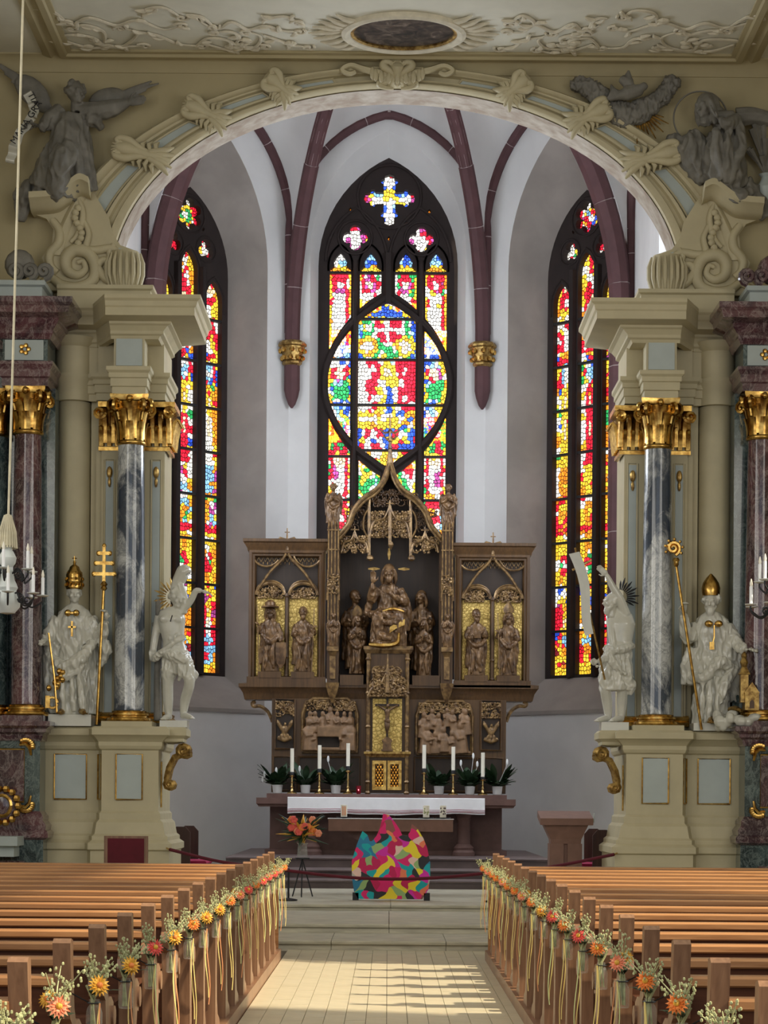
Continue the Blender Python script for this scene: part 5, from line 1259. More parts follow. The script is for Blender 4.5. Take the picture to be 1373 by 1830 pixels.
# ---------------------------------------------------------------- grey wall reliefs
def wing(m, root, tips, r=.055, y=0.0):
    for tp in tips:
        mid = [(root[0]+tp[0])/2 + .05*(tp[1]-root[1]), (root[1]+tp[1])/2 + .10*abs(tp[0]-root[0])]
        P = bez(root, (root[0]*.7+mid[0]*.3, root[1]*.5+mid[1]*.5), tuple(mid), tp, 7)
        m.tube([(a, y-.02*i/7, b) for i, (a, b) in enumerate(P)], [r*.8, r*1.2, r*1.1, r*.8, r*.3], 7, squash=(1, .6, 1))
def angel_relief():
    Y = YA-.13; q = lambda x, y: at(x, y, Y)
    L = (q(110, 350)[0], YA-.1, q(110, 350)[1]); t = T('angel_relief', L, 'grey stone relief of a winged angel holding an inscribed ribbon', 'relief')
    m = MB(); V = lambda x, y, d=0.0: (q(x, y)[0], Y-d, q(x, y)[1])
    drape_tube(m, [V(128, 215, .1), V(125, 260, .14), V(112, 300, .12), V(95, 345, .06)], [.20, .25, .30, .34], 12)
    drape_tube(m, [V(140, 225, .1), V(145, 270, .12), V(150, 310, .1), V(160, 345, .05)], [.14, .16, .16, .12], 10)
    limb(m, [V(132, 268, .2), V(120, 305, .42), V(108, 345, .34), V(104, 362, .2)], [.15, .17, .14, .08])
    for pts, r in (([V(105, 270, .3), V(95, 310, .32), V(80, 345, .28), V(62, 358, .2)], [.05, .07, .07, .04]), ([V(120, 268, .33), V(118, 310, .36), V(105, 350, .3)], [.04, .06, .05]), ([V(140, 270, .28), V(145, 310, .28), V(140, 350, .2)], [.04, .06, .05]), ([V(100, 235, .25), V(130, 262, .3), V(148, 250, .24)], [.05, .06, .04]), ([V(60, 330, .1), V(45, 370, .12), V(40, 400, .1)], [.1, .12, .05]), ([V(30, 350, .1), V(55, 360, .14), V(80, 352, .12)], [.08, .1, .06])): drape_tube(m, pts, r)
    limb(m, [V(112, 205, .12), V(95, 222, .2), V(84, 236, .25), V(76, 236, .3)], [.13, .11, .08, .05]); hand(m, V(76, 236, .3), (-1, -.3, .2), (0, 0, -1), 1.3, .8, 1)
    limb(m, [V(150, 205, .12), V(180, 205, .16), V(205, 200, .16), V(232, 190, .16)], [.13, .13, .12, .05]); hand(m, V(232, 190, .16), (1, -.1, .12), (0, -1, 0), 1.5, .15, 1)
    drape_tube(m, [V(158, 215, .16), V(175, 225, .14), V(182, 235, .1)], [.1, .09, .04])
    head(m, V(140, 176, .2), .30, .7, .1, 0, 'curly', False)
    m.ell((q(192, 178)[0], Y-.02, q(192, 178)[1]), (.26, .07, .15), 12, 7, Rm(0, 0, -.25)); m.ell((q(58, 165)[0], Y-.02, q(58, 165)[1]), (.30, .07, .17), 12, 7, Rm(0, 0, .75))
    wing(m, q(166, 205), [q(285, 150), q(272, 146), q(262, 162), q(255, 172), q(240, 182), q(225, 190), q(205, 198)], .05, Y)
    wing(m, q(92, 200), [q(-20, 105), q(-5, 118), q(8, 132), q(20, 146), q(32, 160), q(45, 178), q(60, 195)], .055, Y)
    sculpt('figure', m, .0145, M['greystone'], t, 0, (q(100, 405)[1], q(100, 205)[1], .16, .03), YA-.003)
    def ribbon(name, pts, w):
        P = smoothpath(pts, 6); rings = []
        for i, (x, y) in enumerate(P):
            a, b = P[max(0, i-1)], P[min(len(P)-1, i+1)]; d = Vector((b[0]-a[0], b[1]-a[1])).normalized(); n = Vector((-d.y, d.x))*w
            p0 = V(x+n.x, y+n.y, .34+.04*sin(i*.9)); p1 = V(x-n.x, y-n.y, .34+.04*sin(i*.9)); rings.append([p0, p1, (p1[0], p1[1]+.015, p1[2]), (p0[0], p0[1]+.015, p0[2])])
        return O(name, MB().loft(rings), M['porcelain'], t, smooth=60)
    rb = ribbon('inscribed_ribbon', [(26, 305), (30, 285), (36, 268), (50, 243), (66, 224)], 8); ra = ribbon('inscribed_ribbon', [(66, 224), (68, 210), (63, 194), (55, 180)], 8)
    for txt, (x, y), ang, par in (('MARIA GRA', (36, 275), radians(57), rb), ('TIA', (58, 186), radians(-62), ra)):
        cu = bpy.data.curves.new('lettering', 'FONT'); cu.body = txt; cu.size = .125; cu.extrude = .003
        o = bpy.data.objects.new('tmp', cu); COL.objects.link(o); dg = bpy.context.evaluated_depsgraph_get(); dg.update()
        me = bpy.data.meshes.new_from_object(o.evaluated_get(dg)); bpy.data.objects.remove(o); me.name = 'lettering'; me.materials.clear(); me.materials.append(M['iron'])
        p = V(x, y, .395); me.transform(Matrix.Translation(p) @ Matrix.Rotation(-ang, 4, 'Y') @ Matrix.Rotation(pi/2, 4, 'X')); link('lettering', me, par)
angel_relief()
def mary_relief():
    Y = YA-.13; q = lambda x, y: at(x, y, Y); V = lambda x, y, d=0.0: (q(x, y)[0], Y-d, q(x, y)[1])
    t = T('kneeling_relief', V(1290, 350), 'dark grey stone relief of a cloaked kneeling figure with thin halo', 'relief'); m = MB()
    drape_tube(m, [V(1292, 240, .10), V(1288, 275, .16), V(1292, 310, .16), V(1305, 345, .1)], [.16, .26, .30, .22], 12)
    drape_tube(m, [V(1252, 245, .05), V(1240, 262, .08), V(1240, 290, .08), V(1262, 325, .06)], [.12, .2, .2, .12], 10)
    drape_tube(m, [V(1315, 215, .1), V(1340, 212, .12), V(1375, 218, .1)], [.14, .12, .1]); drape_tube(m, [V(1195, 245, .04), V(1218, 270, .06), V(1245, 315, .06)], [.06, .14, .08])
    for pts, r in (([V(1275, 245, .38), V(1272, 290, .42), V(1282, 335, .36)], [.05, .07, .05]), ([V(1312, 225, .3), V(1316, 280, .38), V(1300, 330, .36), V(1305, 355, .26)], [.06, .07, .06, .05]), ([V(1295, 250, .40), V(1290, 300, .44), V(1290, 340, .36)], [.04, .06, .05]), ([V(1330, 330, .08), V(1350, 365, .1), V(1370, 390, .08)], [.12, .15, .1]), ([V(1230, 250, .24), V(1236, 290, .26), V(1250, 320, .2)], [.05, .07, .04]), ([V(1300, 350, .3), V(1315, 362, .3), V(1335, 350, .25)], [.08, .1, .06]), ([V(1250, 222, .2), V(1275, 222, .3), V(1305, 218, .3)], [.06, .08, .06])): drape_tube(m, pts, r)
    limb(m, [V(1310, 225, .3), V(1290, 240, .42), V(1275, 232, .45)], [.09, .08, .05]); hand(m, V(1275, 232, .45), (-.6, -.2, .6), (1, 0, 0), 1.3, .3, 1)
    head(m, V(1254, 203, .30), .31, -.7, .25, 0, 'long', False); m.ell(V(1262, 198, .22), (.16, .14, .17), 12, 8); drape_tube(m, [V(1272, 205, .2), V(1290, 228, .16), V(1312, 240, .14)], [.10, .16, .15], 10)
    sculpt('figure', m, .0145, M['greystone'], t, 0, (q(1290, 400)[1], q(1290, 222)[1], .16, .03), YA-.003)
    c = V(1252, 212, .02); O('halo', MB().tube([(c[0]+.36*cos(a*pi/20), c[1], c[2]+.36*sin(a*pi/20)) for a in range(41)], .012, 5), M['greystone'], t)
    v = T('lily_vase', V(1362, 330), 'grey stone vase of lilies on a small wall shelf', 'vase'); p = V(1368, 338, .05)
    O('vase', MB().lathe([(.07, -.2), (.12, -.1), (.13, 0), (.07, .1), (.06, .14), (.1, .18)], p, 14), M['grey_panel'], v); O('shelf', MB().box(p[0]-.22, p[0]+.3, YA-.3, YA-.01, p[2]-.28, p[2]-.2), M['cream'], v, smooth=0)
    g = MB(); rg = random.Random(8)
    for k in range(12): a = rg.uniform(-.9, .9); h = rg.uniform(.2, .8); g.tube([(p[0], p[1], p[2]+.15), (p[0]+a*.12, p[1], p[2]+.15+h*.5), (p[0]+a*.3, p[1]-.05, p[2]+.15+h)], [.012, .02, .05], 6)
    O('lilies', g, M['greystone'], v)
mary_relief()
def dove_relief():
    Y = YA-.1; q = lambda x, y: at(x, y, Y); V = lambda x, y, d=0.0: (q(x, y)[0], Y-d, q(x, y)[1])
    t = T('dove_relief', V(1120, 200), 'grey stone dove on a bank of clouds with gold rays', 'relief'); m = MB(); rg = random.Random(6)
    path = smoothpath([(1036, 152), (1055, 160), (1075, 178), (1095, 198), (1120, 208), (1145, 200), (1165, 188), (1185, 170), (1200, 150)], 4)
    for i, (x, y) in enumerate(path):
        big = 1-.62*abs(i/(len(path)-1)-.45)*1.8
        for k in range(3): m.ell(V(x+rg.uniform(-7, 7), y+rg.uniform(-8, 8)*big, .05), (.11*big+.03, .09, .10*big+.03), 8, 6)
    sculpt('clouds', m, .017, M['greystone'], t, 0, (0, 20, .07, .03), YA-.003)
    m = MB(); m.tube([V(1098, 182, .2), V(1118, 178, .26), V(1140, 172, .26), V(1148, 166, .28)], [.04, .10, .08, .03], 9); m.ell(V(1146, 168, .3), (.06, .06, .055), 8, 6)
    for k in range(5): m.tube([V(1125, 172, .24), V(1118-4*k+4, 158-2*k, .24), V(1112-3*k+8, 136+5*k, .22)], [.05, .06, .02], 6); m.tube([V(1110, 180, .22), V(1092-k*2, 170+4*k, .2), V(1090+k*3, 158+7*k, .16)], [.04, .045, .015], 6)
    sculpt('dove', m, .014, M['greystone'], t, 1)
    for k in range(11):
        a = radians(-15-8.5*k); ln = 60 if k % 2 else 48; p0 = V(1140+16*cos(a), 198-16*sin(a)*.8, .02); p1 = V(1140+ln*cos(a), 198-ln*sin(a), .02)
        O('gold_ray', MB().tube([p0, p1], [.016, .008], 4), M['oldgold'], t)
dove_relief()
# ---------------------------------------------------------------- carved oak altarpiece
RY = 36.9
q = lambda x, y: at(x, y, RY)
qx = lambda x: at(x, 1200, RY)[0]
qz = lambda y: HC + (YV-y)*RY/F
def filigree(m, x0, x1, z0, z1, y, seed, n, r=.012, inside=None):
    """carved leaf tracery: S-shaped stems with leaves"""
    rg = random.Random(seed)
    for k in range(n):
        cx, cz = rg.uniform(x0, x1), rg.uniform(z0, z1)
        if inside and not inside(cx, cz): continue
        a = rg.uniform(0, 2*pi); s = rg.choice((-1, 1)); L = rg.uniform(.05, .10)
        sp = spiral((cx, cz), L, L*.25, a, .9*s, 9); sp = [(min(max(u, x0), x1), min(max(w, z0), z1)) for u, w in sp]
        m.tube([(u, y - .01*rg.random(), w) for u, w in sp], [r, r*.9, r*.7], 5)
        for j in (0, 4, 8): m.ell((sp[j][0], y-.015, sp[j][1]), (r*2.0, r*1.2, r*1.5), 5, 4, Rm(0, 0, rg.uniform(0, 3)))
def tubexz(m, pts, y, r, n=6): m.tube([(a, y, b) for a, b in pts], r, n)
m_, nt_, b_ = newmat('gold_diaper_panel')
v_ = nt_.nodes.new('ShaderNodeTexVoronoi'); v_.inputs['Scale'].default_value = 16; v_.feature = 'DISTANCE_TO_EDGE'
tc = nt_.nodes.new('ShaderNodeTexCoord'); nt_.links.new(tc.outputs['Object'], v_.inputs['Vector'])
nt_.links.new(ramp(nt_, v_.outputs['Distance'], [(.0, (.26, .16, .035)), (.08, (.60, .42, .12)), (.3, (.74, .54, .18))]), b_.inputs['Base Color'])
b_.inputs['Metallic'].default_value = .55; b_.inputs['Roughness'].default_value = .42; bump(nt_, b_, v_.outputs['Distance'], .6, .02); M['diaper'] = m_
rt = T('altarpiece', (qx(694), RY+.3, 1.67), 'tall carved dark oak winged altarpiece with ogee centre and predella', 'altarpiece')
def A(n, m, mat='oak', smooth=30, parent=None): return O(n, m, M[mat], parent or rt, smooth=smooth)
zb, zt = qz(1224), qz(968)
# niche: back, sides, floor, roof follow the ogee
og = smoothpath([(603, 962), (622, 940), (632, 915), (650, 893), (672, 878), (686, 860), (693, 842), (697, 832)], 5)
ogL = [q(x, y) for x, y in og]; ax = qx(697)-.0; ogR = [(2*ogL[-1][0]-a, b) for a, b in ogL[::-1]]
niche = [(ogL[0][0], zb)] + ogL + ogR[1:] + [(ogR[-1][0], zb)]
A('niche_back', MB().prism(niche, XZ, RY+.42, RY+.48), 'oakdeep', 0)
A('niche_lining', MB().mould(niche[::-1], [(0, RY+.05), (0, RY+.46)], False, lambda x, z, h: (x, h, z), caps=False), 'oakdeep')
A('niche_floor', MB().box(niche[0][0], niche[-1][0], RY-.05, RY+.45, zb-.1, zb), 'oak', 0)
for xa, xb in ((598, 606), (784, 794)): A('niche_side', MB().box(qx(xa), qx(xb), RY-.02, RY+.46, zb, qz(958)), 'oak', 0)
for nm, pts in (('ogee_moulding', ogL), ('ogee_moulding', ogR)):
    m = MB(); m.tube([(a, RY-.06, b) for a, b in pts], .055, 8); m.tube([(a, RY-.13, b+.02) for a, b in pts], .032, 7); m.tube([(a, RY-.10, b-.055) for a, b in pts], .028, 6); A(nm, m, 'carved')
px_, pz_ = ogL[-1]
m = MB().tube([(px_, RY-.06, pz_-.05), (px_, RY-.06, pz_+.25), (px_, RY-.06, qz(742))], [.07, .03, .01], 8)
for z, w in ((qz(803), .05), (qz(790), .07), (qz(770), .14)):
    m.lathe([(.015, -.03), (.04, 0), (.015, .03)], (px_, RY-.06, z), 8)
for z, w in ((qz(772), .17), (qz(783), .11)):
    for s in (-1, 1): m.tube([(px_+s*a, RY-.06, z+b) for a, b in ((0, 0), (w*.5, -.03), (w, .02), (w*.8, .06))], [.018, .022, .01], 5)
A('spire', m, 'carved')
# canopy tracery inside the ogee
m = MB(); Y0 = RY-.02
def canopy(m, x0, x1, yspr, ytop, seed, nn):
    a, b = q(x0, yspr), q(x1, yspr); c = ((a[0]+b[0])/2, qz(ytop)); w = (b[0]-a[0])/2
    for s in (-1, 1): tubexz(m, smoothpath([(c[0]+s*w, a[1]), (c[0]+s*w*.8, a[1]+(c[1]-a[1])*.45), (c[0]+s*w*.25, a[1]+(c[1]-a[1])*.62), (c[0], c[1])], 5), Y0-.04, .02)
    filigree(m, c[0]-w, c[0]+w, a[1], a[1]+(c[1]-a[1])*.8, Y0, seed, nn)
    m.tube([(c[0], Y0-.05, c[1]-.1), (c[0], Y0-.05, c[1]+.1)], [.02, .008], 6); m.box(c[0]-.07, c[0]+.07, Y0-.06, Y0-.04, c[1]+.03, c[1]+.05)
canopy(m, 610, 658, 988, 952, 1, 34); A('side_canopy', m, 'carved')
m = MB(); canopy(m, 735, 784, 988, 952, 2, 34); A('side_canopy', m, 'carved')
m = MB(); canopy(m, 661, 732, 960, 905, 3, 80); filigree(m, qx(663), qx(731), qz(958), qz(915), Y0-.02, 9, 60); tubexz(m, [q(697, 905), q(697, 975)], Y0-.08, .03); m.lathe([(.01, -.08), (.05, 0), (.03, .05)], (qx(697), Y0-.08, qz(975)), 8); A('centre_canopy', m, 'carved')
for x in (660, 734):
    m = MB(); tubexz(m, [q(x, 893), q(x, 998)], Y0-.02, .028); m.lathe([(.02, -.05), (.06, -.02), (.06, .02), (.03, .05)], (qx(x), Y0-.02, qz(998)), 8)
    s = 1 if x < 697 else -1; tubexz(m, smoothpath([q(x, 965), q(x-s*10, 945), q(x-s*9, 925), q(x-s*3, 912)], 5), Y0-.02, .016); A('pendant_shaft', m, 'carved')
m = MB(); filigree(m, qx(650), qx(744), qz(905), qz(875), Y0+.05, 5, 50, .01, lambda x, z: abs(x-px_) < (pz_-z)*.9); filigree(m, qx(618), qx(655), qz(950), qz(905), Y0+.05, 6, 26, .01); filigree(m, qx(740), qx(778), qz(950), qz(905), Y0+.05, 7, 26, .01); A('leaf_filigree', m, 'oak')
# buttress pillars
def buttress(x):
    r = MB(); cx = qx(x); w = .10
    r.box(cx-w, cx+w, RY-.16, RY+.1, qz(1222), qz(945)); A('buttress', r, 'oak', 0)
    m = MB()
    for dx in (-.085, -.03, .03, .085): m.tube([(cx+dx, RY-.17, qz(1120)), (cx+dx, RY-.17, qz(935))], .016, 5)
    for y in (950, 985, 1040, 1062): m.box(cx-.11, cx+.11, RY-.19, RY-.15, qz(y)-.012, qz(y)+.012)
    filigree(m, cx-.09, cx+.09, qz(1065), qz(1030), RY-.19, int(x), 14, .012)
    for s in (-1, 1):
        m.tube([(cx+s*.1, RY-.17, qz(1072)), (cx+s*.08, RY-.19, qz(1056)), (cx, RY-.2, qz(1045))], .018, 5); m.tube([(cx+s*.10, RY-.18, qz(1075)), (cx+s*.10, RY-.18, qz(1020))], [.022, .006], 5)
    A('buttress_tracery', m, 'carved')
    m = MB(); m.loft([[(cx+s*w*k, RY-.16-.10*k+t, z) for s, t in ((-1, 0), (1, 0), (1, .2), (-1, .2))] for z, k in ((qz(1222), 1.15), (qz(1232), 1.0), (qz(1240), .8), (qz(1248), .5), (qz(1258), .15))]); A('pendant', m, 'carved', 0)
    m = MB().box(cx-.10, cx+.10, RY-.30, RY-.14, qz(1166), qz(1158)).loft([[(cx+s*.085*k, RY-.16-.10*k+t, z) for s, t in ((-1, 0), (1, 0), (1, .1), (-1, .1))] for z, k in ((qz(1166), 1.0), (qz(1175), .6), (qz(1215), .55))]); A('figure_console', m, 'carved', 0)
buttress(595); buttress(798)
# wings
def wing_panel(xa, xb, ya, yb, xm):
    x0, x1, z0, z1 = qx(xa), qx(xb), qz(yb), qz(ya); r = []
    A('wing_back', MB().box(x0, x1, RY+.05, RY+.3, z0, z1), 'oak', 0)
    A('wing_frame', MB().mould([(x0, z0), (x0, z1), (x1, z1), (x1, z0)], [(0, RY+.06), (0, RY-.06), (.05, RY-.08), (.07, RY-.05), (.10, RY-.05), (.12, RY-.0), (.13, RY+.06)], True, lambda x, z, h: (x, h, z)), 'oak', 25)
    A('wing_cornice', MB().mould([(x0, RY+.3), (x0, RY-.04), (x1, RY-.04), (x1, RY+.3)], [(0, z1-.02), (.02, z1-.02), (.03, z1+.03), (.06, z1+.08), (.07, z1+.12), (.10, z1+.14), (.10, z1+.19), (0, z1+.19)]).box(x0, x1, RY-.04, RY+.3, z1, z1+.185), 'oak', 25)
    A('wing_sill', MB().box(x0-.02, x1+.02, RY-.14, RY+.1, z0-.02, z0+.10), 'oak', 0)
    xi0, xi1, cx = x0+.13, x1-.13, (x0+x1)/2; zsp = qz(yb-155); zar = qz(yb-155)+.22
    for a, b in ((xi0, cx-.04), (cx+.04, xi1)):
        A('gold_ground', MB().box(a, b, RY+.03, RY+.06, z0+.1, zsp), 'diaper', 0)
        c = (a+b)/2; w = (b-a)/2; m = MB(); P = [(c-w*cos(t), zsp+.02+w*.82*sin(t)) for t in [pi*i/14 for i in range(15)]]
        tubexz(m, P, RY-.03, .03); tubexz(m, [(u, z+.045) for u, z in P], RY-.01, .018); A('wing_arch', m, 'carved')
        m = MB(); filigree(m, a+.03, b-.03, zsp-.03, zsp+w*.8, RY-.0, int(xa+a*9), 42, .011, lambda x, z: (x-c)**2+((z-zsp)*1.2)**2 < w*w*.8); A('tympanum_filigree', m, 'carved')
    m = MB(); m.tube([(cx, RY-.04, z0+.05), (cx, RY-.04, zsp+.05)], .03, 8)
    for y in (z0+.12, z0+.45, zsp): m.lathe([(.03, -.03), (.045, 0), (.03, .03)], (cx, RY-.04, y), 8)
    A('wing_colonnette', m, 'oak')
    m = MB()
    for s in (-1, 1):
        tubexz(m, smoothpath([(cx+s*(xi1-cx)*.96, zsp+.1), (cx+s*(xi1-cx)*.55, zsp+.42), (cx+s*.06, zsp+.66), (cx, z1+.05)], 5), RY-.05, .024)
        tubexz(m, [(cx+s*(.36+.26*cos(t)), zsp+.78+.27*sin(t)) for t in [pi*(-.05+.95*i/10)+pi*.9 if s > 0 else pi*(1.15-.95*i/10)-pi for i in range(11)]], RY-.03, .018)
    m.tube([(cx, RY-.06, z1), (cx, RY-.06, z1+.38)], [.03, .01], 6)
    for s in (-1, 1): m.tube([(cx+s*a, RY-.06, z1+.13+b) for a, b in ((0, -.1), (.03, .05), (.12, .07), (.16, .03), (.14, .0))], [.03, .03, .035, .02], 6)
    m.box(cx-.045, cx+.045, RY-.07, RY-.05, z1+.3, z1+.315); A('wing_finial', m, 'carved')
    m = MB()
    for k in range(14):
        x = xi0 + (xi1-xi0)*(k+.5)/14; m.tube([(x, RY+.02, zsp+.55), (x, RY+.02, z1-.2)], .010, 5)
        m.tube([(x-(xi1-xi0)/28, RY+.02, z1-.2), (x, RY+.02, z1-.12), (x+(xi1-xi0)/28, RY+.02, z1-.2)], .010, 5)
    A('blind_tracery', m, 'carved')
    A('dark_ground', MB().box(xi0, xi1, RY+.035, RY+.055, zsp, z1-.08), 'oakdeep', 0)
    for a, b in ((xi0, cx-.04), (cx+.04, xi1)): A('figure_plinth', MB().box((a+b)/2-.2, (a+b)/2+.2, RY-.15, RY+.04, z0+.08, z0+.19), 'oak', 0)
    return [((xi0+cx-.04)/2, z0+.19), ((cx+.04+xi1)/2, z0+.19)]
WL = wing_panel(444, 580, 985, 1222, 513); WR = wing_panel(813, 946, 990, 1226, 878)
# lower beam, brackets and predella
zbm = qz(1226)
A('shelf_beam', MB().mould([(qx(440), RY+.4), (qx(440), RY-.02), (qx(950), RY-.02), (qx(950), RY+.4)], [(0, qz(1252)), (.02, qz(1252)), (.04, qz(1244)), (.05, qz(1240)), (.10, qz(1232)), (.12, qz(1230)), (.12, qz(1224)), (0, qz(1222))]).box(qx(440), qx(950), RY, RY+.4, qz(1252), qz(1223)), 'oak', 25)
PYF = RY-.08
A('predella_body', MB().box(qx(487), qx(905), PYF, RY+.4, qz(1417.2), qz(1250)), "oak", 0)
for s, x in ((1, 487), (-1, 905)):
    m = MB(); c = [q(x, 1252), q(x-s*36, 1252)]; tubexz(m, smoothpath([q(x, 1290), q(x-s*8, 1272), q(x-s*22, 1262), q(x-s*34, 1262), q(x-s*36, 1256), q(x-s*30, 1254)], 5), RY+.05, .035); A('side_bracket', m, 'carved')
def panel_relief(xa, xb, ya, yb):
    x0, x1, z0, z1 = qx(xa), qx(xb), qz(yb), qz(ya); c = (x0+x1)/2; w = (x1-x0)/2; P = [(x0, z0), (x0, z1-.25), (x0+.05, z1-.1), (x0+.18, z1), (x1-.18, z1), (x1-.05, z1-.1), (x1, z1-.25), (x1, z0)]
    m = MB(); tubexz(m, P + [P[0]], PYF-.03, .028, 7); tubexz(m, [(a+(c-a)*.06, b+(((z0+z1)/2)-b)*.06) for a, b in P], PYF-.02, .015); A('relief_frame', m, 'carved')
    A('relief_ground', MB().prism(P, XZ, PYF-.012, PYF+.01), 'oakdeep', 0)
    m = MB(); filigree(m, x0+.05, x1-.05, z1-.2, z1-.04, PYF-.04, int(xa), 60, .012); A('relief_canopy', m, 'carved')
    return x0, x1, z0, z1
def bust(m, x, z, h, yaw=0, lean=0.0, full=True, y=PYF):
    m.ell((x+lean, y-.05, z+h*.80), (h*.10, h*.1, h*.13), 8, 6); m.ell((x+lean*.8, y-.04, z+h*.52), (h*.19, h*.12, h*.2), 8, 6); m.tube([(x+lean*.6, y-.03, z+h*.45), (x, y-.03, z)], [h*.17, h*.2], 8)
    m.tube([(x+lean-h*.15, y-.06, z+h*.6), (x+lean-h*.1+yaw*h*.1, y-.12, z+h*.4), (x+lean+yaw*h*.25, y-.13, z+h*.45)], [h*.07, h*.06, h*.04], 6)
x0, x1, z0, z1 = panel_relief(542, 640, 1250, 1345); m = MB(); rg = random.Random(12)
for k in range(7): bust(m, x0+.12+(x1-x0-.24)*k/6, z0+.34, .40, rg.uniform(-1, 1), rg.uniform(-.03, .03))
bust(m, (x0+x1)/2, z0+.36, .46, 0)
for k, (dx, h) in enumerate(((.12, .62), (.2, .45), (.76, .45), (.86, .64))): bust(m, x0+dx*(x1-x0), z0+.02, h, .5 if dx < .5 else -.5, y=PYF-.03)
m.box(x0+.26, x1-.26, PYF-.14, PYF, z0+.26, z0+.44); m.box(x0+.30, x1-.30, PYF-.10, PYF, z0+.03, z0+.08); m.box(x0+.02, x1-.02, PYF-.08, PYF, z0, z0+.05)
sculpt('supper_relief', m, .013, M['relief'], rt, 1)
x0, x1, z0, z1 = panel_relief(745, 845, 1253, 1347); m = MB()
for dx, dz, h in ((.1, .3, .5), (.25, .45, .4), (.38, .34, .44), (.55, .5, .36), (.68, .42, .42), (.8, .48, .38), (.9, .36, .5), (.15, .03, .58), (.34, .03, .42), (.5, .06, .48), (.66, .02, .46), (.82, .04, .6)): bust(m, x0+dx*(x1-x0), z0+dz-.03, h, rg.uniform(-1, 1), rg.uniform(-.04, .04), y=PYF-(.03 if dz < .2 else 0))
m.ell(((x0+x1)/2-.02, PYF-.06, z0+.1), (.14, .08, .09), 8, 6); m.box(x0+.02, x1-.02, PYF-.08, PYF, z0, z0+.05)
sculpt('adoration_relief', m, .013, M['relief'], rt, 1)
for xa, xb, sd in ((493, 528, 1), (860, 896, 2)):
    x0, x1 = qx(xa), qx(xb); A('pelican_niche', MB().box(x0, x1, PYF-.01, PYF+.01, qz(1340), qz(1252)), 'oakdeep', 0)
    m = MB(); frame_rect(m, x0, x1, qz(1340), qz(1252), PYF-.02, .022); A('niche_frame', m, 'oak')
    m = MB(); filigree(m, x0+.02, x1-.02, qz(1282), qz(1256), PYF-.02, sd+40, 26, .012); A('niche_tracery', m, 'carved')
    c = (x0+x1)/2; m = MB(); zz = qz(1325)
    m.ell((c, PYF-.06, zz+.16), (.06, .05, .10), 8, 6); m.tube([(c, PYF-.06, zz+.24), (c+.01, PYF-.08, zz+.30), (c+.0, PYF-.1, zz+.27)], [.025, .025, .012], 6)
    for s in (-1, 1): m.tube([(c+s*.04, PYF-.06, zz+.18), (c+s*.11, PYF-.06, zz+.30), (c+s*.13, PYF-.06, zz+.36)], [.035, .04, .012], 6)
    m.tube([(c-.12, PYF-.06, zz+.05), (c, PYF-.08, zz), (c+.12, PYF-.06, zz+.05)], .04, 7)
    for s in (-1, 0, 1): m.ell((c+s*.06, PYF-.09, zz+.07), (.025, .025, .05), 6, 5)
    sculpt('pelican', m, .011, M['carved'], rt, 1)
for xa, xb in ((490, 530), (536, 645), (742, 848), (854, 900)):
    m = MB(); frame_rect(m, qx(xa), qx(xb), qz(1414), qz(1354), PYF-.01, .02); A('base_panel_frame', m, 'oak'); A('base_panel', MB().box(qx(xa)+.02, qx(xb)-.02, PYF-.005, PYF+.01, qz(1412), qz(1356)), 'oakdeep', 0)
# tabernacle
TYF = PYF-.28; tx = qx(693)
A('tabernacle_body', MB().box(qx(656), qx(731), TYF+.12, PYF+.02, qz(1417.2), qz(1168)), "oak", 0)
for x in (659, 728):
    m = MB(); m.tube([(qx(x), TYF+.08, qz(1418)), (qx(x), TYF+.08, qz(1170))], .035, 8)
    for y in (1417, 1398, 1345, 1300, 1240, 1180): m.lathe([(.035, -.03), (.055, 0), (.035, .03)], (qx(x), TYF+.08, qz(y)), 8)
    A('tabernacle_post', m, 'carved')
A('throne_slab', MB().mould([(qx(654), PYF+.1), (qx(654), TYF+.1), (qx(734), TYF+.1), (qx(734), PYF+.1)], [(-.1, qz(1170)), (.0, qz(1170)), (.03, qz(1164)), (.04, qz(1163)), (.04, qz(1157)), (-.1, qz(1156))]).box(qx(654), qx(734), TYF+.1, PYF+.3, qz(1168), qz(1157)), 'carved', 25)
m = MB()
for k in range(3):
    filigree(m, qx(662), qx(726), qz(1246), qz(1222-14*k), TYF+.04-.03*k, 60+k, 70, .014, lambda x, z: abs(x-tx) < .36-(z-qz(1246))*.38)
for s in (-1, 1):
    tubexz(m, smoothpath([(tx+s*.33, qz(1246)), (tx+s*.26, qz(1232)), (tx+s*.1, qz(1222)), (tx, qz(1196))], 5), TYF-.02, .024)
    for d in (.12, .24): m.tube([(tx+s*d, TYF, qz(1240)), (tx+s*d, TYF, qz(1195+d*30))], [.03, .006], 6)
m.tube([(tx, TYF-.03, qz(1240)), (tx, TYF-.03, qz(1172))], [.05, .008], 8)
A('tabernacle_canopy', m, 'carved')
A('diaper_back', MB().box(qx(667), qx(719), TYF+.09, TYF+.12, qz(1345), qz(1250)), 'diaper', 0)
A('tabernacle_shelf', MB().mould([(qx(656), PYF), (qx(656), TYF+.06), (qx(731), TYF+.06), (qx(731), PYF)], [(-.1, qz(1354)), (0, qz(1354)), (.02, qz(1350)), (.04, qz(1348)), (.04, qz(1344)), (-.1, qz(1343))]).box(qx(656), qx(731), TYF+.06, PYF, qz(1352), qz(1344)), 'oldgold', 25)
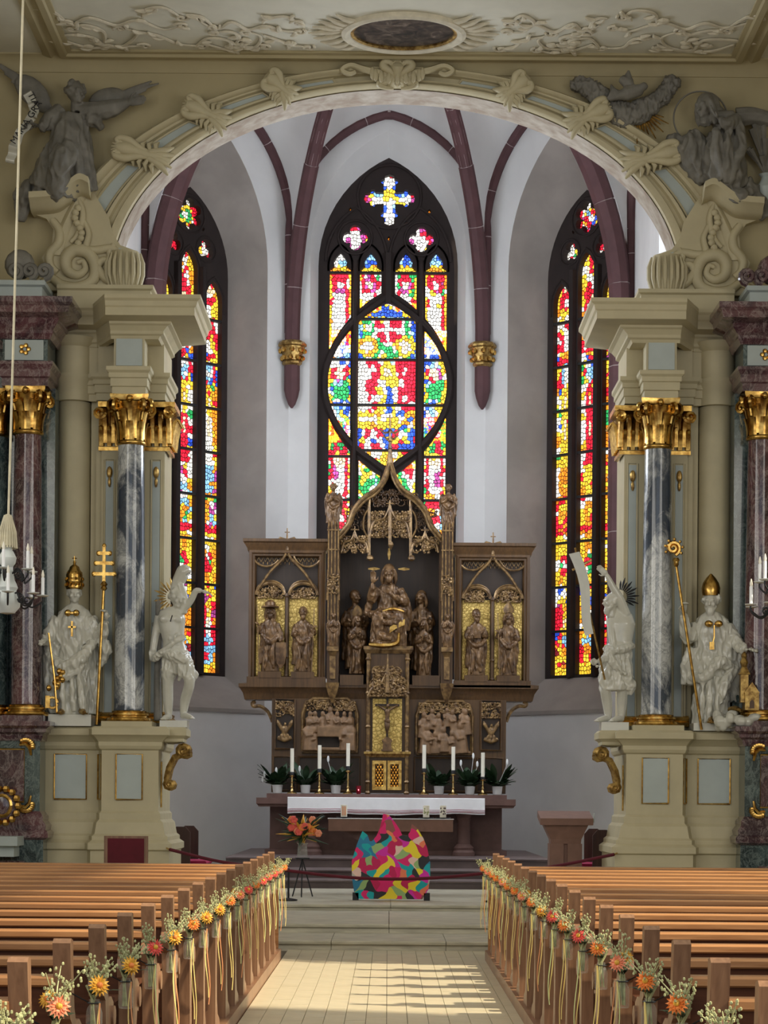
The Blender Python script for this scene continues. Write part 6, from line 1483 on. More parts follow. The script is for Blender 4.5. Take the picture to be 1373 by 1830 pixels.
for a, b in ((667, 692), (694, 719)):
    x0, x1, z0, z1 = qx(a), qx(b), qz(1412), qz(1360); d = A('tabernacle_door', MB().plate([(x0, z0), (x0, z1), (x1, z1), (x1, z0)], [[(x0+.05, z0+.06), (x0+.05, z1-.06), (x1-.05, z1-.06), (x1-.05, z0+.06)]], XZ, TYF+.06, TYF+.09), 'gold', 0)
    g = MB(); n = 5; ux0, ux1, uz0, uz1 = x0+.045, x1-.045, z0+.055, z1-.055; W, H = ux1-ux0, uz1-uz0
    for k in range(-4, 5):
        for s in (-1, 1):
            pts = []
            for i in range(21):
                z = uz0+H*i/20; x = ux0 + W*(k/3+.5) + s*(z-uz0)*.55
                if ux0 <= x <= ux1: pts.append((x, TYF+.07, z))
            if len(pts) > 1: g.tube([pts[0], pts[-1]], .011, 4)
    O('lattice', g, M['gold'], d); O('dark_ground', MB().box(x0+.03, x1-.03, TYF+.085, TYF+.10, z0+.03, z1-.03), M['oakdeep'], d, smooth=0)
# ---- figures of the altarpiece
def halo3(c, s):
    g = MB()
    for a in (0, pi/2, pi): g.loft([[(c[0]+cos(a)*r*s - sin(a)*e*w, c[1], c[2]+sin(a)*r*s + cos(a)*e*w) for e, w in ((-1, ww), (1, ww))] + [(c[0]+cos(a)*r*s + sin(a)*-e*ww, c[1]+.012, c[2]+sin(a)*r*s+cos(a)*e*ww) for e in (1, -1)] for r, ww in ((.16, .008), (.26, .028), (.36, .012))])
    return g
def mini(name, label, loc, h, pose='book', hat=None, wings=False, seed=0, group=None, mat='figure', yaw=0.0, cat='statue', hairst='long', beard=True):
    """small carved standing figure of height h"""
    t = T(name, loc, label, cat, group); m = MB(); rg = random.Random(seed); ph = rg.uniform(0, 6)
    robe(m, [(0, 0, 0, .20, .13, .18, 9, ph), (.01, 0, .25, .18, .13, .18, 9, ph+.4), (.02, 0, .5, .17, .12, .13, 9, ph+.9), (.0, 0, .72, .15, .11, .06, 8, ph), (0, .0, .95, .16, .10, .04, 8, ph), (.0, .01, 1.15, .17, .09, .02, 8, ph), (0, .02, 1.25, .07, .07, 0, 8, 0)])
    robe(m, [(-.03, .05, .18, .23, .09, .12, 7, ph), (0, .05, .6, .25, .10, .12, 7, ph+.5), (.0, .03, 1.0, .22, .10, .06, 7, ph), (0, .03, 1.2, .14, .09, 0, 7, 0)])
    drape_tube(m, [(-.2, -.03, .9), (-.02, -.14, .68), (.16, -.1, .78), (.22, 0, .95)], [.04, .06, .06, .03]); drape_tube(m, [(.1, -.12, .72), (.06, -.15, .4), (.1, -.13, .08)], [.03, .05, .03]); drape_tube(m, [(-.1, -.12, .6), (-.08, -.14, .3), (-.12, -.12, .05)], [.03, .04, .03])
    if pose == 'staffL': A1, A2 = [(-.15, 0, 1.12), (-.26, -.02, .92), (-.25, -.12, 1.0)], [(.15, 0, 1.12), (.23, -.05, .88), (.10, -.16, .92)]
    elif pose == 'staffR': A1, A2 = [(-.15, 0, 1.12), (-.23, -.05, .88), (-.10, -.16, .92)], [(.15, 0, 1.12), (.26, -.02, .92), (.25, -.12, 1.0)]
    elif pose == 'armour': A1, A2 = [(-.15, 0, 1.12), (-.25, -.02, .92), (-.26, -.1, 1.06)], [(.15, 0, 1.12), (.25, -.03, .88), (.26, -.1, .68)]
    elif pose == 'pray': A1, A2 = [(-.15, 0, 1.12), (-.2, -.06, .92), (-.03, -.18, 1.02)], [(.15, 0, 1.12), (.2, -.06, .92), (.03, -.18, 1.02)]
    else: A1, A2 = [(-.15, 0, 1.12), (-.22, -.05, .90), (-.06, -.17, .88)], [(.15, 0, 1.12), (.22, -.05, .9), (.12, -.17, .96)]
    for P, tb in ((A1, 1), (A2, -1)):
        limb(m, P, [.07, .062, .045]); hand(m, P[-1], (.2*(-tb), -.5, .5), (-tb, 0, -.2), 1.0, .7, tb)
    if pose == 'book': m.box(-.05, .10, -.22, -.17, .86, 1.02)
    head(m, (0, -.02, 1.42), .26, yaw, .1, 0, hairst, beard)
    if wings:
        for s in (-1, 1):
            for k in range(6): m.tube([(s*.06, .1, 1.1), (s*(.20+.02*k), .13, 1.25-.04*k), (s*(.30-.015*k), .13, .95-.02*k), (s*(.27-.03*k), .12, .45+.06*k)], [.03, .04, .035, .015], 6)
    k = h/1.62; sculpt('body', place(m, loc, k), max(.0085, .0105*k), M[mat], t, 0, (loc[2]+.02, loc[2]+1.22*k, .085, .014*k))
    if pose in ('staffL', 'staffR'):
        s = -1 if pose == 'staffL' else 1; O('staff', place(MB().tube([(s*.22, -.16, 0), (s*.27, -.17, 1.5)], .012, 6), loc, k), M['carved'], t)
    if pose == 'armour':
        O('lance', place(MB().tube([(-.24, -.14, .02), (-.30, -.15, 1.55)], .012, 6), loc, k), M['carved'], t)
        sh = MB(); sh.loft([[(.26+a*w, -.16+.03*abs(a), z) for a in (-1, -.5, 0, .5, 1)] + [(.26+a*w, -.13+.03*abs(a), z) for a in (1, .5, 0, -.5, -1)] for z, w in ((.08, .02), (.2, .10), (.45, .13), (.68, .12))]); O('shield', place(sh, loc, k), M['figure'], t)
    if hat == 'mitre': O('mitre', place(MB().loft([[(a*w, -.02+b*d, z) for a, b in ((-1, 0), (0, -1), (1, 0), (0, 1))] for z, w, d in ((1.52, .12, .11), (1.62, .13, .1), (1.72, .08, .06), (1.80, .01, .01))]), loc, k), M['carved'], t)
    if hat == 'brim': O('helmet', place(MB().lathe([(.22, 1.50), (.2, 1.53), (.13, 1.55), (.12, 1.62), (.05, 1.68)], (0, -.02, 0), 14), loc, k), M['figure'], t)
    return t
YF = RY-.06
mini('knight_figure', 'carved knight saint with lance and shield against gold ground', (WL[0][0], YF, WL[0][1]), 1.20, 'armour', 'brim', False, 1)
mini('friar_figure', 'carved robed saint with staff on gold ground beside the knight', (WL[1][0], YF, WL[1][1]), 1.18, 'staffR', None, False, 2, hairst='short')
mini('apostle_figure', 'carved bearded apostle gathering his cloak before gold ground', (WR[0][0], YF, WR[0][1]), 1.20, 'book', None, False, 3, yaw=.4, hairst='short')
mini('abbot_figure', 'carved mitred abbot with crosier and book before gold ground', (WR[1][0], YF, WR[1][1]), 1.16, 'staffL', 'mitre', False, 4)
for x, sd, lb in ((596, 5, 'small carved winged angel on the left buttress console'), (799, 6, 'small carved winged angel on the right buttress console')):
    mini('angel_figure', lb, (qx(x), RY-.24, qz(1158)), .60, 'pray', None, True, sd, 'angels on the buttress consoles', hairst='curly', beard=False)
for x, y, sd, lb in ((594, 925, 7, 'carved angel with folded wings atop the left buttress'), (799, 927, 8, 'carved angel with folded wings atop the right buttress')):
    mini('angel_figure', lb, (qx(x), RY-.04, qz(945)), .80, 'pray', None, True, sd, 'angels on top of the buttresses', hairst='curly', beard=False)
mini('monk_figure', 'carved monk with hooded cape standing left of the enthroned figure', (qx(634), RY+.22, qz(1195)), 1.44, 'book', None, False, 9, yaw=.7, hairst='short', beard=False)
mini('pope_figure', 'carved crowned kneeling figure in front of the hooded monk', (qx(638), RY+.0, qz(1205)), 1.08, 'pray', 'mitre', False, 10, yaw=.6)
mini('nun_figure', 'carved veiled woman holding an open book right of the enthroned figure', (qx(752), RY+.22, qz(1195)), 1.44, 'book', None, False, 11, yaw=-.5, beard=False)
mini('kneeling_figure', 'carved kneeling woman with clasped hands in front of the veiled woman', (qx(757), RY-.02, qz(1210)), 1.05, 'pray', None, False, 12, yaw=-.6, beard=False)
for xa, xb in ((608, 650), (737, 786)): A('figure_step', MB().box(qx(xa), qx(xb), RY-.16, RY+.4, zb-.02, zb+.16), 'oak', 0)
def christ():
    loc = (qx(694), RY-.02, qz(1157)); t = T('enthroned_figure', loc, 'carved enthroned bearded figure with gilded cloak and three-rayed halo', 'statue'); m = MB()
    robe(m, [(0, -.10, .0, .30, .20, .14, 9, 0), (0, -.12, .2, .29, .20, .16, 9, .4), (.0, -.12, .42, .29, .19, .10, 9, .8), (0, -.08, .55, .27, .18, .05, 8, 1), (0, .02, .68, .19, .13, .04, 8, 1), (0, .03, .9, .20, .12, .03, 8, 1), (0, .03, 1.05, .17, .10, 0, 8, 0), (0, .03, 1.12, .07, .07, 0, 8, 0)])
    for s in (-1, 1): limb(m, [(s*.12, -.05, .48), (s*.17, -.28, .50), (s*.15, -.26, .22), (s*.12, -.24, .03)], [.12, .11, .09, .07])
    for a, b in (((-.26, -.2, .5), (.2, -.34, .4)), ((-.24, -.25, .3), (.05, -.36, .12)), ((-.3, -.15, .1), (.1, -.3, .04)), ((.24, -.2, .52), (-.1, -.34, .56))): drape_tube(m, [a, ((a[0]+b[0])/2, -.34, (a[2]+b[2])/2-.05), b], [.04, .06, .04])
    limb(m, [(-.17, .0, 1.0), (-.30, -.06, .82), (-.29, -.18, .98), (-.27, -.2, 1.08)], [.085, .08, .05, .04]); hand(m, (-.27, -.2, 1.10), (0, -.1, 1), (0, -1, 0), 1.25, .12, -1)
    limb(m, [(.17, .0, 1.0), (.28, -.06, .78), (.12, -.2, .85), (.04, -.2, .92)], [.085, .08, .05, .04]); hand(m, (.04, -.2, .92), (-.8, -.1, .4), (0, 1, 0), 1.15, .2, 1)
    drape_tube(m, [(-.3, -.02, .85), (-.36, .0, .6), (-.2, -.18, .56), (.1, -.28, .62), (.3, -.15, .62)], [.06, .06, .06, .06, .05]); drape_tube(m, [(.28, .0, .85), (.33, .02, .6), (.3, .05, .3)], [.07, .07, .06])
    head(m, (0, -.04, 1.30), .27, 0, .08, 0, 'long', True)
    sculpt('body', place(m, loc), .0105, M['figure'], t, 0, (loc[2]+.02, loc[2]+1.08, .1, .016))
    O('halo', place(halo3((0, .0, 1.36), 1.0), loc), M['oldgold'], t)
    g = MB(); g.tube(smoothpath([(-.33, -.30, .03), (-.1, -.36, .01), (.14, -.36, .05), (.18, -.36, .22)], 5), [.03, .045, .04, .02], 6); g.loft([[(x, -.375, z), (x, -.375, z-.10), (x, -.34, z-.10), (x, -.34, z)] for x, z in ((.02, .32), (.14, .40), (.28, .46))]); g.tube(smoothpath([(-.1, -.3, .60), (.08, -.34, .64), (.26, -.26, .60)], 5), [.02, .03, .02], 6)
    O('gilded_hem', place(g, loc), M['gold'], t)
christ()
cf = T('crucifix', (qx(693), TYF-.0, qz(1344)), 'bronze crucifix on a stepped foot before the gold diaper panel', 'crucifix')
cx_, cy_ = qx(693), TYF+.0; zf = qz(1343)
O('foot', MB().loft([[(cx_+s*w, cy_+.04+e*d, z) for s, e in ((-1, -1), (1, -1), (1, 1), (-1, 1))] for z, w, d in ((zf, .10, .05), (zf+.03, .10, .05), (zf+.03, .075, .04), (zf+.16, .07, .04), (zf+.16, .09, .045), (zf+.19, .085, .04), (zf+.24, .03, .025))]), M['figure'], cf, smooth=0)
O('cross', MB().box(cx_-.018, cx_+.018, cy_+.03, cy_+.05, zf+.22, zf+.94).box(cx_-.21, cx_+.21, cy_+.03, cy_+.05, zf+.77, zf+.81), M['oakdeep'], cf, smooth=0)
m = MB(); 
for s in (-1, 1):
    limb(m, [(s*.03, 0, .70), (s*.11, -.01, .75), (s*.18, 0, .79)], [.024, .018, .012]); limb(m, [(s*.018, 0, .52), (s*.022, -.03, .42), (.0, 0, .30)], [.03, .024, .014])
robe(m, [(0, 0, .50, .045, .035, 0, 5, 0), (0, 0, .58, .035, .03, 0, 5, 0), (0, 0, .68, .05, .035, 0, 5, 0), (0, 0, .72, .03, .025, 0, 5, 0)]); m.tube([(-.05, -.02, .53), (.05, -.03, .50)], .025, 6); m.ell((.01, -.02, .775), (.03, .035, .04), 8, 6)
sculpt('corpus', place(m, (cx_, cy_, zf+.0)), .008, M['figure'], cf, 1)
# ---------------------------------------------------------------- high altar table and what stands on it
ZM, ZG = 1.655, 1.728
ha = T('high_altar', (0, 36.0, .70), 'red brown sandstone altar table with short columns under the altarpiece', 'altar')
X0, X1 = at(458, 1432, 35.45)[0], at(922, 1432, 35.45)[0]
O('mensa_slab', MB().mould([(X0, 36.9), (X0, 35.45), (X1, 35.45), (X1, 36.9)], [(-.1, ZM-.15), (-.05, ZM-.15), (0, ZM-.10), (0, ZM), (-.1, ZM)]).box(X0+.03, X1-.03, 35.48, 37.4, ZM-.145, ZM-.004), M['redstone'], ha, smooth=20)
O('gradine', MB().box(at(477, 1415, 36)[0], at(906, 1415, 36)[0], 35.98, 37.35, ZM, ZG), M['redstone'], ha, smooth=0)
O('body', MB().box(X0+.2, X1-.2, 36.0, 37.35, .70, ZM-.15), M['redstone'], ha, smooth=0)
O('plinth', MB().box(X0+.12, X1-.12, 35.9, 37.35, .70, .78), M['redstone'], ha, smooth=0)
for x in (556, 694, 829):
    c = (at(x, 1500, 35.7)[0], 35.72, 0)
    O('column', MB().lathe([(.19, .70), (.19, .76), (.16, .80), (.17, .84), (.11, .90), (.105, 1.28), (.12, 1.31), (.11, 1.34), (.17, 1.45), (.19, ZM-.151)], c, 16), M['redstone'], ha)
# altar cloth with slightly waving front drop and red woven lines
def cloth():
    xa, xb = at(514, 1430, 35.4)[0], at(867, 1430, 35.4)[0]; n = 60; t = T('altar_cloth', (0, 35.6, ZM), 'white linen altar cloth with thin red lines on the high altar', 'tablecloth')
    f = lambda u: .012*sin(u*23)+.008*sin(u*41+1); dz = lambda u: .012*sin(u*9) + .006*sin(u*31)
    rings = []
    for i in range(n+1):
        u = i/n; x = xa+(xb-xa)*u
        rings.append([(x, 36.3, ZM+.012), (x, 35.46, ZM+.014), (x, 35.425, ZM+.004), (x, 35.415+f(u)*.4, ZM-.12), (x, 35.40+f(u), ZM-.262+dz(u)), (x, 35.412+f(u), ZM-.262+dz(u)), (x, 35.43+f(u)*.4, ZM-.12), (x, 35.44, ZM-.002), (x, 36.3, ZM+.001)])
    O('linen', MB().loft(rings), M['linen'], t, smooth=60)
    for k, h in enumerate((.235, .215, .19)): O('red_line', MB().tube([(xa+(xb-xa)*i/n, 35.398+f(i/n)*.9-.004, ZM-h+dz(i/n)*.8) for i in range(n+1)], .004, 4), M['redthread'], t)
cloth()
def candlestick(x, ytop, ybot, k):
    X = at(x, 1400, 36.08)[0]; Y = 36.08; zt = HC+(YV-ytop)*Y/F; zw = HC+(YV-ybot)*Y/F; h = zw-ZG
    side_ = 'left' if x < 694 else 'right'; od = ('outermost', 'middle', 'innermost')[k]
    s = T('candlestick', (X, Y, ZG), 'turned brass candlestick, %s of three %s of the tabernacle' % (od, side_), 'candlestick', 'brass candlesticks on the high altar')
    P = [(.085, 0), (.085, .012), (.05, .03), (.025, .06), (.018, .09), (.032, .11), (.016, .13), (.015, h*.5), (.034, h*.52), (.016, h*.56), (.014, h*.78), (.05, h*.83), (.055, h*.85), (.02, h*.86), (.02, h)]
    O('stem', MB().lathe(P, (X, Y, ZG), 14), M['brass'], s); O('drip_cup', MB().lathe([(.038, h*.88), (.04, h), (.036, h*1.02)], (X, Y, ZG), 12), M['iron'], s)
    c = T('candle', (X, Y, zw), 'tall ivory candle in the %s candlestick %s of the tabernacle' % (od, side_), 'candle', 'tall candles on the high altar')
    O('wax', MB().lathe([(.032, 0), (.032, zt-zw), (.01, zt-zw-.005)], (X, Y, zw+.012), 14), M['wax'], c); O('wick', MB().tube([(X, Y, zt), (X, Y, zt+.025)], .004, 4), M['iron'], c)
for k, (x, a, b) in enumerate(((522, 1340, 1382), (571, 1334, 1376), (622, 1330, 1371))): candlestick(x, a, b, k)
for k, (x, a, b) in enumerate(((863, 1345, 1388), (810, 1335, 1377), (758, 1332, 1374))): candlestick(x, a, b, k)
def plant(x, k, seed, fl):
    X = at(x, 1410, 36.36)[0]; Y = 36.36; rg = random.Random(seed)
    side_ = 'left' if x < 694 else 'right'; od = ('outermost', 'middle', 'innermost')[k]
    t = T('potted_plant', (X, Y, ZG), 'peace lily in a white pot, %s of three %s of the tabernacle' % (od, side_), 'plant', 'peace lilies on the high altar')
    O('pot', MB().lathe([(.065, 0), (.075, .01), (.09, .145), (.085, .15), (.078, .13)], (X, Y, ZG), 18), M['white'], t)
    O('soil', MB().lathe([(.08, .12), (.01, .125)], (X, Y, ZG), 12), M['iron'], t)
    me = None
    for i in range(56):
        a = rg.uniform(0, 2*pi); L = rg.uniform(.18, .38); up = rg.uniform(.45, 1.25); m = MB(); rings = []
        for u in (0, .3, .5, .7, .88, 1):
            r = .03 + L*u*.85; z = .13 + up*L*1.25*u - .30*L*u*u*1.2; w = .055*sin(pi*max(0, (u-.25)/.75))**.8 + .004
            rings.append([(X+r*cos(a)-w*sin(a)*e, Y+r*sin(a)*.8+w*cos(a)*e, ZG+z-.01*abs(e)) for e in (-1, 0, 1)])
        O('leaf', m.loft(rings, closed=False), M['leaf'], t, smooth=60, recalc=False)
    for (dx, dz) in fl:
        m = MB().tube([(X, Y, ZG+.15), (X+dx*.6, Y-.04, ZG+dz*.7), (X+dx, Y-.06, ZG+dz)], .005, 5); m.ell((X+dx, Y-.065, ZG+dz+.045), (.022, .012, .055), 7, 6); O('spathe', m, M['white'], t)
for a in ((496, 0, 1, [(-.22, .28), (-.25, .2), (-.02, .35)]), (546, 1, 2, [(-.1, .38)]), (600, 2, 3, [(-.13, .55)]), (889, 0, 4, [(.16, .52)]), (840, 1, 5, [(.05, .62), (-.16, .5), (.12, .48)]), (785, 2, 6, [])): plant(*a)
c = (at(641, 1415, 36.2)[0], 36.2, ZG); sl = T('sanctuary_lamp', c, 'small red glass sanctuary lamp beside the tabernacle', 'lamp')
O('glass', MB().lathe([(.03, 0), (.04, .02), (.045, .14), (.04, .14)], c, 12), pm('ruby_glass', (.25, .004, .02), .1), sl); O('flame', MB().ell((c[0], c[1]-.05, c[2]+.07), (.008, .005, .014), 6, 5), glow('lamp_flame', (1, .1, .12), 6), sl)
# ---------------------------------------------------------------- free-standing altar, pillar candles
fa = T('celebration_altar', (0, 30.2, .28), 'pink brown sandstone table altar behind the flame panel', 'altar'); Xa, Xb = at(587, 1475, 29.9)[0], at(810, 1475, 29.9)[0]
O('slab', MB().box(Xa, Xb, 29.9, 30.8, 1.18, 1.35), M['lectern'], fa, smooth=0)
O('support', MB().loft([[(x, y, z) for x, y in ((-w, 30.1), (w, 30.1), (w, 30.6), (-w, 30.6))] for z, w in ((.28, .42), (.36, .42), (.37, .30), (.95, .30), (1.18, .60))]), M['redstone'], fa, smooth=0)
O('linen_edge', MB().box(Xa-.01, Xb+.01, 29.88, 30.3, 1.352, 1.360), M['linen'], fa, smooth=0)
for x, deco, lb in ((615, 'orange', 'thick ivory pillar candle with orange stripes on the table altar'), (762, 'leaf2', 'thick ivory pillar candle with green wreath motif on the table altar'), (792, 'darkstep', 'thick ivory pillar candle with dark figure motif at the slab end')):
    X = at(x, 1450, 30.05)[0]; t = T('pillar_candle', (X, 30.05, 1.36), lb, 'candle')
    O('saucer', MB().lathe([(.02, 0), (.10, .01), (.11, .02), (.09, .018)], (X, 30.05, 1.36), 16), M['iron'], t); O('wax', MB().lathe([(.045, .015), (.045, .185), (.04, .19), (.01, .18)], (X, 30.05, 1.36), 18), M['wax'], t)
    g = MB()
    if deco == 'orange':
        for e in (-.022, .0, .022): g.lathe([(.0462, .04), (.0462, .17)], (X, 30.05, 1.36), 3, -pi/2+e/.045-.12, -pi/2+e/.045+.12)
    else:
        rg = random.Random(x)
        for k in range(9): a = -pi/2 + rg.uniform(-.8, .8); g.ell((X+.045*cos(a), 30.05+.045*sin(a), 1.36+rg.uniform(.06, .16)), (.012, .006, .014), 6, 4)
    O('motif', g, M[deco], t)
# ---------------------------------------------------------------- painted flame panel
def flame():
    Y = 28.35; rg = random.Random(21)
    px = [(640, 1603), (633, 1590), (629, 1564), (629, 1535), (638, 1506), (644, 1491), (648, 1482), (657, 1489), (661, 1500), (665, 1500), (673, 1491), (678.5, 1478), (683, 1462), (685, 1451), (695, 1453), (706, 1466), (714, 1478), (719, 1489), (728, 1491), (734, 1482), (736, 1469), (746, 1477), (757, 1495), (764, 1513), (769, 1538), (769, 1564), (766, 1586), (755, 1603)]
    P = [at(x, y, Y) for x, y in px]; zmin = min(p[1] for p in P); P = [(a, b-zmin+.30) for a, b in P]; P[0] = (P[0][0], .30); P[-1] = (P[-1][0], .30)
    t = T('flame_panel', (at(698, 1600, Y)[0], Y, .28), 'flame shaped panel painted in a mosaic of bright colours', 'panel')
    O('board', MB().prism(P, XZ, Y+.003, Y+.045), M['redstone'], t, smooth=0)
    for s in (0, 1): x = P[1][0] if s == 0 else P[-2][0]; O('foot', MB().box(x-.02 if s == 0 else x-.06, x+.06 if s == 0 else x+.02, Y-.0, Y+.16, .281, .38), M['iron'], t, smooth=0)
    tris = [[P[i] for i in tr] for tr in tessellate_polygon([[Vector((a, b, 0)) for a, b in P]])]
    x0, x1, z0, z1 = min(p[0] for p in P), max(p[0] for p in P), min(p[1] for p in P), max(p[1] for p in P)
    warp = lambda u, w: (u + .030*sin(w*19+u*7) + .016*sin(w*41+u*11), w + .026*sin(u*21+1.3) + .01*sin(u*47))
    pal = [((.80, .01, .17), 5), ((.60, .005, .10), 3), ((.0, .42, .46), 4), ((.95, .76, .03), 5), ((.34, .52, .20), 3), ((.02, .02, .025), 1.2), ((.90, .62, .52), 1.6), ((.90, .22, .10), 2), ((.30, .10, .08), 1.2), ((.72, .02, .42), 2), ((.02, .22, .40), 1), ((.55, .50, .42), 1)]
    last = None
    for c, poly in mosaic(x0-.05, x1+.05, z0-.05, z1+.05, .078, rg, 1.9):
        dense = []
        for i in range(len(poly)):
            a, b = poly[i], poly[(i+1) % len(poly)]
            for k in range(6): dense.append(warp(a[0]+(b[0]-a[0])*k/6, a[1]+(b[1]-a[1])*k/6))
        col = pick(rg, *pal)
        while col == last: col = pick(rg, *pal)
        last = col; pieces = []
        for tr in tris:
            s = (tr[1][0]-tr[0][0])*(tr[2][1]-tr[0][1])-(tr[1][1]-tr[0][1])*(tr[2][0]-tr[0][0])
            if s < 0: tr = tr[::-1]
            pc = dense
            for i in range(3):
                a, b = tr[i], tr[(i+1) % 3]; A, B = (b[1]-a[1]), -(b[0]-a[0]); pc = clip(pc, A, B, A*a[0]+B*a[1])
                if len(pc) < 3: break
            if len(pc) >= 3: pieces.append(([(u, Y, w) for u, w in pc], col))
        if pieces: link('painted_patch', colour_mesh('painted_patch', pieces, M['painted']), t)
flame()
# ---------------------------------------------------------------- flower arrangement on a stand, rope barrier
def bouquet():
    Y = 29.2; X, Z = at(541, 1480, Y); rg = random.Random(31)
    t = T('flower_arrangement', (X, Y, .28), 'orange flower arrangement in a glass vase on a thin tripod stand', 'flowers')
    m = MB()
    for k in range(3): a = 2*pi*k/3+.5; m.tube([(X, Y, .80), (X+.16*cos(a), Y+.16*sin(a), .285)], .010, 5)
    m.lathe([(.1, .80), (.1, .82), (.01, .82)], (X, Y, 0), 14); O('stand', m, M['iron'], t)
    O('vase', MB().lathe([(.07, .82), (.075, .83), (.06, 1.0), (.085, Z-.2), (.08, Z-.2), (.055, 1.0), (.065, .84)], (X, Y, 0), 16), M['glass'], t)
    for i in range(44):
        a, e = rg.uniform(0, 2*pi), rg.uniform(-.1, 1.3); r = rg.uniform(.1, .26); p = (X+r*cos(a)*cos(e*.7), Y+r*sin(a)*.7, Z-.06+r*.8*sin(e))
        if i < 20: m = MB(); [m.ell((p[0]+.026*cos(b), p[1]-.05, p[2]+.026*sin(b)), (.03, .024, .03), 6, 4) for b in [2*pi*k/6 for k in range(6)]]; O('rose', m, M[('orange', 'coral', 'salmon')[i % 3]], t)
        else: O('stem', MB().tube([(X, Y, Z-.2), ((X+p[0])/2, (Y+p[1])/2, (Z+p[2])/2-.03), (X+(p[0]-X)*1.35, p[1], p[2]+.05)], [.006, .007, .004], 5), M['leaf' if i % 2 else 'amber'], t)
    for i in range(60):
        a = rg.uniform(0, 2*pi); L = rg.uniform(.2, .40); e = rg.uniform(-.5, 1.1); m = MB()
        m.tube([(X, Y, Z-.12), (X+L*.5*cos(a), Y+L*.4*sin(a), Z-.08+L*.6*sin(e)), (X+L*cos(a), Y+L*.7*sin(a), Z-.08+L*sin(e))], [.006, .03, .004], 5, squash=(1, 1, .5)); O('foliage', m, M['leaf' if i % 3 else 'amber'], t)
bouquet()
def rope():
    V = lambda x, y, Y: (at(x, y, Y)[0], Y, at(x, y, Y)[1]); t = T('rope_barrier', V(700, 1570, 28.05), 'dark red velvet rope hung across the chancel in front of the flame panel', 'rope')
    for nm, P in (('rope', [V(303, 1518, 27.45), V(400, 1541, 27.8), V(516, 1556, 28.05)]), ('rope', [V(516, 1556, 28.05), V(610, 1567, 28.05), V(700, 1571, 28.05), V(790, 1568, 28.05), V(882, 1559, 28.05)]), ('rope', [V(882, 1559, 28.05), V(985, 1549, 27.9), V(1098, 1527, 27.45)])): O(nm, MB().tube(smoothpath(P, 6), .021, 8), M['velvet'], t)
    for x, y in ((516, 1556), (882, 1559)):
        p = V(x, y, 28.05); O('post', MB().lathe([(.12, .281), (.12, .30), (.014, .32), (.012, p[2]+.02), (.015, p[2]+.03)], (p[0], p[1], 0), 12), M['iron'], t)
    for x, y in ((303, 1518), (1098, 1527)):
        p = V(x, y, 27.45); sg = -1 if x < 694 else 1; O('wall_hook', MB().tube([p, (p[0]+sg*.06, p[1]+.1, p[2]+.02), (p[0]+sg*.16, p[1]+.22, p[2]+.03)], .012, 6), M['brass'], t)
rope()
# ---------------------------------------------------------------- lectern, stalls, chair
def lectern():
    Y = 29.0; W = lambda x: at(x, 1500, Y)[0]; Z = lambda y: at(1012, y, Y)[1]
    t = T('lectern', (W(1012), Y+.2, .28), 'pink brown sandstone lectern with flared top', 'lectern'); c = W(1012)
    O('shaft', MB().box(W(983), W(1008)-.0, Y+.02, Y+.40, .28, Z(1508)).box(W(1015), W(1041), Y+.02, Y+.40, .28, Z(1508)).box(W(1000), W(1024), Y+.06, Y+.38, .28, Z(1508)), M['lectern'], t, smooth=0)
    O('flare', MB().loft([[(c+s*w, Y+.2+e*d, z) for s, e in ((-1, -1), (1, -1), (1, 1), (-1, 1))] for z, w, d in ((Z(1508), .205, .18), (Z(1500), .21, .19), (Z(1467), .325, .26))]), M['lectern'], t, smooth=0)
    O('top', MB().loft([[(c+s*.36, Y+.2+e*.30, z+(e*.05)) for s, e in ((-1, -1), (1, -1), (1, 1), (-1, 1))] for z in (Z(1468), Z(1456))]), M['lectern'], t, smooth=0)
    O('microphone_clip', MB().tube([(c+.36, Y, Z(1467)), (c+.375, Y-.02, Z(1470)), (c+.375, Y-.02, Z(1453))], .008, 5), M['grey_panel'], t)
lectern()
def stall(mir):
    f = (lambda m: m.mirrored(XA)) if mir else (lambda m: m); t = T('choir_stall', (XA+(2.95 if mir else -2.95), 31.0, .28), 'dark wooden choir stall with chamfered ends and crimson cushion, %s side of the chancel' % ('right' if mir else 'left'), 'bench')
    x0, x1 = XA-3.14, XA-2.87
    for y in (30.3, 31.6): O('end_board', f(MB().prism([(x0, .28), (x0, 1.14), (x0+.07, 1.22), (x1-.07, 1.22), (x1, 1.14), (x1, .28)], XZ, y, y+.06)), M['darkwood'], t, smooth=0)
    O('back_rail', f(MB().box(x0+.04, x0+.1, 30.36, 31.6, .98, 1.06)), M['darkwood'], t, smooth=0); O('lower_rail', f(MB().box(x0+.04, x0+.1, 30.36, 31.6, .72, .76)), M['darkwood'], t, smooth=0)
    for k in range(12): O('baluster', f(MB().tube([(x0+.07, 30.42+.1*k, .76), (x0+.07, 30.42+.1*k, .98)], [.012, .02, .012], 6)), M['darkwood'], t)
    O('seat', f(MB().box(x0+.02, x1+.22, 30.3, 31.66, .60, .66)), M['darkwood'], t, smooth=0); O('front_board', f(MB().box(x1+.1, x1+.14, 30.36, 31.6, .28, .6)), M['darkwood'], t, smooth=0)
    O('cushion', f(MB().loft([[(x0+.1, 30.4, z), (x1+.2+d, 30.4, z), (x1+.2+d, 31.5, z), (x0+.1, 31.5, z)] for z, d in ((.66, 0), (.70, .03), (.73, .01))])), M['crimson'], t, smooth=0)
stall(False); stall(True)
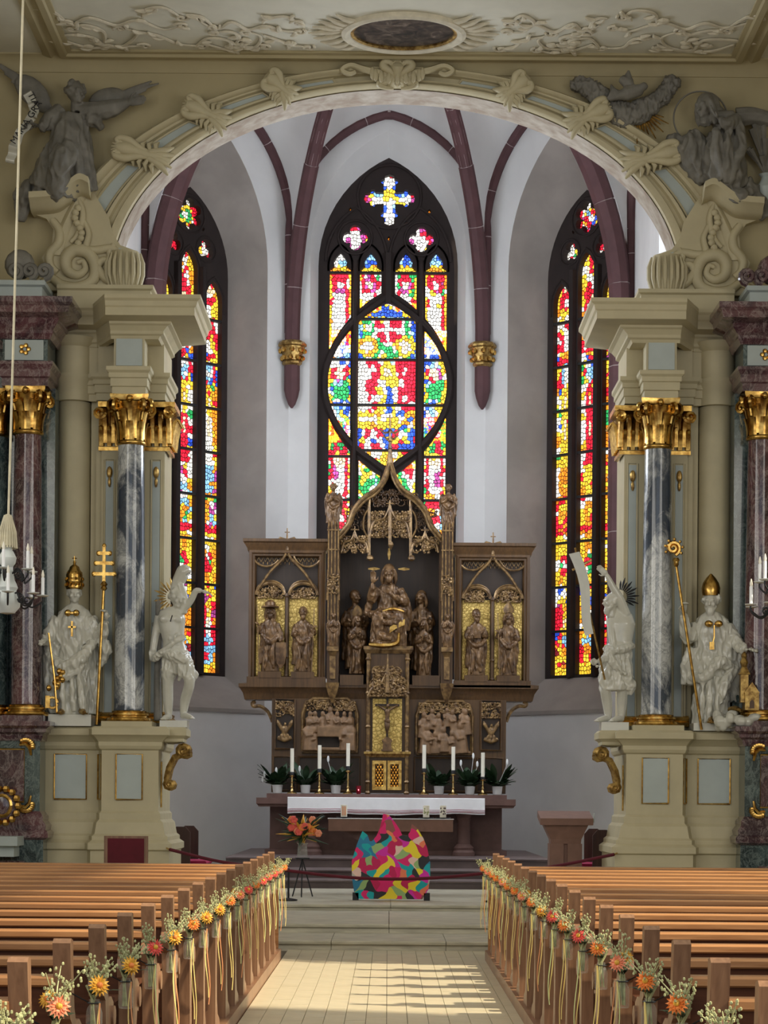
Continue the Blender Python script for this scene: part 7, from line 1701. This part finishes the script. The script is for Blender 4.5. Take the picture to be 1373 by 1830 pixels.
def chair():
    Y = 26.2; c = at(225, 1525, Y)[0]; t = T('red_chair', (c, Y, .2), 'wooden chair with dark red padded back, seen from behind by the left pedestal', 'chair'); w = .245; zt = at(225, 1494, Y)[1]
    for s in (-1, 1):
        O('leg', MB().box(c+s*w-.025, c+s*w+.025, Y, Y+.05, .20, zt), M['pewend'], t, smooth=0); O('leg', MB().box(c+s*w-.025, c+s*w+.025, Y+.45, Y+.5, .20, .64), M['pewend'], t, smooth=0)
    O('back_frame', MB().box(c-w, c+w, Y+.005, Y+.045, zt-.05, zt).box(c-w, c+w, Y+.005, Y+.045, zt-.46, zt-.42), M['pewend'], t, smooth=0); O('backrest', MB().box(c-w+.02, c+w-.02, Y-.008, Y+.06, zt-.43, zt-.03), M['velvet'], t, smooth=0)
    O('seat', MB().box(c-w, c+w, Y+.02, Y+.5, .60, .68), M['velvet'], t, smooth=0)
chair()
# ---------------------------------------------------------------- chandeliers and hanging cord
def chandelier(cx, cz, Y, label, cord):
    t = T('chandelier', (cx, Y, cz), label, 'chandelier')
    O('turned_shaft', MB().lathe([(.01, -.22), (.07, -.21), (.12, -.15), (.125, -.10), (.10, -.02), (.085, 0), (.10, .03), (.09, .06), (.07, .10), (.06, .17), (.045, .22), (.075, .26), (.085, .31), (.06, .36), (.04, .39), (.045, .42), (.02, .44)], (cx, Y, cz), 20), M['whitewood'], t)
    for tier, (n, R, z) in enumerate(((8, .33, -.07), (6, .24, .16))):
        for k in range(n):
            a = 2*pi*k/n + .35*tier + .2; d = Vector((cos(a), sin(a), 0)); P = lambda r, h: (cx+d.x*r, Y+d.y*r, cz+z+h)
            arm = O('arm', MB().tube([P(r, h) for r, h in smoothpath([(.06, 0), (.12, .05), (.17, -.04), (R*.72, -.08), (R, -.02), (R, .03)], 4)], .009, 5).tube([P(R*.55+u, -.01+w) for u, w in spiral((0, 0), .05, .012, pi, 1.4, 12)], .007, 5), M['iron'], t)
            O('drip_pan', MB().lathe([(.02, -.01), (.055, .0), (.06, .008), (.015, .008)], P(R, .03), 12), M['whitewood'], arm)
            O('candle', MB().lathe([(.016, .0), (.016, .16), (.013, .165)], P(R, .04), 10), M['white'], arm); O('bulb', MB().lathe([(.012, .165), (.015, .19), (.004, .235)], P(R, .04), 8), M['wax'], arm)
    if cord:
        p0 = Vector((cx, Y, cz+.44)); x1, z1 = at(41, 8, Y); p1 = Vector((x1, Y, z1)); d = (p1-p0).normalized(); p1 = p0 + d*((ZCEIL-p0.z)/d.z)
        O('cord', MB().tube([tuple(p0), tuple(p1)], .012, 6), M['rope'], t)
        O('tassel', MB().lathe([(.085, 0), (.075, .12), (.05, .24), (.03, .29), (.02, .30)], (cx, Y, cz+.42), 16), M['rope'], t)
        g = MB()
        for k in range(22): a = 2*pi*k/22; g.tube([(cx+.088*cos(a), Y+.088*sin(a), cz+.40), (cx+.075*cos(a), Y+.075*sin(a), cz+.56), (cx+.03*cos(a), Y+.03*sin(a), cz+.71)], .008, 4)
        O('tassel_strands', g, M['rope'], t)
    else: O('cord', MB().tube([(cx, Y, cz+.44), (cx, Y, ZCEIL)], .012, 6), M['rope'], t)
X, Z = at(13, 1056, 20.0); chandelier(X, Z, 20.0, 'white turned chandelier with tassel hanging before the left side altar', True)
X, Z = at(1402, 1075, 20.0); chandelier(X, Z, 20.0, 'white turned chandelier hanging before the right side altar', False)
# ---------------------------------------------------------------- pews
def pew_proto():
    t = T('pew', (0, 0, 0), 'varnished wooden church pew', 'pew')
    prof = [(-.03, .10), (-.03, .40), (-.06, .72), (-.075, .80), (-.115, .82), (-.13, .86), (-.115, .90), (-.095, .91), (-.13, 1.085), (-.105, 1.10), (-.065, 1.092), (-.045, .95), (-.02, .85), (.02, .80), (.10, .80), (.17, .77), (.19, .70), (.15, .65), (.11, .66), (.08, .60), (.07, .45), (.10, .30), (.17, .20), (.30, .16), (.36, .10)]
    fn = lambda u, d, z: (d, u, z)
    O('end_panel', MB().prism(prof, fn, 0, .062), M['pewend'], t, smooth=30)
    O('scroll', MB().lathe([(.01, -.012), (.045, -.01), (.045, .07), (.01, .072)], (0, 0, 0), 12).mirrored(), M['pewend'], t).matrix_basis = Matrix.Translation((0, .135, .715)) @ Matrix.Rotation(pi/2, 4, 'Y')
    L = 6.4
    O('top_rail', MB().mould([(.06, -.10), (L, -.10)], [(-.06, .93), (0, .93), (.008, .937), (.008, .96), (-.004, .97), (-.07, .97), (-.075, .935)]), M['pew'], t, smooth=30)
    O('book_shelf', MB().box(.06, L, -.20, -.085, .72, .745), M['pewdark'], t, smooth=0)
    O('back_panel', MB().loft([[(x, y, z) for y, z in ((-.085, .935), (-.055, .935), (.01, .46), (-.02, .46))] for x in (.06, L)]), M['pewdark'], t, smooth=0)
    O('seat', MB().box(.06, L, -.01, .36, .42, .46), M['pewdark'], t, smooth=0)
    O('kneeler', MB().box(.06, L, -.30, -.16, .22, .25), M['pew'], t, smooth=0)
    O('seat_front', MB().box(.06, L, .30, .33, .10, .42), M['pewdark'], t, smooth=0)  # dark colour stands in for the shade inside the pew
    return t
def mirror_children(src):
    """the same pew for the other side of the aisle"""
    r = src.copy(); COL.objects.link(r)
    for ch in src.children:
        c = ch.copy(); c.data = ch.data.copy(); c.data.transform(Matrix.Scale(-1, 4, (1, 0, 0)) @ ch.matrix_basis); c.data.flip_normals(); c.matrix_basis = Matrix(); COL.objects.link(c); c.parent = r
    return r
XL, XR = -1.10, 1.02
pr = pew_proto(); pl = mirror_children(pr)
YL = [5.75+.88*k for k in range(18)]; YR = [5.95+.87*k for k in range(18)]
def nth(k, n): return ('front' if k == n-1 else '%s pew behind the front one' % ('', 'first', 'second', 'third', 'fourth', 'fifth', 'sixth', 'seventh', 'eighth', 'ninth', 'tenth', 'eleventh', 'twelfth', 'thirteenth', 'fourteenth', 'fifteenth', 'sixteenth', 'seventeenth')[n-1-k])
def pew_label(k, n, s): return 'varnished wooden pew, %s, %s of the aisle' % ('front pew' if k == n-1 else nth(k, n), s)
for k, y in enumerate(YL):
    o = pl if k == 0 else dup(pl, (XL, y, 0)); o.location = (XL, y, 0); tag(o, pew_label(k, 18, 'left'), 'pew', 'pews left of the aisle')
for k, y in enumerate(YR):
    o = pr if k == 0 else dup(pr, (XR, y, 0)); o.location = (XR, y, 0); tag(o, pew_label(k, 18, 'right'), 'pew', 'pews right of the aisle')
for s, X, nm in ((-1, XL, 'left'), (1, XR, 'right')):
    m = MB(); a, b = X-s*.03, X+s*6.6
    O('pew_platform', MB().box(min(a, b), max(a, b), 5.0, 21.5, -.012, .10), M['pewend'], None, 'low wooden platform under the %s pews' % nm, 'platform', smooth=0)
    y = YL[-1]+.78; t = T('front_screen', (X, y, .1), 'panelled wooden front screen before the %s pews' % nm, 'screen')
    x0, x1 = min(X, X+s*6.4), max(X, X+s*6.4)
    O('board', MB().box(x0, x1, y, y+.04, .1, .90), M['pew'], t, smooth=0); O('top_rail', MB().box(x0, x1, y-.06, y+.08, .90, .95), M['pew'], t, smooth=0)
    for k in range(6): xa = X+s*(.15+1.03*k); O('raised_panel', MB().box(min(xa, xa+s*.9), max(xa, xa+s*.9), y-.015, y, .22, .80), M['pew'], t, smooth=0)
# ---------------------------------------------------------------- flower jars on the pew ends
def jar_proto(seed, petal, second, rib):
    """origin at the hook on the pew end; aisle side is -x"""
    rg = random.Random(seed); t = T('flower_jar', (0, 0, 0), 'glass jar of flowers', 'flowers'); X = -.075
    hc = lambda a: cos(a) if cos(a) < 0 else .3*cos(a)                   # keep clear of the pew end
    O('jar', MB().lathe([(.022, -.118), (.027, -.115), (.028, -.105), (.028, -.045), (.023, -.028), (.017, -.020), (.017, -.005), (.019, 0), (.015, 0)], (X, 0, 0), 16), M['glass'], t)
    O('wire', MB().tube([(X+.023*cos(a*pi/6), .023*sin(a*pi/6), -.012) for a in range(13)], .0025, 4).tube([(X+.02, 0, -.01), (.02, 0, .03)], .0025, 4), M['iron'], t)
    m = MB()
    for k in range(7): a = rg.uniform(0, 6.28); m.tube([(X+.012*cos(a), .012*sin(a), -.108), (X+.01*cos(a+1), .01*sin(a+1), 0), (X+.03*cos(a+2), .03*sin(a+2), .05)], .0028, 4)
    O('stems', m, M['leaf2'], t)
    def gerbera(c, d, mat, s):
        d = Vector(d).normalized(); u = d.orthogonal().normalized(); w = d.cross(u); f = MB(); c = Vector(c)
        for ringk, (n, r, h) in enumerate(((16, .045, 0), (14, .033, .006))):
            for k in range(n):
                a = 2*pi*k/n + ringk*.2; e = u*cos(a)+w*sin(a); g = d.cross(e)
                p = [c+e*.008*s+d*h*s, c+e*r*.6*s+g*.006*s+d*(h+.006)*s, c+e*r*s+d*h*s, c+e*r*.6*s-g*.006*s+d*(h+.006)*s]; f.add([tuple(x) for x in p], [(0, 1, 2, 3)])
        o = O('gerbera', f, M[mat], t, smooth=0, recalc=False); O('flower_centre', MB().ell(tuple(c+d*.008*s), tuple([.012*s]*3), 8, 5), M['amber' if mat != 'amber' else 'orange'], o)
    gerbera((X-.02, -.045, .055+rg.uniform(-.01, .015)), (-.5, -1, .35), petal, .92)
    if second: gerbera((X+.015, -.03, .085), (.3, -.9, .5), second, .75)
    for k in range(9):
        a = rg.uniform(0, 6.28); L = rg.uniform(.07, .15); up = rg.uniform(.7, 1.2); m = MB(); tip = (X+L*.75*hc(a), L*.75*sin(a), .02+L*up)
        m.tube([(X, 0, 0), (X+L*.3*hc(a), L*.3*sin(a), .02+L*up*.6), tip], [.003, .0025, .0015], 4)
        for j in range(13):
            q_ = .3+.7*j/12; b = rg.uniform(0, 6.28); p = (X+(tip[0]-X)*q_+.016*cos(b), tip[1]*q_+.016*sin(b), .02+L*up*(q_**.85)+rg.uniform(-.008, .012)); m.ell(p, (.0048, .0048, .0062), 5, 3)
        O('sprig', m, M['leaf2'], t)
    for k in range(7):
        a = rg.uniform(0, 6.28); L = rg.uniform(.05, .10); m = MB(); rings = []
        for u_ in (0, .4, .75, 1): w_ = .018*sin(pi*(u_*.8+.1)); rings.append([(X+L*u_*hc(a)-w_*sin(a)*e, L*u_*sin(a)+w_*cos(a)*e, .015+.05*u_-.03*u_*u_) for e in (-1, 0, 1)])
        O('leaf', m.loft(rings, closed=False), M['leaf'], t, smooth=60, recalc=False)
    for k, mt in enumerate(rib):
        y0 = -.03-.012*k; ln = rg.uniform(.34, .52); sw = rg.uniform(-.03, .03); rings = []
        for i in range(9): u_ = i/8; x = X-.02-.01*k+.01*sin(u_*5+k); y = y0+sw*u_*u_+.008*sin(u_*7+k*2); z = -.01-ln*u_; rings.append([(x, y-.005, z), (x-.003, y+.005, z), (x-.002, y+.005, z), (x+.001, y-.005, z)])
        O('ribbon', MB().loft(rings), M[mt], t, smooth=60)
    return t
protos = {'coral': jar_proto(1, 'coral', None, ['ribbon', 'ribbon2']), 'amber': jar_proto(2, 'amber', None, ['ribbon', 'ribbon3']), 'orange': jar_proto(3, 'orange', None, ['ribbon', 'ribbon']), 'salmon': jar_proto(4, 'salmon', 'amber', ['ribbon2', 'ribbon', 'ribbon3'])}
used = set()
seqL = ['amber', 'salmon', 'amber', 'amber', 'coral', 'amber', 'orange', 'amber', 'amber', 'orange', 'salmon', 'coral', 'orange', 'coral', 'coral', 'coral', 'salmon', 'orange']
seqR = ['amber', 'orange', 'orange', 'salmon', 'orange', 'coral', 'orange', 'coral', 'amber', 'orange', 'salmon', 'orange', 'orange', 'salmon', 'orange', 'orange', 'salmon', 'orange']
word = {'coral': 'coral red', 'amber': 'amber yellow', 'orange': 'orange', 'salmon': 'salmon and yellow'}
def put(kind, loc, rz, label, group):
    p = protos[kind]
    if kind not in used: used.add(kind); p.location = loc; p.rotation_euler = (0, 0, rz); o = p
    else: o = dup(p, loc, rz)
    tag(o, label, 'flowers', group)
RZ = random.Random(17)
for k in range(18):
    put(seqR[k], (XR-.002, YR[k]-.06+RZ.uniform(-.02, .02), .885), RZ.uniform(-.1, .1), 'jar with %s gerbera hung on %s, right of the aisle' % (word[seqR[k]], 'the front pew' if k == 17 else nth(k, 18).replace(' the front one', ' front')), 'flower jars on the right pew ends')
for kind, p in list(protos.items()):                      # the left side needs mirrored jars
    q_ = T('flower_jar', (0, 0, 0), 'glass jar of flowers', 'flowers')
    for ch in p.children:
        c = ch.copy(); c.data = ch.data.copy(); c.data.transform(Matrix.Scale(-1, 4, (1, 0, 0))); c.data.flip_normals(); COL.objects.link(c); c.parent = q_; c.matrix_parent_inverse = Matrix()
        for g in ch.children: d = g.copy(); d.data = g.data.copy(); d.data.transform(Matrix.Scale(-1, 4, (1, 0, 0))); d.data.flip_normals(); COL.objects.link(d); d.parent = c; d.matrix_parent_inverse = Matrix()
    protos[kind] = q_
used.clear()
for k in range(18):
    put(seqL[k], (XL+.002, YL[k]-.06+RZ.uniform(-.02, .02), .885), RZ.uniform(-.1, .1), 'jar with %s gerbera hung on %s, left of the aisle' % (word[seqL[k]], 'the front pew' if k == 17 else nth(k, 18).replace(' the front one', ' front')), 'flower jars on the left pew ends')
